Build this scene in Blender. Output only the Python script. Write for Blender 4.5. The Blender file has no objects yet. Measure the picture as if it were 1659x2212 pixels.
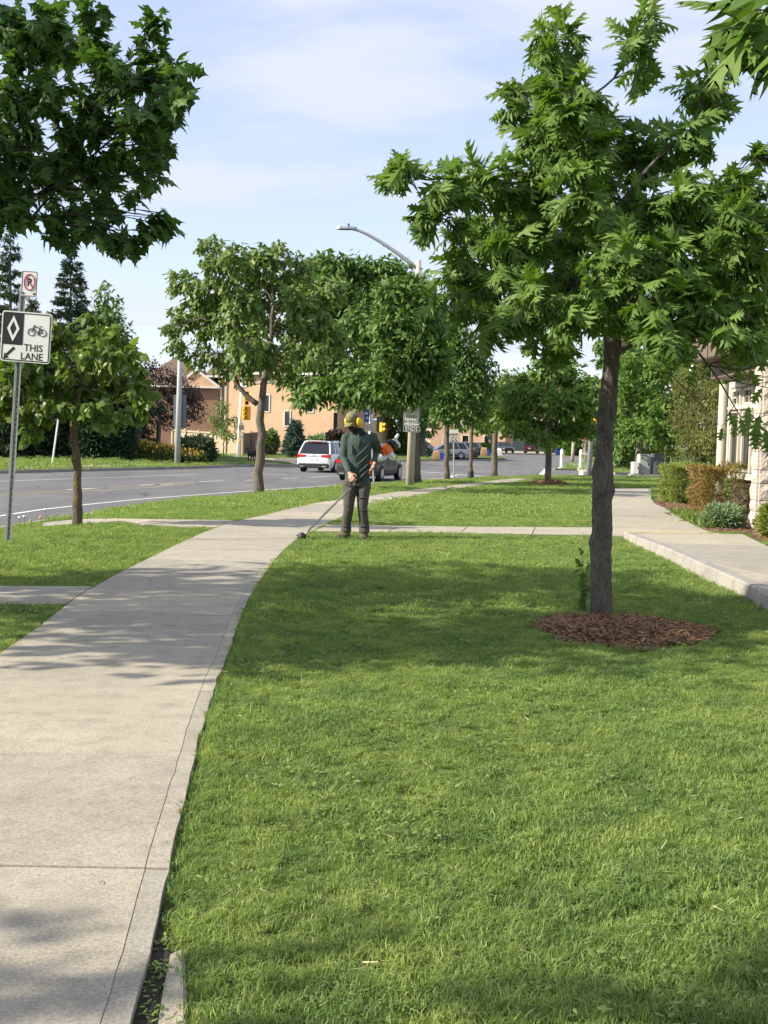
import bpy, bmesh, math, random
import numpy as np
from mathutils import Vector, Matrix
from mathutils.geometry import delaunay_2d_cdt

rng = np.random.default_rng(7)
random.seed(7)
SC = bpy.context.scene
COL = SC.collection
R_ = math.radians

# ------------------------------------------------------------------ camera
F_PX, CAM_H, CX, CY = 2400.0, 1.42, 829.5, 1106.0     # focal length in pixels of a 1659 x 2212 frame
PITCH, ROLL = R_(3.72), R_(1.5)
cam_d = bpy.data.cameras.new('camera')
cam = bpy.data.objects.new('camera', cam_d)
COL.objects.link(cam)
cam_d.sensor_fit = 'VERTICAL'
cam_d.sensor_height = 36.0
cam_d.lens = F_PX / 2212.0 * 36.0
cam_d.clip_start = 0.05
cam_d.clip_end = 6000.0
cam.matrix_world = Matrix.Translation((0, 0, CAM_H)) @ Matrix.Rotation(math.pi / 2 - PITCH, 4, 'X') @ Matrix.Rotation(ROLL, 4, 'Z')
SC.camera = cam

# ------------------------------------------------------------------ sun and sky
SUN_EL, SUN_BACK = R_(31.0), R_(15.0)
to_sun = Vector((-math.cos(SUN_EL) * math.cos(SUN_BACK), -math.cos(SUN_EL) * math.sin(SUN_BACK), math.sin(SUN_EL)))
sun_d = bpy.data.lights.new('sun', 'SUN')
sun_d.energy = 4.5
sun_d.angle = R_(0.6)
sun_d.color = (1.0, 0.91, 0.76)
sun = bpy.data.objects.new('sun', sun_d)
COL.objects.link(sun)
sun.rotation_euler = to_sun.to_track_quat('Z', 'Y').to_euler()

world = bpy.data.worlds.new('World')
SC.world = world
world.use_nodes = True
wn, wl = world.node_tree.nodes, world.node_tree.links
wn.clear()
w_out = wn.new('ShaderNodeOutputWorld')
w_bg = wn.new('ShaderNodeBackground')
w_bg.inputs['Strength'].default_value = 0.15
sky = wn.new('ShaderNodeTexSky')
sky.sky_type = 'NISHITA'
sky.sun_disc = False
sky.sun_elevation = SUN_EL
sky.sun_rotation = math.atan2(to_sun.x, to_sun.y)
sky.air_density = 1.0
sky.dust_density = 0.8
sky.ozone_density = 1.6
tc = wn.new('ShaderNodeTexCoord')
sep = wn.new('ShaderNodeSeparateXYZ')
wl.new(tc.outputs['Generated'], sep.inputs[0])
def wmath(op, a, b):
    n = wn.new('ShaderNodeMath'); n.operation = op
    for i, q in enumerate((a, b)):
        if isinstance(q, (int, float)): n.inputs[i].default_value = q
        else: wl.new(q, n.inputs[i])
    return n.outputs[0]
zz = wmath('ADD', wmath('MAXIMUM', sep.outputs[2], 0.0), 0.16)
comb = wn.new('ShaderNodeCombineXYZ')
wl.new(wmath('DIVIDE', sep.outputs[0], zz), comb.inputs[0])
wl.new(wmath('DIVIDE', sep.outputs[1], zz), comb.inputs[1])
def wnoise(scale, detail, rough, off, dist=0.3):
    mp = wn.new('ShaderNodeMapping'); mp.inputs['Location'].default_value = off
    mp.inputs['Rotation'].default_value = (0, 0, 0.5); mp.inputs['Scale'].default_value = (1.0, 1.9, 1)
    wl.new(comb.outputs[0], mp.inputs[0])
    n = wn.new('ShaderNodeTexNoise'); n.inputs['Scale'].default_value = scale
    n.inputs['Detail'].default_value = detail; n.inputs['Roughness'].default_value = rough
    n.inputs['Distortion'].default_value = dist
    wl.new(mp.outputs[0], n.inputs['Vector'])
    return n.outputs[0]
big = wnoise(0.85, 4, 0.52, (3.1, 1.7, 0))
fine = wnoise(1.9, 7, 0.58, (0.4, 5.2, 0), 0.4)
mixn = wmath('ADD', wmath('MULTIPLY', big, 0.68), wmath('MULTIPLY', fine, 0.32))
ramp = wn.new('ShaderNodeMapRange'); ramp.interpolation_type = 'SMOOTHSTEP'
ramp.inputs['From Min'].default_value = 0.43; ramp.inputs['From Max'].default_value = 0.58
ramp.inputs['To Min'].default_value = 0.46; ramp.inputs['To Max'].default_value = 0.94
wl.new(mixn, ramp.inputs['Value'])
cmix = wn.new('ShaderNodeMix'); cmix.data_type = 'RGBA'
wl.new(ramp.outputs[0], cmix.inputs['Factor'])
tint = wn.new('ShaderNodeMix'); tint.data_type = 'RGBA'; tint.blend_type = 'MULTIPLY'; tint.inputs[0].default_value = 1.0
wl.new(sky.outputs[0], tint.inputs[6]); tint.inputs[7].default_value = (0.94, 0.88, 0.96, 1)
wl.new(tint.outputs[2], cmix.inputs[6])
cmix.inputs[7].default_value = (2.95, 3.12, 3.6, 1)
wl.new(cmix.outputs[2], w_bg.inputs['Color'])
wl.new(w_bg.outputs[0], w_out.inputs['Surface'])

SC.view_settings.view_transform = 'Standard'
SC.view_settings.look = 'None'
SC.view_settings.exposure = 0.92
SC.view_settings.gamma = 1.0
SC.view_settings.use_curve_mapping = False
SC.render.engine = 'CYCLES'
SC.cycles.use_denoising = True
SC.cycles.max_bounces = 6
SC.cycles.transparent_max_bounces = 8
SC.cycles.caustics_reflective = False
SC.cycles.caustics_refractive = False

# ------------------------------------------------------------------ layout helpers
def ray(px, py):
    u = (px - CX) / F_PX; v = -(py - CY) / F_PX
    a = u * math.cos(ROLL) - v * math.sin(ROLL); b = u * math.sin(ROLL) + v * math.cos(ROLL)
    return np.array([a, math.cos(PITCH) + b * math.sin(PITCH), -math.sin(PITCH) + b * math.cos(PITCH)])
def onz(px, py, z):
    d = ray(px, py); t = (z - CAM_H) / d[2]
    return np.array([0, 0, CAM_H]) + d * t
def dep(px, py, Y):
    d = ray(px, py)
    return np.array([0, 0, CAM_H]) + d * (Y / d[1])
def proj(p):
    p = np.asarray(p, float).reshape(-1, 3)
    q = p - np.array([0, 0, CAM_H])
    fw = q[:, 1] * math.cos(PITCH) - q[:, 2] * math.sin(PITCH)
    up = q[:, 1] * math.sin(PITCH) + q[:, 2] * math.cos(PITCH)
    a = q[:, 0] / fw; b = up / fw
    u = a * math.cos(ROLL) + b * math.sin(ROLL); v = -a * math.sin(ROLL) + b * math.cos(ROLL)
    return np.stack([CX + u * F_PX, CY - v * F_PX, fw], 1)
def sstep(t):
    t = np.clip(t, 0, 1); return t * t * (3 - 2 * t)

KERB_TOP, ROAD_Z = -0.35, -0.48
KPX = [(0,1141),(72,1129),(158,1116),(205,1107),(288,1094),(360,1083),(432,1076),(551,1067),(631,1060),(737,1050),(846,1042),(902,1040),(962,1037),(1016,1034),(1071,1031),(1110,1029)]
_k = [onz(x, y, KERB_TOP)[:2] for x, y in KPX]
KERB = [np.array([-9.6, -30.0]), np.array([-8.9, 4.0]), np.array([-7.55, 15.0])] + _k + [np.array(q) for q in ((8.3, 60.9), (10.0, 62.2), (12.9, 63.3), (19.3, 63.5), (60.0, 63.5))]
KERB = np.array(KERB)
for _ in range(2):
    KERB[1:-1] = 0.5 * KERB[1:-1] + 0.25 * (KERB[:-2] + KERB[2:]) if _ else KERB[1:-1]
def pl_dist(P, L):
    P = np.atleast_2d(P); best = np.full(len(P), 1e9)
    for a, b in zip(L[:-1], L[1:]):
        ab = b - a; t = np.clip(((P - a) @ ab) / (ab @ ab), 0, 1)
        best = np.minimum(best, np.hypot(*(P - a - t[:, None] * ab).T))
    return best
def Gv(P):
    P = np.atleast_2d(np.asarray(P, float))[:, :2]
    base = -0.30 * sstep((P[:, 1] - 14.0) / 42.0) + 0.012 * np.sin(P[:, 0] * 0.9 + 1) * np.sin(P[:, 1] * 0.55)
    return KERB_TOP + (base - KERB_TOP) * sstep(pl_dist(P, KERB) / 3.4)
def G(x, y): return float(Gv([[x, y]])[0])
def zr(y): return ROAD_Z + 0.46 * sstep((np.asarray(y, float) - 78.0) / 90.0)
def at(px, py):
    """pixel of the 1659 x 2212 frame -> point on our side's ground"""
    z = 0.0
    for _i in range(25):
        p = onz(px, py, z); z = 0.5 * z + 0.5 * G(p[0], p[1])
    p[2] = G(p[0], p[1]); return p
def atr(px, py, dz=0.0):
    """pixel -> point on the road surface (raised by dz)"""
    z = ROAD_Z
    for _i in range(30):
        p = onz(px, py, z + dz)
        z = 0.6 * z + 0.4 * float(zr(min(p[1], 260.0)))
    p[2] = z + dz; return p

# ------------------------------------------------------------------ mesh helpers
class MB:
    def __init__(s): s.v = []; s.f = []; s.n = 0
    def add(s, v, f):
        v = np.asarray(v, float).reshape(-1, 3)
        s.v.append(v); s.f += [tuple(int(i) + s.n for i in q) for q in f]; s.n += len(v); return s
    def box(s, c, d, rz=0.0, tilt=None):
        x, y, z = (q / 2 for q in d)
        v = np.array([(a * x, b * y, e * z) for e in (-1, 1) for b in (-1, 1) for a in (-1, 1)])
        if tilt is not None: v = v @ np.array(tilt).T
        if rz: v = v @ np.array([[math.cos(rz), -math.sin(rz), 0], [math.sin(rz), math.cos(rz), 0], [0, 0, 1]]).T
        return s.add(v + np.asarray(c, float), [(0,2,3,1),(4,5,7,6),(0,1,5,4),(2,6,7,3),(0,4,6,2),(1,3,7,5)])
    def tube(s, pts, rad, n=8, cap=True, jit=0.0, flat=1.0):
        pts = np.asarray(pts, float); m = len(pts)
        rad = np.full(m, rad) if np.isscalar(rad) else np.asarray(rad, float)
        tg = np.gradient(pts, axis=0); tg /= np.linalg.norm(tg, axis=1)[:, None] + 1e-9
        up = np.array([0, 0, 1.0]) if abs(tg[0][2]) < 0.9 else np.array([0, 1.0, 0])
        rings = []
        x = np.cross(tg[0], up); x /= np.linalg.norm(x)
        for i in range(m):
            x = x - tg[i] * (x @ tg[i]); x /= np.linalg.norm(x) + 1e-9
            y = np.cross(tg[i], x)
            a = np.arange(n) * 2 * math.pi / n
            r = rad[i] * (1 + (rng.random(n) - .5) * 2 * jit if jit else 1.0)
            rings.append(pts[i] + (np.cos(a) * r)[:, None] * x + (np.sin(a) * r * flat)[:, None] * y)
        f = [(i*n+j, i*n+(j+1)%n, (i+1)*n+(j+1)%n, (i+1)*n+j) for i in range(m-1) for j in range(n)]
        if cap: f += [tuple(range(n-1, -1, -1)), tuple((m-1)*n + j for j in range(n))]
        return s.add(np.concatenate(rings), f)
    def loft(s, rings, cap=True):
        n = len(rings[0]); m = len(rings)
        f = [(i*n+j, i*n+(j+1)%n, (i+1)*n+(j+1)%n, (i+1)*n+j) for i in range(m-1) for j in range(n)]
        if cap: f += [tuple(range(n-1, -1, -1)), tuple((m-1)*n + j for j in range(n))]
        return s.add(np.concatenate([np.asarray(r, float) for r in rings]), f)
    def ell(s, c, r, nu=12, nv=8, rot=None):
        v = [(0, 0, -1.0)]
        for i in range(1, nv):
            t = -math.pi/2 + math.pi*i/nv
            v += [(math.cos(t)*math.cos(2*math.pi*j/nu), math.cos(t)*math.sin(2*math.pi*j/nu), math.sin(t)) for j in range(nu)]
        v.append((0, 0, 1.0)); v = np.array(v) * np.asarray(r, float)
        if rot is not None: v = v @ np.array(rot).T
        L = 1 + (nv-1)*nu
        f = [(0, 1+(j+1)%nu, 1+j) for j in range(nu)] + [(L, L-nu+j, L-nu+(j+1)%nu) for j in range(nu)]
        f += [(1+i*nu+j, 1+i*nu+(j+1)%nu, 1+(i+1)*nu+(j+1)%nu, 1+(i+1)*nu+j) for i in range(nv-2) for j in range(nu)]
        return s.add(v + np.asarray(c, float), f)
    def prism(s, poly, z0, z1):
        n = len(poly); poly = [tuple(p[:2]) for p in poly]
        z0 = [z0]*n if np.isscalar(z0) else z0; z1 = [z1]*n if np.isscalar(z1) else z1
        v = [(p[0], p[1], z) for p, z in zip(poly, z0)] + [(p[0], p[1], z) for p, z in zip(poly, z1)]
        return s.add(v, [tuple(range(n-1, -1, -1)), tuple(range(n, 2*n))] + [(i, (i+1) % n, n+(i+1) % n, n+i) for i in range(n)])
    def plate(s, poly, y0, y1):
        """polygon in x,z extruded along y; y0 is the near face"""
        n = len(poly)
        v = [(p[0], y0, p[1]) for p in poly] + [(p[0], y1, p[1]) for p in poly]
        return s.add(v, [tuple(range(n)), tuple(range(2*n-1, n-1, -1))] + [((i+1) % n, i, n+i, n+(i+1) % n) for i in range(n)])
    def lathe(s, prof, n=16, c=(0, 0, 0), axis='z'):
        rings = []
        for r, h in prof:
            a = np.arange(n) * 2 * math.pi / n
            p = np.stack([np.cos(a)*r, np.sin(a)*r, np.full(n, h)], 1)
            if axis == 'x': p = p[:, [2, 0, 1]]
            if axis == 'y': p = p[:, [0, 2, 1]] * np.array([1, 1, -1])
            rings.append(p + np.asarray(c, float))
        return s.loft(rings)
    def mesh(s, name, smooth=False, bevel=0.0, seg=2, off=(0, 0, 0)):
        me = bpy.data.meshes.new(name)
        v = (np.concatenate(s.v) if s.v else np.zeros((0, 3))) - np.asarray(off, float)
        me.from_pydata(v.tolist(), [], s.f)
        if bevel or True:
            bm = bmesh.new(); bm.from_mesh(me)
            bmesh.ops.recalc_face_normals(bm, faces=bm.faces)
            if bevel: bmesh.ops.bevel(bm, geom=[e for e in bm.edges if e.calc_face_angle(0) > 0.5], offset=bevel, segments=seg, affect='EDGES', clamp_overlap=True)
            bm.to_mesh(me); bm.free()
        if smooth:
            me.polygons.foreach_set('use_smooth', np.ones(len(me.polygons), bool))
            if smooth != 2: me.set_sharp_from_angle(angle=R_(40))
        return me

def tag(o, label=None, cat=None, group=None, kind=None):
    if label: o['label'] = label
    if cat: o['category'] = cat
    if group: o['group'] = group
    if kind: o['kind'] = kind
    return o
def link(name, me, mat=None, parent=None, loc=None):
    o = bpy.data.objects.new(name, me); COL.objects.link(o)
    if mat is not None and me is not None and len(me.materials) == 0: me.materials.append(mat)
    if parent is not None: o.parent = parent
    if loc is not None: o.location = loc
    return o
def thing(name, label, cat, loc=(0, 0, 0), rz=0.0, group=None):
    o = bpy.data.objects.new(name, None); COL.objects.link(o)
    o.empty_display_size = 0.2
    o.location = tuple(float(q) for q in loc); o.rotation_euler = (0, 0, rz)
    return tag(o, label, cat, group)
def part(t, name, mb, mat, smooth=False, bevel=0.0, world=False, label=None, kind=None):
    off = np.array(t.location) if world else (0, 0, 0)
    o = link(name, mb.mesh(name, smooth, bevel, off=off), mat, t)
    if label: o['label'] = label
    if kind: o['kind'] = kind
    return o
def struct(name, mb, mat, smooth=False, bevel=0.0):
    return tag(link(name, mb.mesh(name, smooth, bevel), mat), kind='structure')
def copy_tree(o, parent=None):
    c = o.copy(); COL.objects.link(c); c.parent = parent
    for ch in list(o.children): copy_tree(ch, c)
    return c
def tri_mesh(name, V, T, v=None, mat=None, smooth=False):
    me = bpy.data.meshes.new(name)
    me.vertices.add(len(V)); me.vertices.foreach_set('co', np.ascontiguousarray(V, np.float32).ravel())
    k = T.shape[1]
    me.loops.add(T.size); me.loops.foreach_set('vertex_index', np.ascontiguousarray(T, np.int32).ravel())
    me.polygons.add(len(T)); me.polygons.foreach_set('loop_start', np.arange(0, T.size, k, dtype=np.int32))
    try: me.polygons.foreach_set('loop_total', np.full(len(T), k, np.int32))
    except Exception: pass
    if smooth: me.polygons.foreach_set('use_smooth', np.ones(len(T), bool))
    me.update(calc_edges=True)
    if v is not None:
        a = me.attributes.new('v', 'FLOAT', 'POINT'); a.data.foreach_set('value', np.ascontiguousarray(v, np.float32))
    if mat is not None: me.materials.append(mat)
    return me
def evaluated(me, mods):
    ob = bpy.data.objects.new('shape_tmp', me); COL.objects.link(ob)
    for typ, kw in mods:
        m = ob.modifiers.new(typ, typ)
        for k, q in kw.items(): setattr(m, k, q)
    dg = bpy.context.evaluated_depsgraph_get(); dg.update()
    me2 = bpy.data.meshes.new_from_object(ob.evaluated_get(dg))
    bpy.data.objects.remove(ob)
    return me2
def fused(mb, name, vox=0.01, it=4, off=(0, 0, 0)):
    me = evaluated(mb.mesh(name, off=off), [('REMESH', dict(mode='VOXEL', voxel_size=vox)), ('SMOOTH', dict(iterations=it, factor=0.5))])
    me.name = name
    me.polygons.foreach_set('use_smooth', np.ones(len(me.polygons), bool))
    me.materials.clear()
    return me
def text_mesh(s, size, name, mat, depth=0.001, width=1.0, bold=0.0):
    cu = bpy.data.curves.new('lettering', 'FONT'); cu.body = s; cu.size = size; cu.align_x = 'CENTER'; cu.align_y = 'CENTER'
    cu.extrude = depth; cu.offset = bold; cu.resolution_u = 2
    ob = bpy.data.objects.new('shape_tmp', cu); COL.objects.link(ob)
    dg = bpy.context.evaluated_depsgraph_get(); dg.update()
    me = bpy.data.meshes.new_from_object(ob.evaluated_get(dg)); bpy.data.objects.remove(ob)
    me.transform(Matrix.Rotation(math.pi/2, 4, 'X') @ Matrix.Diagonal((width, 1, 1, 1)))
    me.name = name; me.materials.clear(); me.materials.append(mat)
    return me

# ------------------------------------------------------------------ materials
def nmat(name):
    m = bpy.data.materials.new(name); m.use_nodes = True
    nt = m.node_tree; b = nt.nodes['Principled BSDF']
    return m, nt.nodes, nt.links, b
def tnoise(n, l, scale, detail=4, rough=0.55, coord='Object', sc=(1, 1, 1)):
    t = n.new('ShaderNodeTexCoord'); mp = n.new('ShaderNodeMapping'); mp.inputs['Scale'].default_value = sc
    if coord == 'World':
        g = n.new('ShaderNodeNewGeometry'); l.new(g.outputs['Position'], mp.inputs[0])
    else: l.new(t.outputs[coord], mp.inputs[0])
    x = n.new('ShaderNodeTexNoise'); x.inputs['Scale'].default_value = scale; x.inputs['Detail'].default_value = detail; x.inputs['Roughness'].default_value = rough
    l.new(mp.outputs[0], x.inputs['Vector']); return x.outputs[0]
def cramp(n, l, src, stops):
    r = n.new('ShaderNodeValToRGB'); e = r.color_ramp.elements
    while len(e) < len(stops): e.new(0.5)
    for q, (p, c) in zip(e, stops): q.position = p; q.color = (*c, 1)
    l.new(src, r.inputs[0]); return r.outputs[0]
def mixc(n, l, f, a, b, mode='MIX'):
    m = n.new('ShaderNodeMix'); m.data_type = 'RGBA'; m.blend_type = mode
    for i, q in ((0, f), (6, a), (7, b)):
        if isinstance(q, (int, float)): m.inputs[i].default_value = q
        elif isinstance(q, tuple): m.inputs[i].default_value = (*q, 1)
        else: l.new(q, m.inputs[i])
    return m.outputs[2]
def bumpn(n, l, b, h, strength, dist=0.01):
    k = n.new('ShaderNodeBump'); k.inputs['Strength'].default_value = strength; k.inputs['Distance'].default_value = dist
    l.new(h, k.inputs['Height']); l.new(k.outputs[0], b.inputs['Normal'])
def pm(name, c, rough=0.6, var=0.12, scale=6.0, bump=0.0, bscale=60.0, metal=0.0, spec=0.5, coat=0.0, sc=(1, 1, 1), dist=0.01):
    m, n, l, b = nmat(name)
    b.inputs['Roughness'].default_value = rough; b.inputs['Metallic'].default_value = metal
    b.inputs['Specular IOR Level'].default_value = spec; b.inputs['Coat Weight'].default_value = coat
    x = tnoise(n, l, scale, 5, 0.6, sc=sc)
    lo = tuple(q * (1 - var) for q in c); hi = tuple(min(1, q * (1 + var)) for q in c)
    l.new(cramp(n, l, x, [(0.3, lo), (0.7, hi)]), b.inputs['Base Color'])
    if bump: bumpn(n, l, b, tnoise(n, l, bscale, 4, 0.6, sc=sc), bump, dist)
    return m
def leafmat(name, dark, light, trans=0.3, rough=0.42, extra=None, spec=0.4):
    m, n, l, b = nmat(name)
    at_ = n.new('ShaderNodeAttribute'); at_.attribute_name = 'v'
    stops = [(0.0, dark), (0.75, light)] + ([(1.0, extra)] if extra else [])
    c = cramp(n, l, at_.outputs['Fac'], stops)
    big_ = tnoise(n, l, 0.8, 2, 0.5, 'World')
    c = mixc(n, l, 0.5, c, mixc(n, l, big_, tuple(q * .7 for q in dark), tuple(q * 1.15 for q in light)))
    l.new(c, b.inputs['Base Color']); b.inputs['Roughness'].default_value = rough; b.inputs['Specular IOR Level'].default_value = spec
    t = n.new('ShaderNodeBsdfTranslucent'); tcol = mixc(n, l, 1.0, c, (1.25, 1.35, 0.5), 'MULTIPLY'); l.new(tcol, t.inputs['Color'])
    mx = n.new('ShaderNodeMixShader'); mx.inputs[0].default_value = trans
    l.new(b.outputs[0], mx.inputs[1]); l.new(t.outputs[0], mx.inputs[2])
    l.new(mx.outputs[0], n['Material Output'].inputs['Surface'])
    return m
M = {}
def concrete(name, a, b_, c3):
    m, n, l, b = nmat(name)
    big_ = tnoise(n, l, 0.8, 5, 0.65, 'World', (1, 1.4, 1)); mid = tnoise(n, l, 6, 6, 0.7, 'World', (1, 1.3, 1)); fine_ = tnoise(n, l, 95, 5, 0.8, 'World', (.9, 1.1, 1))
    c = cramp(n, l, big_, [(0.32, a), (0.68, b_)])
    c = mixc(n, l, cramp(n, l, mid, [(0.46, (0, 0, 0)), (0.74, (.75, .75, .75))]), c, c3)
    c = mixc(n, l, 0.85, c, cramp(n, l, fine_, [(0.34, (.52, .52, .52)), (0.60, (1.15, 1.15, 1.13)), (.75, (1.3, 1.3, 1.28))]), 'MULTIPLY')
    c = mixc(n, l, cramp(n, l, tnoise(n, l, 1.9, 6, .72, 'World', (1, 1.6, 1)), [(.56, (0, 0, 0)), (.70, (.45, .45, .45))]), c, tuple(q * .85 for q in c3))
    # every slab was poured apart: its tone differs a little
    oi = n.new('ShaderNodeObjectInfo')
    c = mixc(n, l, 1.0, c, cramp(n, l, oi.outputs['Random'], [(0, (.86, .87, .90)), (1, (1.1, 1.08, 1.04))]), 'MULTIPLY')
    l.new(c, b.inputs['Base Color']); b.inputs['Roughness'].default_value = 0.9; b.inputs['Specular IOR Level'].default_value = 0.25
    hh = n.new('ShaderNodeMath'); hh.operation = 'ADD'; l.new(fine_, hh.inputs[0])
    hm = n.new('ShaderNodeMath'); hm.operation = 'MULTIPLY'; hm.inputs[1].default_value = 0.2
    l.new(tnoise(n, l, 22, 3, .6, 'World', (.35, 3, 1)), hm.inputs[0]); l.new(hm.outputs[0], hh.inputs[1])
    bumpn(n, l, b, hh.outputs[0], 0.5, 0.006)
    return m
M['concrete'] = concrete('concrete_paving', (.375, .343, .275), (.46, .422, .34), (.28, .253, .203))
M['kerb'] = concrete('concrete_kerb', (.33, .31, .28), (.40, .38, .34), (.22, .21, .19))
M['joint'] = pm('joint_dirt', (.085, .075, .05), .95, .5, 20)
def asphalt():
    m, n, l, b = nmat('asphalt')
    big_ = tnoise(n, l, 0.18, 4, .6, 'World', (1.6, .5, 1)); fine_ = tnoise(n, l, 60, 3, .7, 'World')
    c = cramp(n, l, big_, [(.3, (.125, .125, .13)), (.7, (.175, .172, .168))])
    c = mixc(n, l, .6, c, cramp(n, l, fine_, [(.3, (.6, .6, .6)), (.7, (1.25, 1.25, 1.25))]), 'MULTIPLY')
    c = mixc(n, l, .8, c, cramp(n, l, tnoise(n, l, .9, 5, .65, 'World', (.5, .18, 1)), [(.35, (.78, .78, .78)), (.65, (1.15, 1.15, 1.14))]), 'MULTIPLY')
    vo = n.new('ShaderNodeTexVoronoi'); vo.feature = 'DISTANCE_TO_EDGE'; vo.inputs['Scale'].default_value = .22
    g = n.new('ShaderNodeNewGeometry'); l.new(g.outputs['Position'], vo.inputs['Vector'])
    c = mixc(n, l, cramp(n, l, vo.outputs['Distance'], [(0, (.75, .75, .75)), (.006, (0, 0, 0))]), c, (.04, .04, .042))
    l.new(c, b.inputs['Base Color']); b.inputs['Roughness'].default_value = .8; b.inputs['Specular IOR Level'].default_value = .35
    bumpn(n, l, b, fine_, .3, .004); return m
M['asphalt'] = asphalt()
M['paint'] = pm('road_paint', (.62, .62, .6), .7, .18, 3)
M['paint_yellow'] = pm('road_paint_yellow', (.38, .31, .17), .7, .3, 3)
def soil():
    m, n, l, b = nmat('turf_thatch')
    c = cramp(n, l, tnoise(n, l, 1.1, 5, .6, 'World'), [(.3, (.085, .12, .036)), (.7, (.14, .18, .06))])
    c = mixc(n, l, .7, c, cramp(n, l, tnoise(n, l, 45, 3, .7, 'World'), [(.3, (.5, .5, .45)), (.7, (1.3, 1.3, 1.1))]), 'MULTIPLY')
    l.new(c, b.inputs['Base Color']); b.inputs['Roughness'].default_value = .95; b.inputs['Specular IOR Level'].default_value = .1
    bumpn(n, l, b, tnoise(n, l, 30, 4, .7, 'World'), .9, .03); return m
M['soil'] = soil()
def grassmat(name, d1, l1, d2, l2):
    m, n, l, b = nmat(name)
    at_ = n.new('ShaderNodeAttribute'); at_.attribute_name = 'v'
    c1 = cramp(n, l, at_.outputs['Fac'], [(0, d1), (.8, l1), (1.0, (.36, .33, .14))])
    c2 = cramp(n, l, at_.outputs['Fac'], [(0, d2), (.85, l2), (1.0, (.33, .33, .12))])
    f = cramp(n, l, tnoise(n, l, .55, 4, .65, 'World'), [(.36, (0, 0, 0)), (.64, (1, 1, 1))])
    c = mixc(n, l, f, c1, c2)
    f2 = cramp(n, l, tnoise(n, l, 3.2, 3, .6, 'World'), [(.35, (.70, .78, .76)), (.66, (1.2, 1.14, 1.04))])
    c = mixc(n, l, 1.0, c, f2, 'MULTIPLY')
    dry = cramp(n, l, tnoise(n, l, 1.7, 5, .7, 'World'), [(.60, (0, 0, 0)), (.74, (.55, .55, .55))])
    c = mixc(n, l, dry, c, (.34, .33, .14))
    l.new(c, b.inputs['Base Color']); b.inputs['Roughness'].default_value = .55; b.inputs['Specular IOR Level'].default_value = .3
    t = n.new('ShaderNodeBsdfTranslucent'); l.new(mixc(n, l, 1.0, c, (1.3, 1.3, .6), 'MULTIPLY'), t.inputs['Color'])
    mx = n.new('ShaderNodeMixShader'); mx.inputs[0].default_value = .42
    l.new(b.outputs[0], mx.inputs[1]); l.new(t.outputs[0], mx.inputs[2]); l.new(mx.outputs[0], n['Material Output'].inputs['Surface'])
    return m
M['grass'] = grassmat('lawn_grass', (.125, .208, .055), (.32, .44, .15), (.175, .248, .064), (.385, .485, .168))
M['bark'] = None
def barkmat(name, a, b_, moss=None, crack=0.0):
    m, n, l, b = nmat(name)
    s1 = tnoise(n, l, 9, 6, .65, 'Object', (1, 1, .45)); s2 = tnoise(n, l, 40, 5, .7, 'Object', (1, 1, .4))
    c = cramp(n, l, s1, [(.3, a), (.7, b_)])
    c = mixc(n, l, .7, c, cramp(n, l, s2, [(.35, (.55, .55, .55)), (.65, (1.2, 1.2, 1.2))]), 'MULTIPLY')
    if crack:
        tcx = n.new('ShaderNodeTexCoord'); mpx = n.new('ShaderNodeMapping'); mpx.inputs['Scale'].default_value = (34, 34, 11); l.new(tcx.outputs['Object'], mpx.inputs[0])
        vo = n.new('ShaderNodeTexVoronoi'); vo.feature = 'DISTANCE_TO_EDGE'; vo.inputs['Scale'].default_value = 1.0
        dn = n.new('ShaderNodeMix'); dn.data_type = 'VECTOR'; dn.inputs[0].default_value = .22; nz = n.new('ShaderNodeTexNoise'); nz.inputs['Scale'].default_value = 1.3; l.new(mpx.outputs[0], nz.inputs['Vector']); l.new(mpx.outputs[0], dn.inputs[4])
        vm = n.new('ShaderNodeVectorMath'); vm.operation = 'SCALE'; vm.inputs['Scale'].default_value = 9.0; l.new(nz.outputs['Color'], vm.inputs[0]); l.new(vm.outputs[0], dn.inputs[5]); l.new(dn.outputs[1], vo.inputs['Vector'])
        low = cramp(n, l, tnoise(n, l, 2.4, 3, .6), [(.42, (0, 0, 0)), (.62, (1, 1, 1))])
        c = mixc(n, l, mixc(n, l, 1.0, cramp(n, l, vo.outputs['Distance'], [(0, (crack, crack, crack)), (.09, (0, 0, 0))]), low, 'MULTIPLY'), c, tuple(q * .28 for q in a))
    if moss: c = mixc(n, l, cramp(n, l, tnoise(n, l, 5, 5, .7), [(.53, (0, 0, 0)), (.6, (.85, .85, .85))]), c, moss)
    l.new(c, b.inputs['Base Color']); b.inputs['Roughness'].default_value = .9; b.inputs['Specular IOR Level'].default_value = .2
    hh = n.new('ShaderNodeMath'); hh.operation = 'ADD'; l.new(s1, hh.inputs[0]); l.new(s2, hh.inputs[1])
    bumpn(n, l, b, hh.outputs[0], 1.0, .035); return m
M['bark_oak'] = barkmat('oak_bark', (.115, .102, .085), (.215, .192, .162), None, .9)
M['bark_dark'] = barkmat('dark_maple_bark', (.035, .03, .026), (.07, .06, .05))
M['bark'] = barkmat('grey_brown_bark', (.11, .09, .07), (.22, .19, .15))
M['bark_moss'] = barkmat('lichen_bark', (.11, .085, .06), (.2, .16, .12), (.24, .19, .04))
M['oak'] = leafmat('oak_leaf', (.070, .142, .026), (.165, .275, .052), .36, .55, (.29, .36, .10), .3)
M['maple'] = leafmat('maple_leaf', (.048, .108, .030), (.108, .205, .048), .36, .55, (.25, .34, .08), .3)
M['redbud'] = leafmat('heart_leaf', (0.069, 0.131, 0.018), (0.163, 0.237, 0.037), .34, .4, (0.250, 0.312, 0.062))
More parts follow.
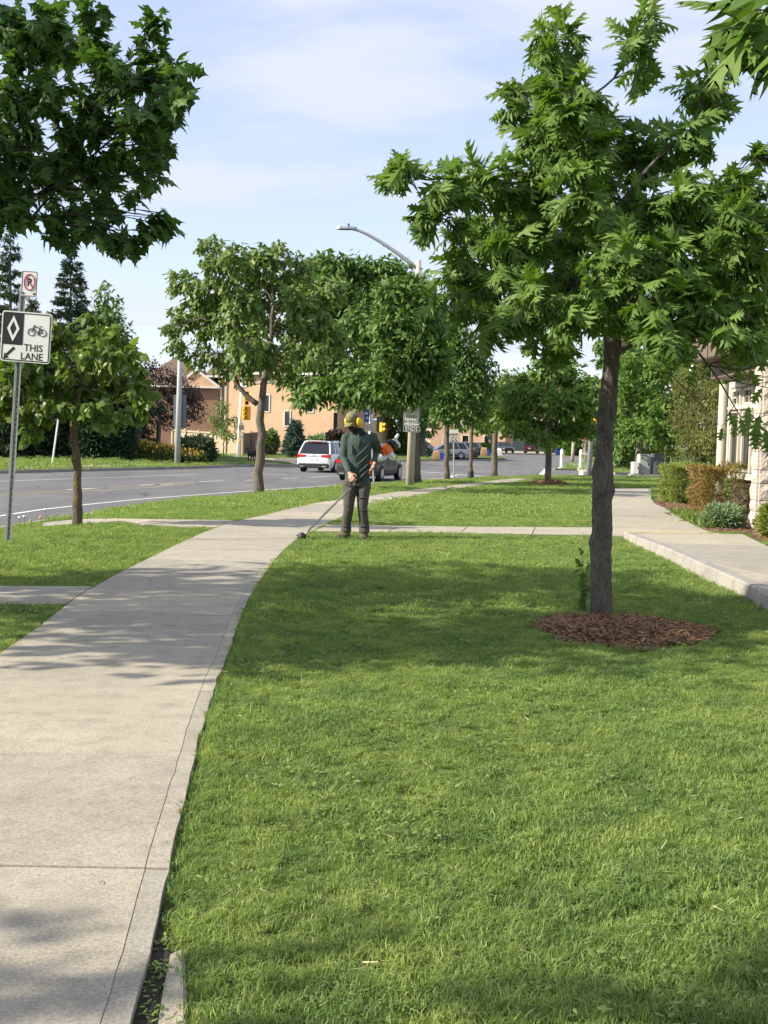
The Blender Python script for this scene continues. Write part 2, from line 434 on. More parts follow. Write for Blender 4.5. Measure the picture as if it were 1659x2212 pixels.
M['elm'] = leafmat('narrow_leaf', (0.082, 0.149, 0.028), (0.180, 0.262, 0.056), .28, .55, (0.288, 0.322, 0.095))
M['linden'] = leafmat('linden_leaf', (0.044, 0.115, 0.020), (0.131, 0.228, 0.039), .25, .55, (0.260, 0.333, 0.074))
M['fir'] = leafmat('spruce_needle', (0.020, 0.050, 0.022), (0.059, 0.101, 0.036), .1, .6, (0.140, 0.133, 0.063))
M['bluefir'] = leafmat('blue_spruce_needle', (.03, .07, .05), (.07, .12, .08), .1, .6)
M['dark'] = leafmat('dark_evergreen_leaf', (0.013, 0.035, 0.014), (0.035, 0.074, 0.026), .12, .55)
M['purple'] = leafmat('purple_leaf', (0.029, 0.019, 0.018), (0.072, 0.046, 0.036), .15, .5)
M['larch'] = leafmat('larch_needle', (.09, .115, .022), (.19, .2, .05), .25, .6, (.25, .17, .06))
M['yew'] = leafmat('yew_needle', (0.081, 0.115, 0.014), (0.207, 0.253, 0.034), .2, .55, (0.276, 0.299, 0.057))
M['yew_brown'] = leafmat('browned_yew_needle', (.11, .11, .02), (.22, .19, .04), .2, .6, (.27, .11, .045))
M['yew_dead'] = leafmat('dead_yew_needle', (.17, .07, .03), (.30, .13, .06), .15, .7)
M['sage'] = leafmat('grey_green_leaf', (.10, .17, .07), (.22, .31, .15), .2, .6)
M['lily'] = leafmat('lily_leaf', (.05, .085, .018), (.12, .16, .035), .2, .6)
M['yellow_petal'] = pm('yellow_petal', (.62, .38, .03), .6, .2, 9)
M['mulch'] = leafmat('bark_mulch', (.16, .092, .05), (.39, .235, .135), .0, .9, (.58, .45, .31), .1)
M['mulch_base'] = pm('mulch_base', (.12, .062, .034), .95, .4, 25, .8, 40, dist=.03)
M['steel'] = pm('galvanised_steel', (.42, .43, .43), .45, .15, 9, metal=.6)
M['steel_dark'] = pm('sign_back_aluminium', (.17, .185, .2), .5, .15, 5, metal=.4)
M['white'] = pm('white_enamel', (.80, .80, .78), .45, .05, 3)
M['black'] = pm('black_print', (.014, .014, .015), .5, .2, 5)
M['red_print'] = pm('red_print', (.50, .035, .06), .5, .1, 5)
M['pole'] = pm('concrete_pole', (.50, .455, .37), .8, .08, 4, .2, 80)
M['signal_yellow'] = pm('signal_yellow', (.78, .42, .01), .45, .1, 4)
M['blue_print'] = pm('blue_print', (.02, .10, .42), .5, .1, 4)
M['blue_plastic'] = pm('blue_plastic', (.02, .07, .36), .45, .1, 4)
M['rubber'] = pm('tyre_rubber', (.022, .022, .023), .85, .2, 9)
M['alloy'] = pm('wheel_alloy', (.55, .56, .57), .3, .05, 5, metal=.7)
M['glass_dark'] = pm('tinted_glass', (.012, .014, .017), .06, .1, 2, spec=.8)
M['plastic_black'] = pm('black_plastic', (.02, .02, .021), .5, .15, 8)
M['tail'] = pm('tail_lamp_red', (.45, .012, .012), .2, .1, 5, spec=.7)
M['fence'] = pm('tan_fence_board', (.52, .43, .29), .75, .06, 3)
M['roof'] = pm('brown_shingle', (.155, .105, .08), .9, .25, 3, .5, 12, dist=.05)
M['trim'] = pm('white_trim', (.74, .72, .68), .6, .05, 3)
M['cream'] = pm('cream_frame', (.53, .50, .42), .5, .05, 4)
M['fascia'] = pm('brown_fascia', (.155, .115, .095), .6, .1, 2)
def brickmat(name, a, b_, mortar):
    m, n, l, b = nmat(name)
    t = n.new('ShaderNodeTexCoord'); s_ = n.new('ShaderNodeSeparateXYZ'); l.new(t.outputs['Object'], s_.inputs[0])
    ad = n.new('ShaderNodeMath'); ad.operation = 'ADD'; l.new(s_.outputs[0], ad.inputs[0]); l.new(s_.outputs[1], ad.inputs[1])
    cb = n.new('ShaderNodeCombineXYZ'); l.new(ad.outputs[0], cb.inputs[0]); l.new(s_.outputs[2], cb.inputs[1])
    br = n.new('ShaderNodeTexBrick'); l.new(cb.outputs[0], br.inputs['Vector'])
    br.inputs['Scale'].default_value = 1.0; br.inputs['Brick Width'].default_value = .26; br.inputs['Row Height'].default_value = .085
    br.inputs['Mortar Size'].default_value = .008; br.inputs['Color1'].default_value = (*a, 1); br.inputs['Color2'].default_value = (*b_, 1); br.inputs['Mortar'].default_value = (*mortar, 1)
    c = mixc(n, l, .5, br.outputs['Color'], cramp(n, l, tnoise(n, l, .8, 4, .6), [(.3, (.82, .82, .82)), (.7, (1.14, 1.14, 1.14))]), 'MULTIPLY')
    l.new(c, b.inputs['Base Color']); b.inputs['Roughness'].default_value = .9
    bumpn(n, l, b, br.outputs['Fac'], -.4, .01); return m
M['brick'] = brickmat('orange_brick', (.68, .43, .25), (.60, .355, .195), (.62, .51, .40))
M['brick_dark'] = brickmat('brown_brick', (.30, .16, .10), (.25, .13, .085), (.3, .24, .19))
M['stone'] = pm('split_limestone', (.53, .47, .40), .9, .16, 5, .9, 22, dist=.03)
M['mortar'] = pm('mortar', (.38, .35, .31), .95, .1, 8)
M['chrome'] = pm('bright_metal', (.65, .66, .67), .18, .05, 4, metal=.9)
M['cabinet'] = pm('grey_cabinet', (.40, .42, .42), .5, .06, 3)
M['iron'] = pm('black_iron', (.02, .02, .02), .5, .2, 9)
M['wood_post'] = pm('weathered_post', (.36, .31, .23), .9, .2, 6)

# ================================================================== THE SETTING
def inside(P, poly):
    P = np.atleast_2d(P); poly = np.asarray(poly, float); x, y = P[:, 0], P[:, 1]
    c = np.zeros(len(P), bool); j = len(poly) - 1
    for i in range(len(poly)):
        xi, yi = poly[i][:2]; xj, yj = poly[j][:2]
        hit = ((yi > y) != (yj > y)) & (x < (xj - xi) * (y - yi) / (yj - yi + 1e-12) + xi)
        c ^= hit; j = i
    return c
def sheet(name, poly, zf, mat, pts=None):
    """a ground sheet: polygon triangulated with interior points, height from zf"""
    poly = np.asarray(poly, float)[:, :2]
    P = poly
    if pts is not None and len(pts):
        q = pts[inside(pts, poly)]; q = q[pl_dist(q, np.vstack([poly, poly[:1]])) > 0.05]
        P = np.vstack([poly, q])
    n = len(poly)
    vs, es, fs, *_ = delaunay_2d_cdt([Vector(p) for p in P], [(i, (i+1) % n) for i in range(n)], [], 1, 1e-4)
    V = np.array([(v.x, v.y) for v in vs]); Z = zf(V)
    T = np.array([f for f in fs if len(f) == 3], int)
    me = tri_mesh(name, np.column_stack([V, Z]), T, mat=mat, smooth=True)
    me.polygons.foreach_set('use_smooth', np.ones(len(T), bool))
    bm = bmesh.new(); bm.from_mesh(me)
    for f in bm.faces:
        if f.normal.z < 0: f.normal_flip()
    bm.to_mesh(me); bm.free()
    return tag(link(name, me), kind='structure')
def gridpts(x0, x1, y0, y1, s):
    a, b = np.meshgrid(np.arange(x0, x1, s), np.arange(y0, y1, s)); return np.column_stack([a.ravel(), b.ravel()])
def dens(L, step):
    out = [np.asarray(L[0], float)]
    for a, b in zip(L[:-1], L[1:]):
        a = np.asarray(a, float); b = np.asarray(b, float); k = max(1, int(np.linalg.norm(b - a) / step))
        out += [a + (b - a) * (i + 1) / k for i in range(k)]
    return np.array(out)
def ribbon(L, w0, w1, zf, name, mat, top=None, skirt=0.0):
    """strip along polyline L between offsets w0 and w1 (left positive); with skirt it is a solid kerb"""
    L = np.asarray(L, float)[:, :2]; t = np.gradient(L, axis=0); t /= np.linalg.norm(t, axis=1)[:, None]
    nrm = np.column_stack([-t[:, 1], t[:, 0]])
    A = L + nrm * w0; B = L + nrm * w1; m = MB()
    za, zb = zf(A), zf(B)
    if skirt:
        rings = []
        for i in range(len(L)):
            rings.append([(*A[i], za[i] - skirt), (*A[i], za[i]), (*B[i], zb[i]), (*B[i], zb[i] - skirt)])
        m.loft(rings)
    else:
        n = len(L); m.add(np.vstack([np.column_stack([A, za]), np.column_stack([B, zb])]), [(i, i+1, n+i+1, n+i) for i in range(n-1)])
    return m

# base sheet out to the horizon
base = MB(); base.add([(-2500, -2500, -1.6), (2500, -2500, -1.6), (2500, 2500, -1.6), (-2500, 2500, -1.6)], [(0, 1, 2, 3)])
struct('ground', base, M['soil'])
# road sheet (main road, side street and the crossing)
rp = [(-60, -40), (60, -40), (60, 230), (-60, 230)]
road = sheet('road', rp, lambda V: zr(V[:, 1]), M['asphalt'], gridpts(-58, 58, -38, 228, 6.0))
# our side: lawn and boulevard, one sheet up to the kerb
KD = dens(KERB, 0.8)
near_poly = np.vstack([KD, [(60, -30)]])
gp = np.vstack([gridpts(-4, 9, 1, 24, .3), gridpts(-9, 20, -30, 62, .9), gridpts(20, 60, -30, 62, 4)])
turf = sheet('lawn', near_poly, lambda V: Gv(V) - 0.012, M['soil'], gp)
struct('kerb', ribbon(KD[1:-1], 0.0, 0.16, lambda A: np.full(len(A), KERB_TOP + 0.005), 'kerb', M['kerb'], skirt=.3), M['kerb'], bevel=0.02)

# ---- sidewalk: edges as functions of distance
SWL = np.array([at(*p)[:2] for p in [(0,1414),(57,1381),(97,1349),(141,1313),(194,1275),(246,1247),(308,1216),(370,1185),(422,1161),(462,1143),(510,1128),(572,1115),(630,1100),(680,1088.5),(713,1083.6),(798,1073),(829,1067),(902,1058),(983,1049),(1027,1043),(1071,1038),(1110,1034)]])
SWR = np.array([at(*p)[:2] for p in [(304,2212),(340,1993),(384,1813),(416,1665),(453,1517),(480,1460),(497,1403),(519,1341),(541,1289),(568,1249),(603,1201),(638,1170),(669,1152),(713,1131),(738,1118),(770,1102),(828,1087),(896,1073),(983,1058),(1027,1052),(1071,1047),(1115,1042),(1165,1035)]])
SWL = np.vstack([[(-1.85, -2.0), (-2.0, 2.6), (-2.25, 5.0)], SWL]); SWR = np.vstack([[(-.30, -2.0)], SWR])
def xl(y): return np.interp(y, SWL[:, 1], SWL[:, 0])
def xr(y): return np.interp(y, SWR[:, 1], SWR[:, 0])
YMAX = min(SWL[-1, 1], SWR[-1, 1])
def smx(f):
    ys = np.arange(-2.0, YMAX + .01, .25); v = f(ys); k = np.ones(7) / 7
    v2 = np.convolve(np.pad(v, 3, 'edge'), k, 'valid'); return lambda y: np.interp(y, ys, v2)
xl, xr = smx(xl), smx(xr)
ys_ = np.arange(-2, YMAX, .5)
SW_POLY = np.vstack([np.column_stack([xl(ys_), ys_]), np.column_stack([xr(ys_), ys_])[::-1]])
bed = MB(); nb = len(ys_)
A = np.column_stack([xl(ys_) + .01, ys_, Gv(np.column_stack([xl(ys_), ys_])) + .004]); B = np.column_stack([xr(ys_) - .01, ys_, Gv(np.column_stack([xr(ys_), ys_])) + .004])
bed.add(np.vstack([A, B]), [(i, nb+i, nb+i+1, i+1) for i in range(nb-1)])
sidewalk = struct('sidewalk', bed, M['joint'])
def slab(poly, name, parent, lift=0.022, bev=.004, mat=None, thick=.06, zs=None):
    m = MB(); p = np.asarray(poly, float)[:, :2]
    z = (Gv(p) if zs is None else np.asarray(zs, float)) + lift
    m.prism(p, list(z - thick), list(z))
    return link(name, m.mesh(name, bevel=bev, seg=2), mat or M['concrete'], parent)
joints = [-2.0, -.5, .95, 2.22]
y = 3.49
while y < YMAX - .6: joints.append(y); y += 1.27 if y < 20 else 1.5
joints.append(YMAX)
for i, (a, b) in enumerate(zip(joints[:-1], joints[1:])):
    g = .0018 if a < 12 else .005
    yy = np.linspace(a + g, b - g, 12 if b < 13 else 4 if b < 20 else 3)
    skew = lambda x, yv: yv + .015 * math.sin(i * 2.1) * (x + 1.5)
    tilt = (rng.random() - .5) * .006
    if b < 12.5:      # a thin strip at the lawn edge has cracked off the slab
        cr = .075 + .004 * np.sin(yy * 2.3)
        wob = rng.normal(0, .0022, len(yy)); wob[[0, -1]] = 0
        L = [(xl(v) + abs(rng.normal(0, .004)), v) for v in yy]; C = [(xr(v) - c + w, v) for v, c, w in zip(yy, cr, wob)]
        slab(L + C[::-1], 'slab', sidewalk, .022 + tilt, .0012)
        C2 = [(x + .0006, v) for x, v in C]; Rr = [(xr(v) - abs(rng.normal(0, .005)), v) for v in yy]
        slab(C2 + Rr[::-1], 'edge_strip', sidewalk, .0205 + tilt, .0012)
    else:
        slab([(xl(v), v) for v in yy] + [(xr(v), v) for v in yy[::-1]], 'slab', sidewalk, .022 + tilt)
# paths that cross the grass
PATHS = []
def path(name, px, cuts=(), nslab=1, fz=None):
    poly = np.array([at(*p)[:2] for p in px]); PATHS.append(poly); return poly
st_px = [(-260,1271),(196,1271),(152,1311),(-260,1313)]
stub = path('stub', st_px)
stub[1, 0] = xl(stub[1, 1]) - .015; stub[2, 0] = xl(stub[2, 1]) - .015
o = MB(); o.prism(stub, list(Gv(stub) - .02), list(Gv(stub) + .004)); bs = struct('boulevard_path', o, M['joint'])
mid = .5 * (stub[0] + stub[1]); mid2 = .5 * (stub[3] + stub[2])
slab([stub[0], mid - (.008, 0), mid2 - (.008, 0), stub[3]], 'slab', bs); slab([mid + (.008, 0), stub[1], stub[2], mid2 + (.008, 0)], 'slab', bs)
cx_px = [(96,1131),(163,1124),(330,1124),(502,1126),(462,1142),(420,1141),(308,1136),(205,1134),(90,1138)]
crossp = path('cross', cx_px)
crossp[3, 0] = xl(crossp[3, 1]) - .015; crossp[4, 0] = xl(crossp[4, 1]) - .015
o = MB(); o.prism(crossp, list(Gv(crossp) - .02), list(Gv(crossp) + .004)); bs = struct('kerb_path', o, M['joint'])
ma, mb_ = .5 * (crossp[1] + crossp[2]), crossp[6]
slab([crossp[0], crossp[1], ma, mb_, crossp[7], crossp[8]], 'slab', bs)
slab([ma + (.02, 0), crossp[2], crossp[3], crossp[4], crossp[5], mb_ + (.02, 0)], 'slab', bs)
# path from the sidewalk to the building, its slabs side by side
tp = [at(700,1135.5)[:2], at(1300,1142)[:2]]; bt = [at(672,1150)[:2], at(1300,1159)[:2]]
tp[0][0] = xr(tp[0][1]) + .012; bt[0][0] = xr(bt[0][1]) + .012
PATHS.append(np.array([tp[0], tp[1], bt[1], bt[0]]))
o = MB(); q = np.array([tp[0], tp[1], bt[1], bt[0]]); o.prism(q, list(Gv(q) - .02), list(Gv(q) + .004)); bs = struct('building_path', o, M['joint'])
NS = 4
for i in range(NS):
    a, b = i / NS, (i + 1) / NS
    slab([tp[0] + (tp[1]-tp[0])*a + (.01, 0), tp[0] + (tp[1]-tp[0])*b, bt[0] + (bt[1]-bt[0])*b, bt[0] + (bt[1]-bt[0])*a + (.01, 0)], 'slab', bs)
# walkway along the building, running away from the camera
wpx = [(1303,1055),(1408,1055),(1407,1079),(1415,1089),(1460,1114),(1524,1148),(1600,1186),(1600,1210),(1340,1164),(1303,1160)]
wp = np.array([at(*p)[:2] for p in wpx]); PATHS.append(wp)
WL = lambda yv: float(np.interp(yv, [wp[9][1], wp[0][1]], [wp[9][0] + .03, wp[0][0]]))
WR_ = wp[[5, 4, 3, 2, 1]]
WR = lambda yv: float(np.interp(yv, WR_[:, 1], WR_[:, 0]))
o = MB(); o.prism(wp, list(Gv(wp) - .02), list(Gv(wp) + .003)); walkway = struct('walkway', o, M['joint'])
yy = np.linspace(wp[5][1] + .02, wp[0][1], 8)
for a, b in zip(yy[:-1], yy[1:]):
    ss = np.linspace(a + .012, b - .012, 3)
    slab([(WL(v), v) for v in ss] + [(WR(v), v) for v in ss[::-1]], 'slab', walkway)
slab([(WL(16.5), bt[1][1]), (WL(18), yy[0] - .015), (WR(yy[0]), yy[0] - .015), (wp[5][0] + .15, bt[1][1])], 'slab', walkway)
# raised entrance platform with its kerb face
ppx_t = [(1351,1148),(1415,1175),(1460,1196),(1508,1224),(1626,1261),(1760,1330)]
ppx_b = [(1348,1165),(1373,1178),(1415,1197),(1447,1213),(1508,1245),(1626,1301),(1760,1390)]
pb = np.array([at(*p)[:2] for p in ppx_b]); pe_ = pb[-1] - pb[-2]; pb = np.vstack([pb, pb[-1] + pe_ / np.linalg.norm(pe_) * 3.2])
far_e = [onz(1604, 1151, .12)[:2], onz(1680, 1185, .16)[:2], onz(1900, 1240, .18)[:2]]
far_e[2] = far_e[2] + (far_e[2] - far_e[1]) * 2.0
plat = np.vstack([pb, [(pb[-1][0] + 6, pb[-1][1] + 2)], far_e[::-1]])
PATHS.append(plat)
def plz(P): P = np.atleast_2d(P); return .085 + .065 * sstep((20.0 - P[:, 1]) / 9.0)
platform = MB(); platform.prism(plat, list(Gv(plat) - .1), list(plz(plat) - .03)); platform = struct('entrance_platform', platform, M['joint'])
inner = pb + np.array([.16, .03])
kp = dens(pb, .35); kt = np.gradient(kp, axis=0); kt /= np.linalg.norm(kt, axis=1)[:, None]; kn_ = np.column_stack([-kt[:, 1], kt[:, 0]])
ki = kp + kn_ * .15; ko = kp - kn_ * .02
m = MB(); m.loft([[(*a, g_ - .08), (*p_, z_ - .01), (*(p_ + (i_ - p_) * .12), z_ + .006), (*i_, z_ + .006), (*i_, g_ - .08)] for a, p_, i_, g_, z_ in zip(ko, kp, ki, Gv(kp), plz(kp))])
link('kerb_edge', m.mesh('kerb_edge', smooth=1), M['kerb'], platform)
cuts = [(inner[0], far_e[0]), (inner[2], far_e[0] * .25 + far_e[1] * .75), (inner[4], far_e[2]), (inner[7], pb[-1] + (6, 2))]
for (a, b), (c, d) in zip(cuts[:-1], cuts[1:]):
    e = np.array([0, .008])
    ii = [k for k in range(8) if a[1] > inner[k][1] > c[1]]
    q = np.array([a - e, *[inner[k] for k in ii], c + e, d + e, b - e]); m = MB(); m.prism(q, list(plz(q) - .03), list(plz(q))); link('slab', m.mesh('slab', bevel=.006), M['concrete'], platform)
M['yellow_edge'] = pm('worn_yellow_paint', (.56, .42, .19), .75, .35, 7)
m = MB(); a, b = pb[0], far_e[0]; dd = (b - a) / np.linalg.norm(b - a); nn = np.array([dd[1], -dd[0]])
q = np.array([a - nn * .012, b - dd * .5 - nn * .012, b - dd * .5 + nn * .07, a + nn * .1]); m.prism(q, list(Gv(q)), list(plz(q) + .008)); link('yellow_edge', m.mesh('yellow_edge', bevel=.01), M['yellow_edge'], platform)
# drain cap beside the platform
# broken paver beside the near sidewalk edge
o = MB(); q = np.array([at(*p)[:2] for p in [(362,2060),(398,2050),(402,2130),(404,2230),(330,2230),(345,2140)]]); o.prism(q, list(Gv(q) - .1), list(Gv(q) + np.array([.0, .006, .004, -.004, -.012, -.006])))
tag(link('paver', o.mesh('paver', bevel=.008), M['concrete']), 'broken concrete paver lying between the sidewalk edge and the near lawn', 'paver'); PATHS.append(q)
gapq = np.array([at(*p)[:2] for p in [(335,2010),(352,2040),(372,2062),(345,2140),(320,2240),(300,2240)]]); PATHS.append(gapq)
M['dark_soil'] = pm('dark_soil', (.035, .026, .016), .95, .5, 40, .9, 60, dist=.02)
o = MB(); q = np.vstack([[(xr(3.3), 3.3)], gapq[1:4], [(gapq[4][0] + .03, 2.2), (xr(2.2), 2.2)]]); o.prism(q, list(Gv(q) - .03), list(Gv(q) - .004)); link('edge_soil', o.mesh('edge_soil'), M['dark_soil'], turf); PATHS.append(q)

# ---- far side of the main road
def far_pad(name, px, dz, mat, inner_px=()):
    p = np.array([atr(*q, .13)[:2] for q in px])
    return p
FK = np.array([[-70.0, 20.0]] + [list(atr(x, y, .13)[:2]) for x, y in [(-250,1018),(122,1013.5),(216,1011.5),(396,1007.5),(461,1005.5),(540,1003),(601,1004)]])
FK[1] = FK[2] + (FK[2] - FK[4]) * 2.2
tip = FK[-1]
corner = [tip + (.9, 2.0), tip + (.2, 5.5), tip + (-2.5, 10.0), tip + (-4.2, 14), (tip[0] - 5.0, 96), (tip[0] - 5.5, 102), (-70, 102)]
verge_poly = np.vstack([FK, corner])
def bz(V):
    V = np.atleast_2d(V)
    d = pl_dist(V, FK)
    berm = .75 * np.exp(-((V[:, 0] + 14.5) / 6) ** 2 - ((V[:, 1] - 73) / 7) ** 2) * sstep((d - 2.5) / 5)
    return zr(V[:, 1]) + .125 + berm + .02 * sstep(d / 3)
sheet('verge', verge_poly, bz, M['soil'], gridpts(-68, 0, 22, 101, 1.2))
FKD = dens(np.vstack([FK, corner[:4]]), .8)
struct('far_kerb', ribbon(FKD, -.16, 0.02, lambda A: zr(A[:, 1]) + .14, 'far_kerb', M['kerb'], skirt=.3), M['kerb'])
fs = dens(np.vstack([FK[2:]]), 1.0)
struct('far_sidewalk', ribbon(fs, 1.3, 2.9, lambda A: zr(A[:, 1]) + .16, 'far_sidewalk', M['concrete'], skirt=.1), M['concrete'])
apron = np.array([atr(x, y, .16)[:2] for x, y in [(462,1000.5),(540,1001),(596,1002.5),(606,999),(585,990),(470,988)]])
o = MB(); o.prism(apron, list(zr(apron[:, 1]) - .05), list(zr(apron[:, 1]) + .172)); struct('corner_pavement', o, M['concrete'])
# block beyond the left street (brick house, fence)
blk = np.array([(tip[0] - 9, 97.5), (-2.2, 90.5), (-.2, 92.5), (.6, 97), (1.4, 116), (-60, 116), (-60, 97.5)])
blk = np.array([(-62, 105.5), (-9.5, 92.0), (-3.0, 91.5), (0.2, 94.2), (5.8, 104.8), (6.2, 110), (6.2, 135), (-62, 135)])
sheet('yard', blk, lambda V: zr(V[:, 1]) + .13 + .012 * np.clip(V[:, 1] - 100, 0, 40), M['soil'], gridpts(-60, 6, 92, 134, 2.0))
struct('yard_kerb', ribbon(dens(blk[:6], .8), -.15, .02, lambda A: zr(A[:, 1]) + .14, 'yard_kerb', M['kerb'], skirt=.3), M['kerb'])
struct('yard_sidewalk', ribbon(dens(blk[0:4], 1.0), .9, 2.3, lambda A: zr(A[:, 1]) + .15 + .012 * np.clip(A[:, 1] - 100, 0, 40), 'yard_sidewalk', M['concrete'], skirt=.1), M['concrete'])
# driveways and front gardens at the far end
fgard = np.array([(6.4, 112), (12.6, 116), (14.5, 150), (15, 168), (6.4, 168)])
sheet('front_garden', fgard, lambda V: zr(V[:, 1]) + .10, M['soil'])
drv = np.array([(14.0, 152), (33, 152), (34, 186), (14, 186)])
sheet('driveway', drv, lambda V: zr(V[:, 1]) + .07 + .004 * (V[:, 1] - 152), M['concrete'])
# right-hand corner beyond the side street: grass island, pavement
isl = np.array([atr(x, y, .12)[:2] for x, y in [(1196,1012),(1248,1013),(1330,1021),(1445,1022),(1700,1022),(1700,1002),(1330,1000),(1262,1000),(1240,1001.5)]])
sheet('corner_verge', isl, lambda V: zr(V[:, 1]) + .12, M['soil'], gridpts(8, 45, 75, 115, 2))
ID = dens(isl[:5], .8)
struct('corner_kerb', ribbon(ID, -.15, .02, lambda A: zr(A[:, 1]) + .135, 'corner_kerb', M['kerb'], skirt=.3), M['kerb'])
isl_up = np.array([isl[6], isl[7], isl[8], isl[8] + (1, 14), (60, 190), (60, 100)])
back = np.array([tuple(isl[6] + (0, .1)), tuple(isl[7] + (0, .1)), tuple(atr(1258, 985, .12)[:2]), (34.5, 150), (35, 190), (70, 190), (70, 95)])
sheet('back_lawn', back, lambda V: zr(V[:, 1]) + .13, M['soil'])
struct('corner_sidewalk', ribbon(dens([isl[8] + (.4, -.5), isl[8] * .4 + isl[1] * .6 + (.8, .5), isl[1] * .2 + isl[2] * .8 + (0, 1.5), isl[3] + (0, 1.6), isl[4] + (0, 1.6)], 1.0), -.7, .7, lambda A: zr(A[:, 1]) + .14, 'corner_sidewalk', M['concrete'], skirt=.06), M['concrete'])
struct('back_kerb', ribbon(dens([back[1], back[2], back[3]], 1.0), -.02, .15, lambda A: zr(A[:, 1]) + .14, 'back_kerb', M['kerb'], skirt=.3), M['kerb'])

# ---- road markings
def mark(px, w, name, mat=None, world=None):
    L = np.array([atr(*p)[:2] for p in px]) if world is None else np.array(world, float)
    L = dens(L, 1.0) if len(L) > 1 else L
    m = ribbon(L, -w / 2, w / 2, lambda A: zr(A[:, 1]) + .006, name, None)
    return link(name, m.mesh(name), mat or M['paint'], road)
mark([(-60,1123),(0,1115),(90,1101),(180,1091),(288,1080),(360,1074),(468,1066),(551,1060),(671,1052.4),(737,1048),(846,1040.5),(900,1037),(960,1033.5)], .14, 'edge_line')
for a, b in [((0,1064),(0,0))]: pass
for p, q in [((145,1058),(232,1054)),((300,1048.5),(374,1046)),((430,1041),(482,1038.5)),((530,1038),(560,1036.6)),((611,1034),(645,1032.3)),((672,1031),(715,1028.5))]:
    mark([p, q], .15, 'lane_dash')
for p, q in [((528,1025),(580,1023.5)),((640,1025.5),(660,1025)),((676,1031),(700,1030))]:
    pass
for p, q in [((540,1022),(620,1026)),((880,1019.5),(905,1020.5)),((846,1018),(880,1019))]:
    mark([p, q], .18, 'lane_dash')
mark([(0,1071),(90,1066),(200,1061),(330,1053),(420,1043)], .12, 'centre_line', M['paint_yellow'])
mark([(0,1067),(90,1063),(200,1056),(330,1048),(420,1040)], .12, 'centre_line', M['paint_yellow'])
mark([(0,1040),(140,1035),(260,1031),(420,1025)], .13, 'lane_line')
mark([(901,1018.7),(960,1022.5),(1043,1029)], .3, 'stop_line')
mark([(955,1003),(1039,1004.8)], .3, 'stop_line'); mark([(1020,1018.5),(1045,1019)], .15, 'lane_dash')
mark([(960,1033),(985,1027)], .3, 'crossing_line'); mark([(1166,1030),(1172,1022),(1180,1012.5)], .3, 'crossing_line')
mark([(1255,1028),(1256,1015)], .3, 'crossing_line')

# ================================================================== VEGETATION
from mathutils import noise as mnoise
def leaf_t(side, fold=.25, droop=.18, curl=0.0):
    """leaf along +y (0..1), from the outline of its right half"""
    s = np.array(side, float); n = len(s)
    V, T = [], []
    for sg in (1, -1):
        b = len(V)
        ym = np.maximum.accumulate(s[:, 1]) if s.shape[1] == 2 else s[:, 2]
        for (x, y), q in zip(s[:, :2], ym): V.append((0, q, -droop * q * q)); V.append((sg * x, y, -droop * y * y - fold * x + curl * x * y))
        for i in range(n - 1):
            a, c, d, e = b + 2*i, b + 2*i + 1, b + 2*i + 3, b + 2*i + 2
            T += [(a, c, d), (a, d, e)] if sg > 0 else [(a, d, c), (a, e, d)]
    return np.array(V), np.array(T)
_oak = [(.010,-.18),(.012,.02),(.05,.08),(.15,.14),(.25,.24),(.16,.22),(.10,.25),(.14,.33),(.32,.44),(.48,.60),(.32,.54),(.135,.48),(.17,.58),(.30,.70),(.41,.86),(.25,.79),(.11,.70),(.12,.82),(.20,.97),(.06,.90),(0,1.05)]
_oak = [(x, y, -.18 + 1.23 * i / 20) for i, (x, y) in enumerate(_oak)]
OAK = [leaf_t(_oak, .3, d) for d in (.15, .4)]
_map = [(.008,-.35),(.010,-.02),(.20,-.10),(.34,-.02),(.24,.06),(.20,.12),(.42,.22),(.60,.42),(.42,.38),(.26,.36),(.24,.44),(.36,.56),(.30,.62),(.13,.60),(.14,.74),(.06,.82),(0,1.05)]
_map = [(x, y, -.35 if i == 0 else -.02 + 1.07 * (i - 1) / 15) for i, (x, y) in enumerate(_map)]
MAPLE = [leaf_t(_map, .2, d) for d in (.2, .45)]
HEART = [leaf_t([(.01,-.25),(.012,.0),(.30,-.06),(.43,.2),(.36,.5),(.17,.8),(0,1)], .35, .3)]
OVAL = [leaf_t([(.01,-.1),(.22,.25),(.25,.5),(.14,.8),(0,1)], .3, .25)]
LOBED = [leaf_t([(.01,0),(.3,.2),(.1,.35),(.34,.6),(.1,.68),(0,1)], .3, .3)]
NARROW = [leaf_t([(.01,0),(.17,.35),(.12,.72),(0,1)], .3, .35)]
OVALF = [(np.array([(0, 0, 0), (.24, .45, -.06), (0, 1, -.25), (-.24, .45, -.06), (0, .45, 0)]), np.array([(0, 1, 4), (1, 2, 4), (2, 3, 4), (3, 0, 4)]))]
LOBEDF = [(np.array([(0, 0, 0), (.3, .3, -.1), (.12, .5, -.08), (.26, .8, -.2), (0, 1, -.25), (-.26, .8, -.2), (-.12, .5, -.08), (-.3, .3, -.1), (0, .5, -.03)]), np.array([(i, (i + 1) % 8, 8) for i in range(8)]))]
BLADE = [(np.array([(-.5, 0, 0), (.5, 0, 0), (.12, 1, -.05), (-.12, 1, -.05)]), np.array([(0, 1, 2), (0, 2, 3)]))]
def unit(a): return a / (np.linalg.norm(a, axis=-1, keepdims=True) + 1e-9)
def frames(axis, nrm):
    y = unit(axis); x = unit(np.cross(y, nrm)); z = np.cross(x, y); return np.stack([x, y, z], -1)     # columns
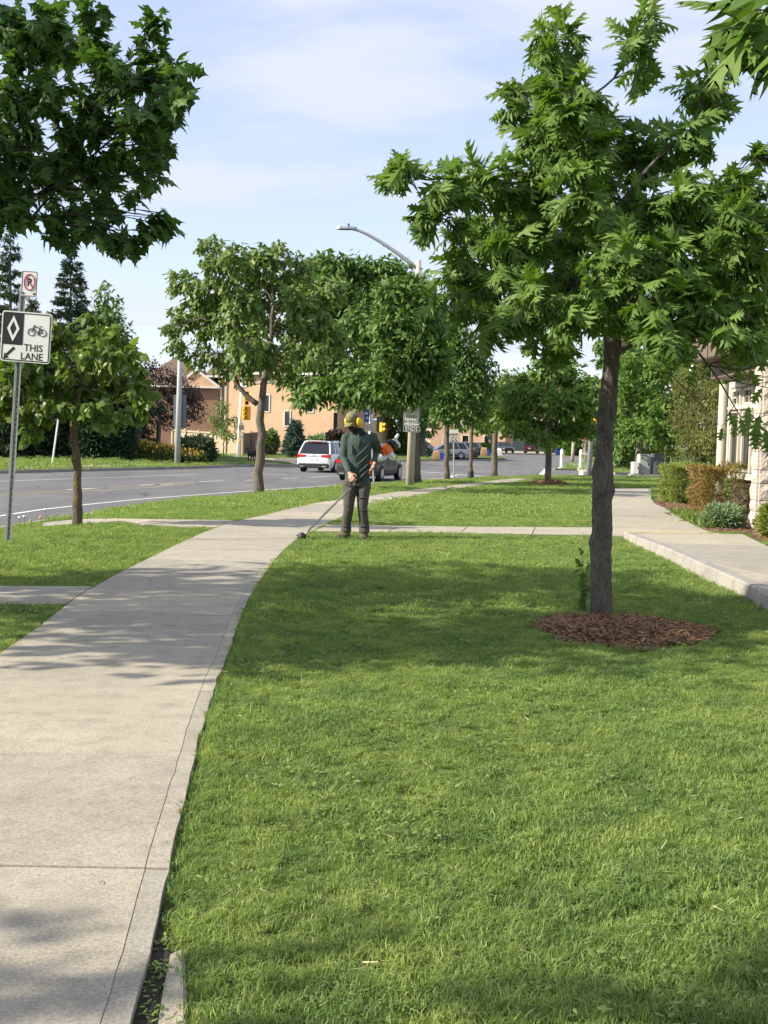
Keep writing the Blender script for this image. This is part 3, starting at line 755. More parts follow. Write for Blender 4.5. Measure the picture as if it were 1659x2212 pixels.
def leaves_mesh(name, tmpl, pos, axis, nrm, size, v, mat, width=1.0, off=(0, 0, 0)):
    Rm = frames(axis, nrm); k = rng.integers(0, len(tmpl), len(pos)); Vs, Ts, As = [], [], []; base_i = 0
    for t, (tv, tt) in enumerate(tmpl):
        s = k == t
        if not s.any(): continue
        loc = tv[None] * np.array([width, 1, 1]) * size[s][:, None, None] * np.stack([rng.uniform(.72, 1.2, s.sum()), np.ones(s.sum()), rng.uniform(.3, 2.0, s.sum())], 1)[:, None, :]
        V = np.einsum('nij,nkj->nki', Rm[s], loc) + pos[s][:, None]
        n = len(V); Vs.append(V.reshape(-1, 3)); Ts.append((tt[None] + (np.arange(n) * len(tv))[:, None, None] + base_i).reshape(-1, 3))
        As.append(np.repeat(v[s], len(tv))); base_i += n * len(tv)
    return tri_mesh(name, np.concatenate(Vs) - np.asarray(off), np.concatenate(Ts), np.concatenate(As), mat)
def bez(a, b, c, n):
    t = np.linspace(0, 1, n)[:, None]; return (1-t)**2 * a + 2*t*(1-t) * b + t*t * c
def rpts(n, shell=.35):
    d = unit(rng.normal(size=(n, 3))); return d * (shell + (1 - shell) * rng.random((n, 1)) ** .5)

def make_tree(name, label, cat, base_p, trunk, clusters, spec, group=None, limbs_from=.45):
    """trunk: [(point, radius)], clusters: [(centre, radii, tips)], spec: dict(tmpl, mat, bark, size, per, droop, ...)"""
    t = thing(name, label, cat, base_p, 0, group); off = np.array(base_p, float)
    tp_ = np.array([p for p, r in trunk], float); tr = np.array([r for p, r in trunk], float)
    L = np.concatenate([[0], np.cumsum(np.linalg.norm(np.diff(tp_, axis=0), axis=1))])
    nn = spec.get('tn', 16); s = np.linspace(0, L[-1], nn)
    tp2 = np.column_stack([np.interp(s, L, tp_[:, i]) for i in range(3)]); tr2 = np.interp(s, L, tr)
    tp2[1:-1] += rng.normal(0, spec.get('wob', .012), (nn - 2, 3)) * np.array([1, 1, .2])
    tr2 = tr2 * (1 + rng.normal(0, spec.get('lump', .04), nn))
    tr2[0] *= 1.25
    m = MB(); m.tube(tp2, tr2, spec.get('sides', 10), jit=spec.get('jit', .05) if not spec.get('ridge') else 0.0)
    if spec.get('ridge'):
        sd = spec['sides']; V = m.v[0]
        for i in range(nn):
            for j in range(sd):
                a = j * 2 * math.pi / sd; p = V[i * sd + j]; c0 = tp2[i]; zz_ = p[2] - off[2]
                n1 = mnoise.noise(Vector((math.cos(a) * 2.2, math.sin(a) * 2.2, zz_ * 2.2))); n2 = mnoise.noise(Vector((math.cos(a) * 7, math.sin(a) * 7, zz_ * 5))); n3 = mnoise.noise(Vector((math.cos(a) * 14, math.sin(a) * 14, zz_ * 16)))
                g_ = -abs(mnoise.noise(Vector((math.cos(a) * 5, math.sin(a) * 5, zz_ * 1.3 + 4)))) ** .5
                sc_ = math.exp(-((((a - 4.95 + math.pi) % (2 * math.pi)) - math.pi - .25 * math.sin(zz_ * 3)) / .16) ** 2) * float(sstep((zz_ - .45) / .15) * sstep((1.45 - zz_) / .2))
                V[i * sd + j] = c0 + (p - c0) * (1.0 + .17 * n1 + .09 * n2 + .05 * n3 + .10 * (g_ + .45) - .3 * sc_ + sum(.32 * math.exp(-((zz_ - zk) / .05) ** 2 - ((((a - ak + math.pi) % (2 * math.pi)) - math.pi) / .4) ** 2) for zk, ak in ((1.05, 3.3), (1.2, 6.1), (.62, 6.0), (1.5, 4.3), (1.75, 3.2), (.3, 5.4))))
    part(t, 'trunk', m, spec['bark'], 2, world=True)
    tw = MB(); pos, ax, tiplist = [], [], []; done = []
    clusters = sorted(clusters, key=lambda q: np.min(np.linalg.norm(tp2 - np.array(q[0]), axis=1)))
    lo = limbs_from * L[-1]
    for ci, (c, r, k) in enumerate(clusters):
        c = np.array(c, float); r = np.array(r, float) if not np.isscalar(r) else np.array([r, r, r])
        # the limb leaves the trunk below the cluster
        want = np.clip(c[2] - .55 * np.linalg.norm((c - tp2[-1])[:2]) - .15, tp2[:, 2].min(), tp2[-1, 2])
        cand = np.where(s >= lo)[0]; i = cand[np.argmin(abs(tp2[cand, 2] - want))]
        a = tp2[i]; d = np.linalg.norm(c - a); rmax = tr2[i] * .6; kids = 1.0
        near_ = [(np.linalg.norm(c - cj), cj, rj) for cj, rj in done if np.linalg.norm(cj - a) < .85 * d and cj[2] < c[2] + .35 * d]
        if near_:
            dj, cj, rj = min(near_, key=lambda q: q[0])
            if dj < .72 * d: a, d, rmax = cj, dj, rj
        midp = a + (c - a) * .5 + np.array([0, 0, .10 * d]) + rng.normal(0, .06 * d, 3)
        P = bez(a, midp, c, 8); P[2:-1] += rng.normal(0, .012 * d, (5, 3))
        ra = min(rmax, spec.get('limb', .02) * (.6 + .25 * d)); re_ = max(.004, ra * .5); done.append((c, re_)); m = MB(); m.tube(P, np.linspace(ra, re_, 8), 6); part(t, 'limb', m, spec['bark'], 2, world=True)
        tips = c + rpts(k, spec.get('shell', .3)) * r
        st = P[rng.integers(4, 8, k)]
        for tipp, s0 in zip(tips, st):
            if spec.get('twig', True):
                mm = .5 * (s0 + tipp) + np.array([0, 0, .08 * np.linalg.norm(tipp - s0)]) + rng.normal(0, .03, 3)
                tw.tube(bez(s0, mm, tipp, 4), np.linspace(ra * .22 + .002, .0018 * spec.get('tk', 1), 4), 4, cap=False)
        per = spec['per']; dirs = unit(unit(tips - st) * .7 + unit(tips - c) * .5 + np.array([0, 0, .1]))
        D = np.repeat(dirs, per, 0); Tp = np.repeat(tips, per, 0); S0 = np.repeat(st, per, 0)
        n = len(D); back_ = rng.random((n, 1)) ** 1.6 * spec.get('spread', .35)
        pos.append(Tp - (Tp - S0) * back_ + rng.normal(0, spec.get('scat', .02), (n, 3)))
        side = unit(rng.normal(size=(n, 3)))
        ax.append(unit(D * .55 + side * spec.get('side', .75) + np.array([0, 0, -spec.get('droop', .35)])))
    if tw.n: part(t, 'twigs', tw, spec['bark'], 2, world=True, kind='stuff')
    pos = np.concatenate(pos); ax = np.concatenate(ax); n = len(pos)
    nrm = unit(np.array([0, 0, 1.0]) + rng.normal(0, spec.get('ntilt', .55), (n, 3)) + np.array(spec.get('face', (-.15, -.25, 0))))
    size = spec['size'] * (.65 + .6 * rng.random(n)); v = np.clip(rng.beta(2, 2.6, n) + (rng.random(n) < .05) * .4, 0, 1)
    keep = np.ones(n, bool)
    hero = spec.get('hero', 0)
    if hero:
        q = proj(pos); vis = (q[:, 2] > 0) & (q[:, 0] > 0) & (q[:, 0] < 1659) & (q[:, 1] > 0) & (q[:, 1] < 2212)
        score = np.where(vis, size / np.maximum(q[:, 2], .1), 0); idx = np.argsort(-score)[:hero]; idx = idx[score[idx] > 0]
        keep[idx] = False
        variants = []
        for tv, tt in spec['tmpl']:
            for vv in (.2, .4, .6, .85):
                variants.append(tri_mesh('leaf', tv, tt, np.full(len(tv), vv), spec['mat']))
        Rm = frames(ax[idx], nrm[idx])
        for j, i in enumerate(idx):
            o = link('leaf', variants[j % len(variants)], None, t)
            mt = np.eye(4); mt[:3, :3] = Rm[j] * size[i]; mt[:3, 3] = pos[i] - off
            o.matrix_local = Matrix(mt.tolist())
    me = leaves_mesh('foliage', spec['tmpl'], pos[keep], ax[keep], nrm[keep], size[keep], v[keep], spec['mat'], spec.get('width', 1.0), off)
    fo = link('foliage', me, None, t); fo['kind'] = 'stuff'
    return t
def px_clusters(lst, Y, spread, tips_per=1.0, flat=.9, shrink=1.0):
    """clusters given as (px, py, rx, ry[, dY]) around distance Y"""
    out = []
    for q in lst:
        x, y, rx, ry = q[:4]; rx *= shrink; ry *= shrink; dy = q[4] if len(q) > 4 else rng.uniform(-spread, spread)
        sc = (Y + dy) / F_PX; c = dep(x, y, Y + dy)
        out.append((c, (rx * sc, .5 * (rx + ry) * sc * flat, ry * sc), max(3, int(tips_per * rx * ry / 1000))))
    return out
def auto_clusters(c, r, n, k, csize, shell=.55):
    d = rpts(n, shell); P = np.array(c) + d * np.array(r)
    return [(p, np.array([csize, csize, csize * .75]) * (.75 + .5 * rng.random()), k) for p in P]

# ---- red oak on the near lawn
b = at(1298, 1332); Yo = b[1]
oak_spec = dict(tmpl=OAK, mat=M['oak'], bark=M['bark_oak'], size=.18, per=8, droop=.45, side=.7, hero=300, sides=40, tn=110, wob=.0015, lump=.012, ridge=True, limb=.022, spread=.3, scat=.03, ntilt=.6, shell=.25, face=(-.3, -.35, 0))
tr = [(b + (0, 0, -.05), .105), (b + (0, 0, .05), .09), (dep(1298, 1290, Yo), .086), (dep(1297, 1200, Yo), .082), (dep(1300, 1100, Yo), .082), (dep(1305, 1000, Yo), .072), (dep(1309, 900, Yo), .068), (dep(1317, 820, Yo), .066), (dep(1323, 750, Yo), .068), (dep(1322, 660, Yo), .055), (dep(1312, 520, Yo + .1), .042), (dep(1290, 360, Yo + .1), .03), (dep(1240, 200, Yo), .018), (dep(1215, 90, Yo), .008)]
oak_c = px_clusters([(1195,105,75,75,0),(1130,215,70,65),(1235,210,75,70),(1180,290,80,60),(1375,120,45,75,.2),(1400,40,30,40,.2),(1310,290,75,75),(1520,190,55,85),(1490,290,60,60),(1420,330,70,70),
    (880,375,55,40,-.2),(960,390,65,50,-.3),(940,470,60,45),(1030,400,60,60),(1060,480,75,60),(1130,400,75,70),(1000,540,65,45),(1110,550,80,60,-.6),
    (1230,420,80,75,-.7),(1340,430,80,70,-.4),(1460,430,80,70,-.5),(1570,400,70,70),(1640,340,50,50),(1650,460,60,60),
    (1230,530,80,60,.6),(1350,560,80,65,-.9),(1470,560,85,65,-.8),(1590,560,75,65,-.5),
    (1000,650,65,50,-.3),(1080,690,70,45,-.6),(1160,650,75,55,-.8),(1260,650,75,60,-.9),(1180,735,70,35),(1050,620,60,40,.4),
    (1390,660,80,60,-1.0),(1500,670,80,60,-.9),(1610,660,70,60,-.6),(1440,722,80,34,-1.1),(1560,715,80,32,-1.0),(1650,705,60,34,-.7),(1270,560,75,60,.8),(1400,500,90,70,1.0),(1550,500,90,70,.9),(1130,480,80,60,.9),(1290,350,80,70,.8),(1640,620,60,80,.6),(1180,370,75,60,.3),(1260,320,70,60,-.4),(1090,610,70,50,-.1),(1330,640,70,60,.5),(1500,490,80,60,-.2),(1590,480,60,60,-.8),(1420,600,80,60,.2),(1540,620,80,60,.4),(1230,600,80,60,.1),(970,590,50,40,.2)], Yo, .9, 4.0, .9, .80)
oak_t = make_tree('oak_tree', 'young red oak with gnarled grey trunk in the mulch ring on the near lawn', 'tree', b, tr, oak_c, oak_spec, limbs_from=.5)
m = MB()      # big side limb and the bare drooping twigs to its right
P = bez(dep(1325, 765, Yo), dep(1350, 735, Yo), dep(1420, 725, Yo - .1), 7); m.tube(P, np.linspace(.055, .036, 7), 9)
P = bez(dep(1420, 725, Yo - .1), dep(1500, 700, Yo - .2), dep(1640, 690, Yo - .3), 7); m.tube(P, np.linspace(.036, .015, 7), 7)
part(oak_t, 'limb', m, M['bark_oak'], 2, world=True)
m = MB()
def twig(pts, r0, r1, Y0, n=10):
    P = np.array([dep(x, y, Y0) for x, y in pts]); L = np.concatenate([[0], np.cumsum(np.linalg.norm(np.diff(P, axis=0), axis=1))]); s = np.linspace(0, L[-1], n)
    Q = np.column_stack([np.interp(s, L, P[:, i]) for i in range(3)]); Q[1:-1] = .5 * Q[1:-1] + .25 * (Q[:-2] + Q[2:]); m.tube(Q, np.linspace(r0, r1, n), 5)
Yt = Yo - .5
twig([(1420,727),(1490,735),(1530,790),(1560,830),(1580,870),(1600,900)], .014, .004, Yt); twig([(1530,790),(1600,800),(1640,790),(1690,770)], .009, .004, Yt)
twig([(1555,800),(1600,830),(1640,832),(1700,850)], .006, .003, Yt); twig([(1560,780),(1610,815),(1640,815),(1700,812)], .005, .003, Yt); twig([(1600,900),(1630,905),(1680,890)], .004, .002, Yt)
twig([(1490,735),(1470,780),(1440,810),(1420,800)], .006, .003, Yt); twig([(1450,810),(1490,850),(1520,880),(1540,888)], .005, .002, Yt); twig([(1530,790),(1570,770),(1600,748),(1690,735)], .006, .003, Yt)
twig([(1590,870),(1570,900),(1560,925),(1550,915)], .004, .002, Yt)
part(oak_t, 'bare_twigs', m, M['bark_oak'], 2, world=True)
lf = [tri_mesh('leaf', tv, tt, np.full(len(tv), vv), M['oak']) for tv, tt in OAK for vv in (.3, .6)]
for j, (x, y, s) in enumerate([(1640,900,.2),(1618,880,.15),(1655,930,.17),(1600,905,.13),(1660,960,.16),(1575,890,.12),(1590,915,.1),(1645,840,.12),(1560,925,.1),(1635,930,.15),(1650,750,.18),(1600,780,.16),(1560,765,.15),(1620,800,.14),(1450,800,.14),(1425,775,.16),(1500,790,.15),(1475,760,.17)]):
    o = link('leaf', lf[j % 4], None, oak_t); Rm = frames(np.array([[rng.normal(0, .4), -.2, -1.0]]), np.array([[rng.normal(0, .4), -1.0, .3]]))[0] * s
    mt = np.eye(4); mt[:3, :3] = Rm; mt[:3, 3] = dep(x, y, Yt) - b; o.matrix_local = Matrix(mt.tolist())
# sucker shoots at the foot of the oak
sh = thing('sucker_shoot', 'thin leafy sucker shoots sprouting at the left foot of the oak trunk', 'plant', at(1258, 1322)); o_ = np.array(sh.location); ps = []
m = MB()
for k in range(6):
    e = np.array([rng.uniform(-.05, .05), rng.uniform(-.04, .04), rng.uniform(.25, .5)]); P = bez(np.zeros(3) + rng.normal(0, .015, 3) * (1, 1, 0), e * .5 + rng.normal(0, .02, 3), e, 6); m.tube(P, np.linspace(.004, .0015, 6), 5)
    for q in range(7): ps.append(P[rng.integers(2, 6)] + rng.normal(0, .01, 3))
part(sh, 'stem', m, M['bark'], 2); ps = np.array(ps); n = len(ps)
link('leaves', leaves_mesh('leaves', OVAL, ps, unit(rng.normal(size=(n, 3)) + (0, 0, .1)), unit(rng.normal(size=(n, 3)) + (0, 0, 1)), np.full(n, .07), rng.random(n), M['oak']), None, sh)['kind'] = 'stuff'

# ---- maple at the left edge, trunk outside the picture
mc = np.array([-5.4, 8.2, 0.0]); mc[2] = G(mc[0], mc[1])
mspec = dict(tmpl=MAPLE, mat=M['maple'], bark=M['bark_dark'], size=.125, per=6, droop=.55, side=.75, hero=300, sides=12, limb=.016, spread=.45, scat=.03, ntilt=.5, shell=.2, face=(0, 0, .2))
mtr = [(mc + (0, 0, -.05), .16), (mc + (0, 0, 1.0), .13), (mc + (.05, 0, 2.2), .115), (mc + (.1, .1, 3.4), .085), (mc + (.05, .1, 4.6), .05), (mc + (0, 0, 5.6), .015)]
mcl = px_clusters([(30,30,70,50,.3),(110,40,60,45),(60,110,65,45,-.3),(150,110,55,45),(205,75,45,45),(225,140,40,40),(215,25,25,25,-.1),(345,55,30,38,-.1),(330,110,32,35,-.1),(310,165,40,35),(372,135,32,32),(395,150,22,30),(265,190,50,38),(200,205,55,38,.3),(110,190,55,40),(30,195,60,42,.2),(350,215,42,38),(385,215,22,28),(300,250,48,38),(235,265,50,36,-.2),(160,265,55,36),(80,270,60,38,.3),(15,285,50,35),(370,255,30,28),(340,290,40,28),
    (270,325,50,30,.2),(200,335,55,30),(120,345,55,32,-.2),(40,360,60,34),(330,335,35,24),(300,375,40,22),(235,390,50,26,.1),(160,405,55,28),(80,420,60,30),(10,430,50,32,-.3),(285,425,30,16),(220,445,45,22),(140,470,55,25,-.2),(70,470,50,22,-.3),(10,465,45,22,-.4),(200,500,45,20,-.2),(255,515,35,18,-.2),(290,525,25,12,-.2),(310,500,28,14,-.2),(345,480,20,11,-.2),(372,476,12,7,-.2),(125,510,45,16,-.2),(345,325,25,20,-.1),(400,180,14,20)], 8.4, .8, 5.6, .9, .92)
oc = auto_clusters(mc + (-.3, -.2, 3.9), (3.3, 3.0, 1.7), 95, 24, .7, .2); oc = [q for q in oc if proj(q[0])[0, 0] < -60]
make_tree('maple_tree', 'dark maple whose leafy boughs reach in at the upper left corner', 'tree', mc, mtr, mcl + oc, mspec, limbs_from=.3)
# a second street tree on the boulevard behind the camera, shading the near end of the sidewalk
m2 = np.array([-6.0, -1.1, 0.0]); m2[2] = G(m2[0], m2[1])
mspec2 = dict(mspec, hero=0, twig=False)
make_tree('maple_tree', 'boulevard maple standing just behind the camera, out of view', 'tree', m2, [(m2 + (0, 0, -.05), .15), (m2 + (0, 0, 2.2), .12), (m2 + (0, 0, 5.2), .02)], auto_clusters(m2 + (0, .2, 4.0), (3.1, 2.4, 1.6), 55, 26, .62, .2), mspec2, limbs_from=.3)
# an oak to the right of the camera: one spray of its leaves hangs in the upper right corner
o2 = np.array([3.6, 2.6, 0.0]); o2[2] = G(o2[0], o2[1])
sp2 = dict(oak_spec, hero=0, size=.17)
cl = [(dep(1655, 25, 2.9), (.10, .12, .05), 6)] + [(np.array([3.9, 2.2, 3.6]) + rng.normal(0, .5, 3), (.5, .5, .4), 14) for _i in range(8)]
cl = [cl[0]] + [q for q in cl[1:] if proj(q[0])[0, 0] > 2300] + [(dep(x, y, Y_), (.28, .28, .2), 14) for x, y, Y_ in ((1900, -230, 3.0), (2120, -120, 2.8), (2250, -380, 3.2), (2050, -520, 3.0))]
make_tree('oak_tree', 'oak whose blurred leaf spray hangs in at the upper right corner', 'tree', o2, [(o2 + (0, 0, -.05), .12), (o2 + (0, 0, 1.6), .1), (o2 + (.1, .1, 3.2), .05), (o2 + (.1, 0, 4.2), .015)], cl, sp2, limbs_from=.4)

# ---- small heart-leaved tree on the boulevard
b = at(167, 1139); Y0 = b[1]
tr = [(b + (0, 0, -.05), .085), (dep(166, 1080, Y0), .07), (dep(165, 1000, Y0), .064), (dep(158, 940, Y0), .06), (dep(157, 915, Y0), .055), (dep(170, 850, Y0), .035), (dep(175, 780, Y0), .015)]
cl = px_clusters([(60,760,60,40),(150,740,60,40),(215,720,50,30),(230,770,55,40),(40,830,55,45),(110,820,60,45),(190,830,65,50),(270,820,50,45),(310,830,30,40),(60,890,50,35),(130,880,60,40),(210,890,55,35),(280,880,40,30),(20,860,45,40),(60,935,25,25,-.5),(110,700,25,20,.2),(200,680,0.1+20,20),(90,790,55,40),(240,850,50,40),(160,860,55,40),(30,800,45,40),(170,790,55,40),(5,790,40,40),(10,880,40,35),(265,770,45,35),(300,860,35,30),(90,750,50,35),(240,900,45,25),(180,750,50,35)], Y0, .8, 6.8)
make_tree('heart_leaved_tree', 'small bright green heart-leaved tree on the left boulevard by the road', 'tree', b, tr, cl, dict(tmpl=HEART, mat=M['redbud'], bark=M['bark_moss'], size=.14, per=8, shell=.1, droop=.75, side=.7, limb=.016, spread=.35, scat=.03, ntilt=.7, face=(-.2, -.6, 0), sides=12, tn=20, jit=.05, lump=.07), limbs_from=.7)

# ---- slender-leaved oak on the boulevard, centre left
b = at(560, 1070); Y0 = b[1]
tr = [(b + (0, 0, -.08), .155), (dep(560, 1040, Y0), .135), (dep(562, 960, Y0), .122), (dep(563, 880, Y0), .112), (dep(565, 845, Y0), .105), (dep(575, 800, Y0), .09), (dep(590, 700, Y0), .06), (dep(585, 600, Y0), .03)]
cl = px_clusters([(460,540,40,35),(500,560,50,40),(590,550,50,35),(540,600,55,40),(400,610,45,35),(440,630,50,40),(520,660,60,45),(600,620,60,45),(670,640,50,45),(390,700,40,35),(450,710,55,40),(530,740,60,45),(610,710,60,45),(690,700,55,50),(720,620,40,40),(380,740,35,25),(440,770,50,30),(510,800,50,28),(590,790,55,30),(670,770,55,35),(720,740,40,40),(560,660,50,40,1),(640,580,45,35),(480,640,50,40,1.2),(480,590,45,40),(640,650,50,45,-1),(560,570,45,40),(420,660,45,40,1),(500,700,50,40,-1),(570,760,50,35,-1)], Y0, 1.6, 15)
t4 = make_tree('boulevard_oak', 'airy green street tree with forked grey trunk left of the worker', 'tree', b, tr, cl, dict(tmpl=LOBEDF, mat=M['elm'], bark=M['bark'], size=.24, per=9, shell=.15, droop=.75, side=.55, limb=.025, spread=.35, scat=.05, ntilt=.7, face=(-.2, -.5, 0), sides=12, tn=18, wob=.02, tk=3, width=.8), limbs_from=.6)
m = MB(); P = bez(dep(556, 873, Y0), dep(520, 850, Y0), dep(497, 805, Y0), 9); m.tube(P, np.linspace(.085, .05, 9), 8); part(t4, 'limb', m, M['bark'], 2, world=True)
m = MB(); P = bez(dep(566, 860, Y0), dep(572, 800, Y0), dep(600, 750, Y0), 9); m.tube(P, np.linspace(.1, .04, 9), 8); part(t4, 'limb', m, M['bark'], 2, world=True)

# ---- row of dense lindens and maples beyond
def street_tree(px, py, lab, boxes, trunk_top, rad, mat=M['linden'], size=.2, tm=OVALF, dens_=5.0, per=10, dY=0.0, name='linden_tree', Yf=None, bark=M['bark'], spread=1.7, droop=.45, **kw):
    bb = at(px, py); Yb = bb[1] if Yf is None else Yf
    if Yf is not None: bb = dep(px, py, Yf)
    tr_ = [(bb + (0, 0, -.08), rad * 1.15), (dep(px, .6 * py + .4 * trunk_top, Yb), rad), (dep(px + 2, trunk_top, Yb), rad * .8), (dep(px + 3, trunk_top - (py - trunk_top) * .6, Yb), rad * .25)]
    cl_ = px_clusters([tuple(np.array(q[:4]) * (1, 1, 1.15, 1.2)) + tuple(q[4:]) for q in boxes], Yb, spread, dens_ * 3.4)
    sp = dict(tmpl=tm, mat=mat, bark=bark, size=size, per=per, droop=droop, side=.7, limb=.03, spread=.6, scat=.12, ntilt=.75, face=(-.2, -.4, 0), sides=10, tn=12, wob=.02, tk=3, twig=False, shell=.15); sp.update(kw)
    return make_tree(name, lab, 'tree', bb, tr_, cl_, sp, limbs_from=.6)
LD = at(885, 1053)[1] - 1.3 - 43.0
street_tree(898, 1039, 'dense dark linden crown rising behind the worker beside the street lamp', [(690,580,40,30),(720,570,45,30),(770,590,45,35),(820,580,45,32),(870,600,40,30),(900,625,35,30),(680,640,45,40),(740,650,55,40),(800,640,55,40),(860,660,55,40),(910,690,40,40),(700,710,50,40),(760,720,60,45),(830,730,60,45),(890,750,55,40),(650,760,40,30),(720,790,55,38),(790,800,60,40),(860,810,60,40),(630,820,35,22),(690,840,40,26),(750,860,40,24),(820,865,50,24),(880,860,45,25),(900,800,45,40),(930,740,30,40),(890,625,38,28,LD),(910,660,36,34,LD-.3),(890,700,42,36,LD-.5),(905,755,45,35,LD-.5),(885,805,42,30,LD-.4),(905,850,32,22,LD),(875,850,32,20,LD),(850,640,40,34,LD-.2),(845,700,42,36,LD-.4),(845,765,42,36,LD-.4),(835,825,42,30,LD),(940,710,32,36,LD),(945,765,32,34,LD),(940,820,34,32,LD),(660,700,40,35,-1.5),(650,860,32,18),(790,700,45,40,-3),(780,830,45,35,-3)], 875, .17, dens_=9, size=.27, Yf=43.0)
street_tree(965, 1038, 'dense street tree right of the lamp post with narrow straight trunk', [(925,650,35,35),(940,700,40,40),(1000,780,45,38),(930,800,40,35),(985,720,40,35),(1030,790,35,32),(1045,840,32,36),(1000,840,45,36),(960,860,45,32),(1055,800,22,25),(960,700,40,35),(990,740,45,35),(950,760,40,35),(1020,770,40,30),(970,810,50,35),(1030,830,35,35),(940,850,40,30),(990,860,45,30),(1040,880,25,25),(960,900,35,16),(1010,905,28,12)], 900, .12, dens_=9, size=.22, spread=1.2)
street_tree(1017, 1035, 'small street tree with black guard at the foot of its trunk', [(1030,860,30,25),(1060,880,30,22),(1020,900,30,20),(1050,915,28,14),(1075,850,25,25)], 920, .09, mat=M['elm'], tm=LOBEDF, dens_=9, size=.2, spread=1.0)
guard = MB(); g0 = at(1017, 1035); guard.tube([g0 + (0, 0, -.02), g0 + (0, 0, .38)], [.16, .13], 10)
gd = thing('trunk_guard', 'black plastic guard around a street tree trunk', 'tree guard', g0); part(gd, 'sleeve', guard, M['plastic_black'], 1, world=True)
street_tree(1068, 1030, 'middle-sized street tree left of the far mulch ring', [(1090,820,30,25),(1110,850,35,28),(1075,880,35,25),(1120,890,30,22),(1095,915,35,15),(1070,910,25,12)], 920, .15, mat=M['elm'], tm=LOBEDF, dens_=9, size=.22, spread=1.2)
# oak with the far mulch ring
t9b = at(1185, 1048)
street_tree(1185, 1048, 'young oak in the far mulch ring beyond the lawn', [(1215,790,25,25),(1190,800,35,28),(1140,820,35,28),(1230,820,40,30),(1270,840,30,30),(1110,860,35,26),(1160,860,45,30),(1220,870,45,30),(1275,880,30,26),(1100,900,35,20),(1150,915,40,22),(1210,925,40,20),(1260,925,30,18),(1170,945,28,14),(1120,930,30,14)], 900, .13, mat=M['oak'], tm=LOBEDF, dens_=9, size=.26, name='oak_tree', bark=M['bark_oak'], spread=1.4)
# trees at the right, behind the hedge
street_tree(1440, 1031, 'leafy oak behind the grey utility cabinets', [(1370,790,35,30),(1420,800,40,30),(1470,790,35,30),(1350,850,30,35),(1400,860,45,35),(1450,870,45,35),(1490,850,35,40),(1360,920,30,30),(1410,930,45,30),(1460,940,45,28),(1455,975,22,14),(1345,790,25,30)], 960, .17, mat=M['oak'], tm=LOBEDF, dens_=9, size=.27, name='oak_tree', spread=1.6)
street_tree(1500, 1040, 'thin yellow-green larch left of the building', [(1480,830,30,35),(1500,790,25,30),(1520,850,30,40),(1480,900,30,35),(1510,930,35,35),(1540,880,25,40),(1545,960,25,30),(1490,970,30,25)], 900, .06, mat=M['larch'], tm=NARROW, dens_=18, size=.16, per=9, name='larch_tree', Yf=36.0, spread=1.3, droop=.2, width=.5)
street_tree(1553, 1040, 'bare-stemmed young tree close beside the building window', [(1545,850,22,30),(1560,900,18,30),(1535,960,25,25),(1560,985,20,18)], 860, .05, mat=M['larch'], tm=OVALF, dens_=14, size=.12, per=8, name='sapling_tree', Yf=32.0, spread=.9)
street_tree(1380, 1015, 'tall background tree filling the gap right of the oak trunk', [(1340,820,40,60),(1350,900,40,50),(1350,960,35,40),(1400,770,50,40),(1450,760,50,40),(1520,770,50,40),(1570,800,40,50),(1500,830,50,50),(1560,880,40,50),(1600,900,40,60),(1540,960,50,40),(1440,900,60,50),(1380,850,45,50),(1620,820,50,50),(1330,760,40,40)], 940, .25, dens_=14, size=.5, Yf=78.0, spread=3)
# across the main road, left
def spruce(px, top, base_y, Y0, w_px, lab, mat=M['fir'], n=22, dens_=1.0, ragged=.3, drop=.35):
    bb = dep(px, base_y, Y0); tp_ = dep(px, top, Y0); H_ = tp_[2] - bb[2]; W = w_px * Y0 / F_PX
    t = thing('spruce_tree', lab, 'tree', bb); m = MB(); m.tube([bb, bb + (0, 0, H_ * .5), tp_], [H_ * .013, H_ * .008, .015], 8); part(t, 'trunk', m, M['bark_oak'], 2, world=True)
    br = MB(); pos, ax = [], []
    for i in range(n):
        for k in range(7):
            f = min(.99, (i + rng.random() * 1.3) / n); z = H_ * (.06 + .92 * f); a = rng.random() * 6.283; Ln = W * (1 - f) ** .8 * (1 - ragged + 2 * ragged * rng.random() * .8) + .12
            e = bb + (math.cos(a) * Ln, math.sin(a) * Ln, z - drop * Ln * (1 - f) + .05 * Ln); s0 = bb + (0, 0, z)
            P = bez(s0, .5 * (s0 + e) + (0, 0, -.06 * Ln), e + (0, 0, .06 * Ln), 6); br.tube(P, np.linspace(.03, .008, 6), 3, cap=False)
            q = max(10, int(85 * Ln * dens_)); u = rng.random(q) ** .7; pp = np.column_stack([np.interp(u, np.linspace(0, 1, 6), P[:, j]) for j in range(3)])
            pos.append(pp + rng.normal(0, .04, (q, 3))); d = unit(e - s0)
            ax.append(unit(d * .6 + rng.normal(0, .5, (q, 3)) + (0, 0, -.55)))
    part(t, 'branches', br, M['bark_oak'], world=True, kind='stuff')
    pos = np.concatenate(pos); ax = np.concatenate(ax); k = len(pos)
    fo = link('foliage', leaves_mesh('foliage', NARROW, pos, ax, unit(rng.normal(size=(k, 3)) + (0, -.3, .6)), .26 * (.6 + .8 * rng.random(k)) * (Y0 / 65), rng.beta(2, 3, k), mat, .75, bb), None, t); fo['kind'] = 'stuff'
    return t
spruce(22, 480, 1000, 66, 85, 'sparse spruce at the far left edge behind the signs', dens_=.7)
spruce(152, 528, 1000, 68, 105, 'tall dark spruce with hanging cones across the road', dens_=1.1)
spruce(70, 640, 1000, 74, 100, 'shorter spruce behind the two road signs')
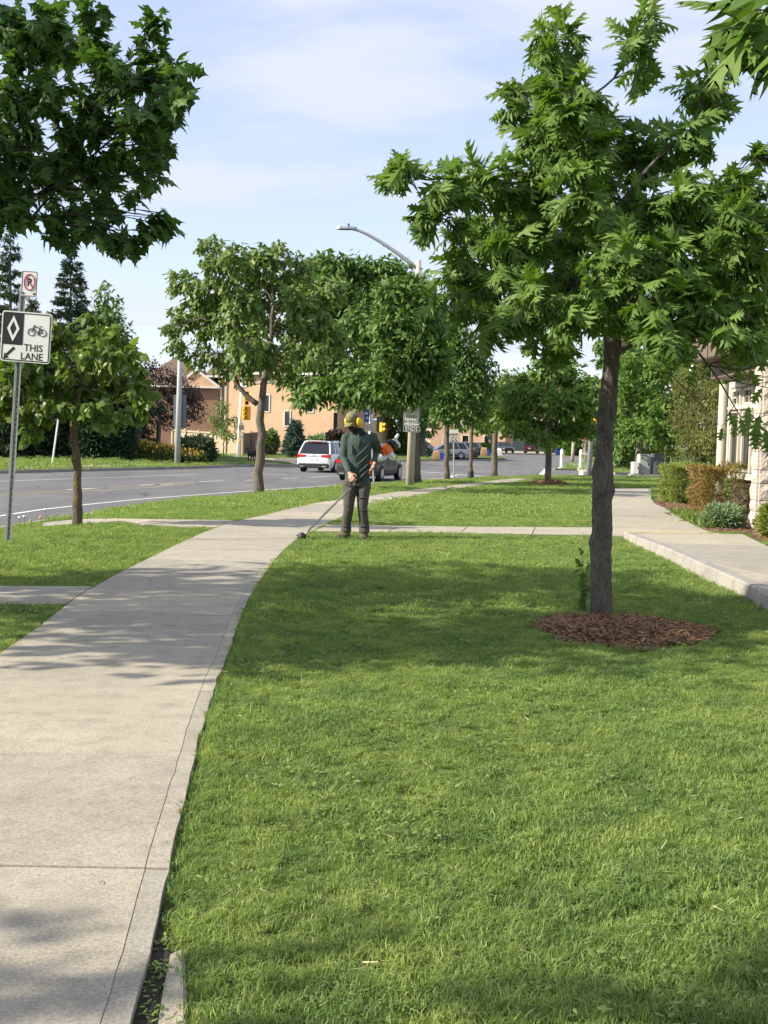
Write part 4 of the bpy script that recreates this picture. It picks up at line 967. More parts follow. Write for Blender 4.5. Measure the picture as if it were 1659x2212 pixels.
def far_tree(px, by, lab, boxes, Y0, mat, tm=OVALF, size=.3, dens_=7, rad=.16, name='garden_tree', per=10, spread=1.6, top=None, **kw):
    return street_tree(px, by, lab, boxes, top or by - 60, rad, mat=mat, tm=tm, size=size, dens_=dens_, per=per, Yf=Y0, name=name, spread=spread, **kw)
far_tree(105, 1000, 'dark leafy tree filling the gap behind the bicycle lane sign', [(60,720,40,35),(110,710,40,35),(80,770,45,40),(140,770,45,40),(40,790,40,40),(110,830,50,40),(170,800,35,35)], 76, M['dark'], dens_=10, size=.36)
far_tree(225, 1000, 'narrow green tree right of the tall spruce', [(200,730,35,35),(240,745,40,35),(265,745,28,28),(225,690,35,30),(260,800,40,32),(215,810,40,35),(225,640,25,30),(240,670,30,30),(215,700,40,35),(255,720,35,35),(230,760,45,35),(270,770,30,30),(250,810,45,30),(290,800,22,22),(200,770,35,35)], 72, M['linden'])
far_tree(342, 965, 'purple-leaved crabapple in front of the brown roofed house', [(330,800,40,25),(370,820,40,28),(310,840,35,28),(350,860,45,30),(400,850,40,30),(330,890,35,25),(390,895,45,25),(430,890,22,22),(360,915,35,15),(420,860,25,25),(310,880,30,25)], 74, M['purple'], tm=OVALF, size=.2, dens_=12, name='crabapple_tree')
far_tree(300, 975, 'dark green rounded tree left of the crabapple', [(290,830,35,30),(275,870,40,35),(300,900,40,35),(265,920,40,30),(310,940,30,20),(330,870,22,25)], 72, M['dark'])
def shrub(name, label, c, r, mat, n, size, tm=OVALF, width=1.0, up=0.0, group=None, stems=True, boxy=1.0, vfun=None):
    """a shrub: stems and foliage; boxy < 1 clips it square like a hedge"""
    c = np.array(c, float); r = np.array(r, float); t = thing(name, label, 'shrub', (c[0], c[1], c[2] - r[2]), 0, group)
    d = rpts(n, .62)
    if boxy < 1:
        d = rng.uniform(-1, 1, (n, 3)); f = rng.integers(0, 3, n); ii = np.arange(n); d[ii, f] = np.sign(d[ii, f]) * (1 - .22 * rng.random(n) ** 2)
        d *= 1 + .04 * np.sin(d[:, [1, 2, 0]] * 7)
    d[:, 2] = np.maximum(d[:, 2], -.98)
    lump = 1 + .12 * np.sin(d[:, 0] * 5 + 1) * np.sin(d[:, 1] * 6) + .1 * np.sin(d[:, 2] * 7 + d[:, 0] * 4)
    P = c + d * r * lump[:, None]
    m = MB()
    for k in range(9):
        e = c + rpts(1, .3)[0] * r * .75; s0 = c + np.array([rng.uniform(-.3, .3) * r[0], rng.uniform(-.3, .3) * r[1], -r[2]]); m.tube(bez(s0, .5 * (s0 + e), e, 4), np.linspace(.02, .006, 4) * min(1.5, r[2]), 4)
    part(t, 'stems', m, M['bark_oak'], world=True, kind='stuff')
    fo = link('foliage', leaves_mesh('foliage', tm, P, unit(d + rng.normal(0, .5, (n, 3)) + (0, 0, up)), unit(rng.normal(size=(n, 3)) + (-.2, -.4, .5)), size * (.6 + .8 * rng.random(n)), rng.beta(2, 2.4, n) if vfun is None else vfun(d), mat, width, np.array(t.location)), None, t); fo['kind'] = 'stuff'
    return t
def fz(px, py, Y): return dep(px, py, Y)
for k, (x, y, rx, ry, Y0, lab) in enumerate([(20,940,70,75,66,'dark evergreen shrub at the left edge beyond the road'), (120,950,60,65,67,'dark evergreen shrub behind the heart-leaved tree'), (205,945,45,60,66,'dark evergreen shrub left of the daylily bed'), (262,950,26,40,66,'small dark shrub at the left end of the daylilies'), (60,860,70,70,70,'tall dark evergreen mass behind the road signs'), (170,860,60,70,71,'tall dark evergreen mass behind the heart-leaved tree'), (235,880,45,60,72,'tall dark evergreen under the narrow tree')]):
    s = Y0 / F_PX; shrub('evergreen_shrub', lab, fz(x, y, Y0), (rx * s, rx * s * .8, ry * s), M['dark'], 5200, .34, OVAL, .7)
s = 68 / F_PX
shrub('juniper_shrub', 'low spreading juniper at the right end of the daylily bed', fz(425, 974, 68), (38 * s, 30 * s, 27 * s), M['fir'], 4200, .3, NARROW, .7, .3)
# daylilies
n = 4200; u = rng.random(n); bx = 268 + u * 170; by = 962 + u * 26
P = np.array([dep(x, y, 67.5) for x, y in zip(bx, by)]) + np.column_stack([rng.normal(0, .25, n), rng.normal(0, .5, n), rng.uniform(-.35, .1, n)])
tag(link('daylily_leaves', leaves_mesh('daylily_leaves', NARROW, P, unit(rng.normal(0, .5, (n, 3)) + (0, 0, .9)), unit(rng.normal(size=(n, 3)) + (0, -1, 0)), .42 * (.6 + .6 * rng.random(n)), rng.random(n), M['lily'], .3)), 'strappy leaves of the daylily bed on the bank across the road', 'flower bed', kind='stuff')
n = 800; u = rng.random(n); bx = 268 + u * 170; by = 952 + u * 28
P = np.array([dep(x, y, 67.2) for x, y in zip(bx, by)]) + np.column_stack([rng.normal(0, .25, n), rng.normal(0, .5, n), rng.uniform(-.3, .2, n)])
tag(link('daylily_flowers', leaves_mesh('daylily_flowers', OVAL, P, unit(rng.normal(0, .7, (n, 3)) + (0, -.5, .6)), unit(rng.normal(size=(n, 3))), .13 * (.6 + .6 * rng.random(n)), rng.random(n), M['yellow_petal'], 1.3)), 'yellow daylily blooms on the bank across the road', 'flowers', kind='stuff')
# by the fence and brick house
far_tree(483, 980, 'feathery young locust in front of the tan fence', [(480,880,22,18),(470,905,25,18),(495,915,25,16),(478,935,26,16),(500,940,20,12)], 92, M['elm'], tm=NARROW, size=.3, dens_=9, rad=.05, name='locust_sapling', spread=.8, top=930)
s = 96 / F_PX
t = spruce(637, 907, 978, 96, 22, 'small blue spruce against the orange brick wall', M['bluefir'], 14, 1.6, .15, .2)
for x, y, rx, ry, mat, lab in [(585,955,14,22,M['elm'],'bright shrub by the brick wall behind the iron fence'),(690,960,24,17,M['sage'],'pale green shrub right of the blue spruce'),(725,955,22,22,M['purple'],'reddish shrub at the corner of the brick house'),(655,975,20,12,M['dark'],'low dark shrub behind the iron fence'),(765,930,30,40,M['linden'],'tall leafy shrub behind the white car'),(830,960,30,38,M['linden'],'broad green shrub left of the lamp post'),(868,965,22,30,M['dark'],'dark green shrub right behind the lamp post')]:
    Y0 = 100 if x < 750 else 112; s = Y0 / F_PX; shrub('garden_shrub', lab, fz(x, y, Y0), (rx * s, rx * s, ry * s), mat, 1800, .32, OVAL)
far_tree(912, 989, 'street tree on the far corner left of the silver car', [(905,900,22,25),(925,880,22,25),(890,930,22,25),(930,920,25,22),(912,870,25,20),(880,900,20,22)], 108, M['linden'], size=.5, rad=.3, name='corner_tree')
far_tree(800, 985, 'dense garden tree behind the dark car and the worker', [(770,900,30,30),(800,875,35,30),(840,900,35,30),(870,915,30,30),(780,940,28,22),(835,945,32,24),(890,945,28,24),(750,925,22,22),(860,880,30,25),(900,905,30,28),(815,960,30,18),(870,965,28,16),(905,965,22,16)], 110, M['linden'], size=.5, rad=.2)
far_tree(962, 975, 'tree in the garden behind the silver car', [(980,880,40,30),(940,880,30,30),(1010,900,35,28),(1040,890,30,28),(1060,920,20,20)], 150, M['linden'], size=.7, rad=.3)
far_tree(1060, 968, 'tree left of the garage doors', [(1050,890,30,28),(1080,870,30,28),(1030,920,22,18)], 156, M['linden'], size=.7, rad=.25)
far_tree(1320, 980, 'background tree behind the signal pole', [(1230,880,30,40),(1260,850,35,35),(1300,870,35,45),(1250,930,30,30),(1300,940,30,35),(1220,930,22,25)], 150, M['linden'], size=.8, rad=.3)
for x, y, rx, ry, Y0, lab in [(1345,965,32,42,98,'tall clipped shrub right of the oak trunk beyond the street'),(1395,965,35,40,100,'rounded green shrub behind the white parked car'),(1235,968,16,17,150,'clipped green shrub behind the stop sign'),(1200,958,20,16,165,'green shrub right of the red car'),(1290,968,20,18,140,'low green shrub right of the stop sign'),(1050,972,14,10,150,'small shrub left of the dark parked car')]:
    s = Y0 / F_PX; shrub('clipped_shrub', lab, fz(x, y, Y0), (rx * s, rx * s, ry * s), M['yew'] if x > 1300 else M['linden'], 2200, .3 * Y0 / 100, OVAL)

# ---- hedge, lavender and bed by the building
hb = at(1478, 1095)
def hedge(name, label, c, r, mat, n, size, vf=None): return shrub(name, label, c, r, mat, n, size, NARROW, .8, .35, boxy=.5, vfun=vf)
h1 = at(1468, 1088); h2 = at(1558, 1112)
hedge('yew_hedge', 'clipped yellow-green yew hedge beside the walkway', h1 + (.32, .6, .49), (.52, .95, .5), M['yew'], 15000, .075)
hedge('yew_hedge', 'browning half-bare yew hedge in front of the window', h2 + (.18, .55, .5), (.56, .8, .51), M['yew_brown'], 10500, .075, lambda d: np.clip(np.where(d[:, 0] + .35 * np.sin(d[:, 2] * 4) + rng.normal(0, .18, len(d)) < -.25, rng.uniform(.86, 1.0, len(d)), rng.beta(2, 2.4, len(d)) * .75), 0, 1))
lv = at(1568, 1142)
shrub('lavender', 'grey-green lavender mound in front of the browned hedge', lv + (0, .2, .17), (.33, .3, .2), M['sage'], 3000, .11, NARROW, .55, 1.0)
fr = onz(1665, 1155, .05); shrub('gold_shrub', 'golden green shrub at the right edge below the stone pier', fr + (.1, 0, .2), (.3, .3, .32), M['yew'], 4000, .08, NARROW, .8, .6)
# planting-bed mulch
bedp = np.array([at(*p)[:2] for p in [(1412,1090),(1462,1116),(1524,1149),(1610,1152)]] + [tuple(at(1640, 1170)[:2]), (9.5, 17.5), (9.5, 30), tuple(at(1425, 1068)[:2])]); PATHS.append(bedp)
def chips(name, label, poly=None, centre=None, rad=None, n=4000, hz=0.0, size=.05):
    if poly is not None:
        lo, hi = poly.min(0), poly.max(0); P = rng.uniform(lo, hi, (n * 3, 2)); P = P[inside(P, poly)][:n]; z = Gv(P) + .02
    else:
        a = rng.random(n) * 6.283; q = np.sqrt(rng.random(n)) * (1 + .10 * np.sin(3 * a + 1) + .07 * np.sin(7 * a)); P = np.column_stack([centre[0] + rad[0] * q * np.cos(a), centre[1] + rad[1] * q * np.sin(a)]); z = Gv(P) + hz * np.clip(1 - q ** 2, 0, 1) + .01
    k = len(P); a3 = rng.normal(0, 1, (k, 3)) * (1, 1, .22)
    me = leaves_mesh(name, BLADE, np.column_stack([P, z + rng.random(k) * .012]), unit(a3), unit(rng.normal(0, .5, (k, 3)) + (0, 0, 1)), size * (.5 + rng.random(k)), np.clip(rng.beta(1.6, 2.4, k), 0, 1), M['mulch'], .28)
    return tag(link(name, me), label, 'mulch', kind='stuff')
def mound(name, c, rad, hz, parent=None):
    m = MB(); rings = []
    for q in (1.08, .85, .6, .35, .1):
        a = np.arange(28) * 6.283 / 28; w = q * (1 + .10 * np.sin(3 * a + 1) + .07 * np.sin(7 * a)); P = np.column_stack([c[0] + rad[0] * w * np.cos(a), c[1] + rad[1] * w * np.sin(a)]); rings.append(np.column_stack([P, Gv(P) + hz * max(0, 1 - q * q) - (.03 if q > 1 else -.004)]))
    m.loft(rings); return struct(name, m, M['mulch_base'], 2)
c1 = at(1342, 1364); c1 = np.array([c1[0], c1[1]]); mound('mulch_ring', c1, (.63, .68), .05); chips('mulch_chips', 'red-brown bark mulch ring around the near oak', centre=c1, rad=(.69, .74), n=6500, hz=.055, size=.045)
c2 = t9b[:2] + (0, -.2); mound('mulch_ring', c2, (.9, .95), .2); chips('mulch_chips', 'brown bark mulch mound around the far young oak', centre=c2, rad=(.95, 1.0), n=3000, hz=.21, size=.09)
sheet('planting_bed', bedp, lambda V: Gv(V) + .012, M['mulch_base'], gridpts(5, 10, 16, 30, .5)); chips('mulch_chips', 'bark mulch under the hedges beside the building', poly=bedp, n=5000, size=.06)
RINGS = [(c1, (.68, .73)), (c2, (.95, 1.0))]
# leafy ground cover at the edge of the bed
n = 900; u = rng.random(n); e0, e1 = bedp[0], bedp[3]; P = bedp[1] + (bedp[2] - bedp[1]) * u[:, None] * 1.1 - (bedp[2] - bedp[1]) * .25 + np.abs(rng.normal(0, .16, (n, 1))) * np.array([1, .6]) + rng.normal(0, .05, (n, 2)) + (.04, .04)
tag(link('bed_weeds', leaves_mesh('bed_weeds', NARROW, np.column_stack([P, Gv(P) + .02]), unit(rng.normal(0, .8, (n, 3)) + (0, 0, .9)), unit(rng.normal(size=(n, 3)) + (0, -1, 0)), .13 * (.5 + rng.random(n)), rng.random(n), M['redbud'], .5)), 'loose green weeds along the edge of the planting bed', 'weeds', kind='stuff')

# ================================================================== BUILDINGS
def rectp(x0, z0, x1, z1): return [(x0, z0), (x1, z0), (x1, z1), (x0, z1)]
def hframe(m, x0, z0, x1, z1, w, y0, y1):
    m.plate(rectp(x0, z0, x0 + w, z1), y0, y1); m.plate(rectp(x1 - w, z0, x1, z1), y0, y1)
    m.plate(rectp(x0 + w, z0, x1 - w, z0 + w), y0, y1); m.plate(rectp(x0 + w, z1 - w, x1 - w, z1), y0, y1)
def window(t, x0, z0, x1, z1, y, w=.09, bars=(0, 0), arch=False):
    m = MB(); hframe(m, x0, z0, x1, z1, w, y - .06, y + .05); f = part(t, 'window', m, M['trim'])
    m = MB(); m.plate(rectp(x0 + w * .8, z0 + w * .8, x1 - w * .8, z1 - w * .8), y - .012, y + .01); link('pane', m.mesh('pane'), M['glass_dark'], f)
    if bars[0] or bars[1]:
        m = MB()
        for i in range(bars[0]): q = x0 + (x1 - x0) * (i + 1) / (bars[0] + 1); m.plate(rectp(q - .015, z0 + w, q + .015, z1 - w), y - .03, y - .013)
        for i in range(bars[1]): q = z0 + (z1 - z0) * (i + 1) / (bars[1] + 1); m.plate(rectp(x0 + w, q - .015, x1 - w, q + .015), y - .034, y - .014)
        link('glazing_bars', m.mesh('glazing_bars'), M['trim'], f)
    return f
def hip(m, x0, y0, x1, y1, z, h, over=.45):
    x0 -= over; x1 += over; y0 -= over; y1 += over; w = min(x1 - x0, y1 - y0) / 2
    if x1 - x0 >= y1 - y0: a, b = (x0 + w, (y0 + y1) / 2, z + h), (x1 - w, (y0 + y1) / 2, z + h)
    else: a, b = ((x0 + x1) / 2, y0 + w, z + h), ((x0 + x1) / 2, y1 - w, z + h)
    v = [(x0, y0, z), (x1, y0, z), (x1, y1, z), (x0, y1, z), a, b]
    f = [(0, 1, 5, 4), (2, 3, 4, 5), (1, 2, 5), (3, 0, 4), (0, 3, 2, 1)] if x1 - x0 >= y1 - y0 else [(0, 1, 4), (1, 2, 5, 4), (2, 3, 5), (3, 0, 4, 5), (0, 3, 2, 1)]
    m.add(v, f)
# orange brick house: large side wall facing the street
Yb = 104.0; pxm = Yb / F_PX
A0 = dep(479, 985, Yb); zb0 = float(zr(Yb)) + .12
hs = thing('brick_house', 'two-storey orange brick house with tall narrow windows behind the blue spruce', 'house', (A0[0], Yb + 1.4, zb0), R_(-14))
def hx(px): return dep(px, 930, Yb)[0] - A0[0]
def hz(py, px=600): return dep(px, py, Yb)[2] - zb0
W1, W2 = hx(738), hx(800); ztop = 7.6
m = MB(); m.box((W1 / 2, 5, ztop / 2 - .3), (W1, 10, ztop + .6)); part(hs, 'wall', m, M['brick'])
m = MB(); m.box(((W1 + W2) / 2 + .02, 6.3, ztop / 2 - .3), (W2 - W1, 7.4, ztop + .6)); part(hs, 'wall', m, M['brick'])
m = MB(); hip(m, 0, 0, W2, 10, ztop + .01, 2.6); part(hs, 'roof', m, M['roof'])
m = MB(); m.box((W1 / 2, -.42, ztop - .05), (W1 + .9, .1, .2)); part(hs, 'eaves_trough', m, M['trim'])
window(hs, hx(617), hz(921), hx(632.5), hz(886), -.01); window(hs, hx(571), hz(891), hx(584.5), hz(852), -.01)
window(hs, hx(668), hz(890), hx(684), hz(850), -.01)
m = MB(); m.box((hx(699), -.045, hz(920)), (.1, .08, 6.2)); part(hs, 'window_recess', m, M['glass_dark']) if False else None
m = MB(); m.plate(rectp(hx(729) , hz(966), hx(737), hz(889)), -.05, .0); part(hs, 'side_window', m, M['glass_dark'])
m = MB(); m.tube([(hx(482), -.1, .1), (hx(482), -.1, ztop - .1)], .06, 8); part(hs, 'downpipe', m, M['trim'], 1)
m = MB(); m.tube([(hx(785), 2.5, .1), (hx(785), 2.5, ztop - .1)], .07, 8); part(hs, 'downpipe', m, M['trim'], 1)
window(hs, hx(760), hz(940), hx(776), hz(900), 2.58)
# brown-roofed house behind, left
Yh = 122.0; B0 = dep(292, 985, Yh); zb1 = float(zr(Yh)) + .3
h2 = thing('gabled_house', 'brown brick house with hipped roof and white gable behind the crabapple', 'house', (B0[0], Yh, zb1))
def gx(px): return dep(px, 900, Yh)[0] - B0[0]
def gz(py, px=400): return dep(px, py, Yh)[2] - zb1
wx1 = gx(470); ev = gz(836)
m = MB(); m.box((wx1 / 2, 5, ev / 2 - .4), (wx1, 10, ev + .8)); part(h2, 'wall', m, M['brick_dark'])
m = MB(); hip(m, 0, 0, gx(440), 10, ev + .01, gz(762, 320) - ev); part(h2, 'roof', m, M['roof'])
m = MB(); m.box((gx(483), 7, gz(812) / 2), (1.9, 8, gz(812) + .4)); part(h2, 'bay_wall', m, M['brick'])
gl_, gr_, gp_ = gx(412), gx(488), gx(430)
m = MB()      # gable end with white barge boards
ax_, az_ = gx(424), gz(796, 424); bx_, bz_ = gx(472), gz(832, 472); lx_, lz_ = gx(405), gz(812, 405)
m.add([(lx_, -.6, lz_), (ax_, -.6, az_), (bx_, -.6, bz_), (lx_, 6, lz_), (ax_, 6, az_), (bx_, 6, bz_)], [(0, 1, 4, 3), (1, 2, 5, 4)]); part(h2, 'gable_roof', m, M['roof'])
m = MB()
for (x0, z0), (x1, z1) in (((lx_, lz_), (ax_, az_)), ((ax_, az_), (bx_, bz_))):
    m.add([(x0, -.64, z0), (x1, -.64, z1), (x1, -.64, z1 - .3), (x0, -.64, z0 - .3), (x0, -.5, z0), (x1, -.5, z1), (x1, -.5, z1 - .3), (x0, -.5, z0 - .3)], [(0, 1, 2, 3), (7, 6, 5, 4), (0, 4, 5, 1), (3, 2, 6, 7), (1, 5, 6, 2), (0, 3, 7, 4)])
part(h2, 'barge_board', m, M['trim'])
m = MB(); m.add([(lx_ + .1, -.45, lz_ - .2), (ax_, -.45, az_ - .1), (bx_ - .1, -.45, bz_ - .1), (bx_ - .4, -.45, ev + .02), (lx_ + .1, -.45, ev + .02)], [(0, 1, 2, 3, 4)]); part(h2, 'gable_wall', m, M['brick'])
m = MB(); hip(m, gx(440), 1, gx(500), 9, gz(812), 2.4, .3); part(h2, 'roof', m, M['roof'])
m = MB(); m.box((gx(462), -.55, gz(812)), (2.2, .12, .22)); m.box((wx1 / 2, -.5, ev), (wx1 + .8, .1, .16)); part(h2, 'eaves_trough', m, M['trim'])
window(h2, gx(479), gz(872), gx(489), gz(830), 2.98, .1, (2, 3))
m = MB(); m.tube([(gx(477), -.1, 0), (gx(477), -.1, ev)], .06, 8); part(h2, 'downpipe', m, M['trim'], 1)
# tan board fence, each board its own piece
def fence(name, label, p0, p1, h0, h1, nb, mat, post_every=8):
    p0, p1 = np.array(p0, float), np.array(p1, float); t = thing(name, label, 'fence', p0); d = p1 - p0; ang = math.atan2(d[1], d[0]); L = math.hypot(d[0], d[1]); w = L / nb
    mb = MB(); mb.box((0, 0, .5), (w * .96, .03, 1.0)); me = mb.mesh('board', bevel=.004); me.materials.append(mat)
    for i in range(nb):
        f = (i + .5) / nb; o = link('board', me, None, t, tuple(d * f * (1, 1, 1))); o.rotation_euler = (0, 0, ang); o.scale = (1, 1, h0 + (h1 - h0) * f)
        o.location.z = d[2] * f
    mp = MB(); mp.box((0, 0, .5), (.14, .14, 1.0)); mp = mp.mesh('post', bevel=.01); mp.materials.append(mat)
    for i in range(0, nb + 1, post_every):
        f = i / nb; o = link('post', mp, None, t, tuple(d * f + np.array([0, -.06, 0]))); o.rotation_euler = (0, 0, ang); o.scale = (1, 1, (h0 + (h1 - h0) * f) * 1.06)
    m = MB(); m.box((L / 2, -.02, 0), (L, .1, .1)); mr = m.mesh('rail'); mr.materials.append(mat)
    for q in (.95,):
        o = link('rail', mr, None, t, (0, -.035, h0 * q)); o.rotation_euler = (0, -math.atan2(d[2] + (h1 - h0) * q, L), ang)
    return t
def yz(x, y): return float(zr(y)) + .13 + .012 * max(0, y - 100)
fa = dep(372, 970, 101); fa[2] = yz(0, 101); fb = dep(524, 975, 98); fb[2] = yz(0, 98)
fence('board_fence', 'tan board fence left of the traffic signal pole', fa, fb, 2.15, 1.85, 42, M['fence'])
M['fence_dark'] = pm('brown_gate_board', (.19, .15, .105), .8, .1, 3)
fc = fb + (.05, 0, 0); fd = dep(562, 975, 102); fd[2] = yz(0, 102)
fence('board_fence', 'darker brown board fence between signal pole and tree trunk', fc, fd, 1.95, 2.1, 11, M['fence_dark'], 5)
# black iron fence
t0 = dep(566, 985, 97.0); t0[2] = yz(0, 97); t1 = dep(700, 985, 99.5); t1[2] = yz(0, 99.5)
irf = thing('iron_fence', 'black iron picket fence in front of the brick wall', 'fence', t0); d = t1 - t0
m = MB()
for i in range(60): p = d * i / 59; m.box(p + (0, 0, .55), (.025, .025, 1.1))
o = part(irf, 'pickets', m, M['iron'], kind='stuff')
for z in (.15, 1.0):
    m = MB(); m.tube([(0, 0, z), d + (0, 0, z)], .025, 4); part(irf, 'rail', m, M['iron'])
for i in range(6):
    m = MB(); m.box(d * i / 5 + (0, 0, .62), (.07, .07, 1.25)); part(irf, 'post', m, M['iron'])
# houses with garages at the end of the street
Yg = 186.0; zg = float(zr(Yg)) + .15
C0 = dep(1075, 970, Yg)
M['garage'] = pm('grey_green_garage_door', (.20, .25, .225), .6, .06, 3)
M['garage2'] = pm('dark_grey_garage_door', (.14, .16, .165), .6, .06, 3)
gh = thing('garage_house', 'brick house with grey-green garage doors at the end of the street', 'house', (C0[0], Yg, zg))
def kx(px): return dep(px, 950, Yg)[0] - C0[0]
xr_ = kx(1228)
m = MB(); m.box((xr_ / 2, 5, 3.4), (xr_, 10, 6.8)); part(gh, 'wall', m, M['brick'])
m = MB(); hip(m, 0, 0, xr_, 10, 6.82, 3.2); part(gh, 'roof', m, M['roof'])
for a, b_, mt in ((1107, 1136, 'garage'), (1164, 1194, 'garage2')):
    x0, x1 = kx(a), kx(b_); m = MB(); hframe(m, x0 - .12, -.1, x1 + .12, 2.5, .12, -.08, .02); f = part(gh, 'garage_door', m, M['trim'])
    for i in range(4): m = MB(); m.plate(rectp(x0, i * .59, x1, i * .59 + .57), -.05, .01); link('panel', m.mesh('panel', bevel=.02), M[mt], f)
for a in (1090, 1120, 1150, 1185, 1212): window(gh, kx(a - 6), 3.9, kx(a + 6), 5.6, -.01, .12)
C1 = dep(1010, 970, 178.0); gh2 = thing('garage_house', 'brick house behind the row of street trees and silver car', 'house', (C1[0] - 6, 178.0, float(zr(178)) + .15))
m = MB(); m.box((6, 5, 3.2), (12, 10, 6.4)); part(gh2, 'wall', m, M['brick']); m = MB(); hip(m, 0, 0, 12, 10, 6.42, 3); part(gh2, 'roof', m, M['roof'])
for a in (2, 5, 8.5): window(gh2, a, 3.7, a + 1.2, 5.3, -.01, .12); window(gh2, a, .9, a + 1.2, 2.4, -.01, .12)
C2 = dep(1130, 970, 215.0); gh3 = thing('far_house', 'house whose brown roof shows above the trees at the end of the street', 'house', (C2[0] - 8, 215.0, zg))
m = MB(); m.box((11, 5, 4.5), (22, 10, 9)); part(gh3, 'wall', m, M['brick']); m = MB(); hip(m, 0, 0, 22, 10, 9.02, 5.5); part(gh3, 'roof', m, M['roof'])
for a in (2, 6, 10, 14, 18): window(gh3, a, 5.6, a + 1.4, 7.6, -.01, .14)
# ---- building at the right edge: stone pier, window bay, fascia
pz = onz(1612, 1140, .03); bl = thing('stone_building', 'building corner with split stone pier, cream window and brown fascia', 'building', (pz[0], pz[1], .0))
bx0, by0 = pz[0], pz[1]
PX = .13; m = MB(); m.box((PX + .62, .2, 1.5), (1.1, .3, 3.0)); part(bl, 'pier_core', m, M['mortar'])
def stone_mesh(w, h, d):
    bm = bmesh.new(); nx, nz_ = 5, 4; gridv = {}
    for i in range(nx):
        for j in range(nz_):
            e = i in (0, nx - 1) or j in (0, nz_ - 1); gridv[i, j] = bm.verts.new((w * (i / (nx - 1) - .5), -d * (.35 if e else .75 + .5 * rng.random()), h * (j / (nz_ - 1) - .5)))
    for i in range(nx - 1):
        for j in range(nz_ - 1): bm.faces.new((gridv[i, j], gridv[i+1, j], gridv[i+1, j+1], gridv[i, j+1]))
    rim = [gridv[i, 0] for i in range(nx)] + [gridv[nx-1, j] for j in range(1, nz_)] + [gridv[i, nz_-1] for i in range(nx-2, -1, -1)] + [gridv[0, j] for j in range(nz_-2, 0, -1)]
    bk = [bm.verts.new((v.co.x, .05, v.co.z)) for v in rim]
    for i in range(len(rim)): bm.faces.new((rim[(i+1) % len(rim)], rim[i], bk[i], bk[(i+1) % len(rim)]))
    me = bpy.data.meshes.new('stone'); bm.to_mesh(me); bm.free(); me.materials.append(M['stone']); return me
z = .02; row = 0
while z < 2.95:
    h = [.3, .2, .3, .24, .32, .18][row % 6]; h = min(h, 2.98 - z); x = .07; first = True
    while x < 1.15:
        w = (.32 if (row % 2) else .56) if first else rng.uniform(.28, .5); w = min(w, 1.17 - x + .02); first = False
        o = link('stone', stone_mesh(w - .012, h - .012, .05), None, bl, (PX + x + w / 2, .035, z + h / 2)); x += w
    y = 0.06; first = True
    while y < .33:
        w = (.30 if (row % 2) else .17) if first else .13; w = min(w, .36 - y); first = False
        o = link('stone', stone_mesh(w - .012, h - .012, .05), None, bl, (PX + .055, y + w / 2, z + h / 2)); o.rotation_euler = (0, 0, -math.pi / 2); y += w
    z += h; row += 1
def bw(px, py, Y): q = dep(px, py, Y); return q - np.array(bl.location)
# window wall runs away from the pier along +y, facing the road
WX = 1.43
m = MB(); m.box((WX + 1.25, 3.2, 1.6), (2.2, 5.6, 3.2)); part(bl, 'wall', m, M['fascia'])
zs0, zs1 = .75, 2.94; ys0, ys1 = 3.3, 6.0
m = MB()
def yframe(m, y0, z0, y1, z1, w, x0, x1):
    for a, b_, c, d_ in ((y0, z0, y0 + w, z1), (y1 - w, z0, y1, z1), (y0 + w, z0, y1 - w, z0 + w), (y0 + w, z1 - w, y1 - w, z1)):
        m.box(((x0 + x1) / 2, (a + c) / 2, (b_ + d_) / 2), (x1 - x0, c - a, d_ - b_))
zt = 2.34
yframe(m, ys0, zs0, ys1, zs1, .14, WX - .02, WX + .12); wf = part(bl, 'window', m, M['cream'], bevel=.01)
for i in range(3):
    y0 = ys0 + .16 + i * .83; y1 = y0 + .74
    for z0, z1 in ((zs0 + .16, zt - .04), (zt + .04, zs1 - .16)):
        m = MB(); yframe(m, y0, z0, y1, z1, .07, WX + .0, WX + .09); link('sash', m.mesh('sash', bevel=.008), M['cream'], wf)
        m = MB(); m.box((WX + .06, (y0 + y1) / 2, (z0 + z1) / 2), (.02, y1 - y0 - .12, z1 - z0 - .12)); link('pane', m.mesh('pane'), M['glass_dark'], wf)
    m = MB(); m.box((WX + .03, (y0 + y1) / 2, (zt + zs1) / 2 - .06), (.03, .03, zs1 - zt - .25)); m.box((WX + .034, (y0 + y1) / 2, (zt + zs1) / 2 - .06), (.03, .6, .03)); link('glazing_bars', m.mesh('glazing_bars'), M['cream'], wf)
m = MB(); m.box((WX + .0, (ys0 + ys1) / 2, zt), (.16, ys1 - ys0 - .29, .08)); link('transom', m.mesh('transom', bevel=.01), M['cream'], wf)
for i in range(1, 3):
    m = MB(); m.box((WX + .005, ys0 + .115 + i * .83, (zs0 + zs1) / 2), (.13, .07, zs1 - zs0 - .3)); link('mullion', m.mesh('mullion', bevel=.01), M['cream'], wf)
m = MB(); m.tube([(WX - .1, ys1 + .12, .1), (WX - .1, ys1 + .12, 2.9)], .10, 12); part(bl, 'corner_column', m, M['cream'], 1)
q = bw(1535, 828, by0 + 4.1); q2 = bw(1492, 785, by0 + 5.2); q3 = bw(1492, 722, by0 + 5.2)
m = MB(); m.box((WX - .62 + 1.6, 2.45, (2.93 + q2[2]) / 2 + .02), (3.2, 5.9, q2[2] - 2.93)); part(bl, 'lower_fascia', m, M['fascia'], bevel=.02)
m = MB(); x0 = q2[0]; m.box((x0 + 2, -1.2 + (q2[1] + 1.2) / 2 - 1.2, (q2[2] + q3[2]) / 2 + .02), (4, q2[1] + 3.6, q3[2] - q2[2])); part(bl, 'upper_fascia', m, M['fascia'], bevel=.02)
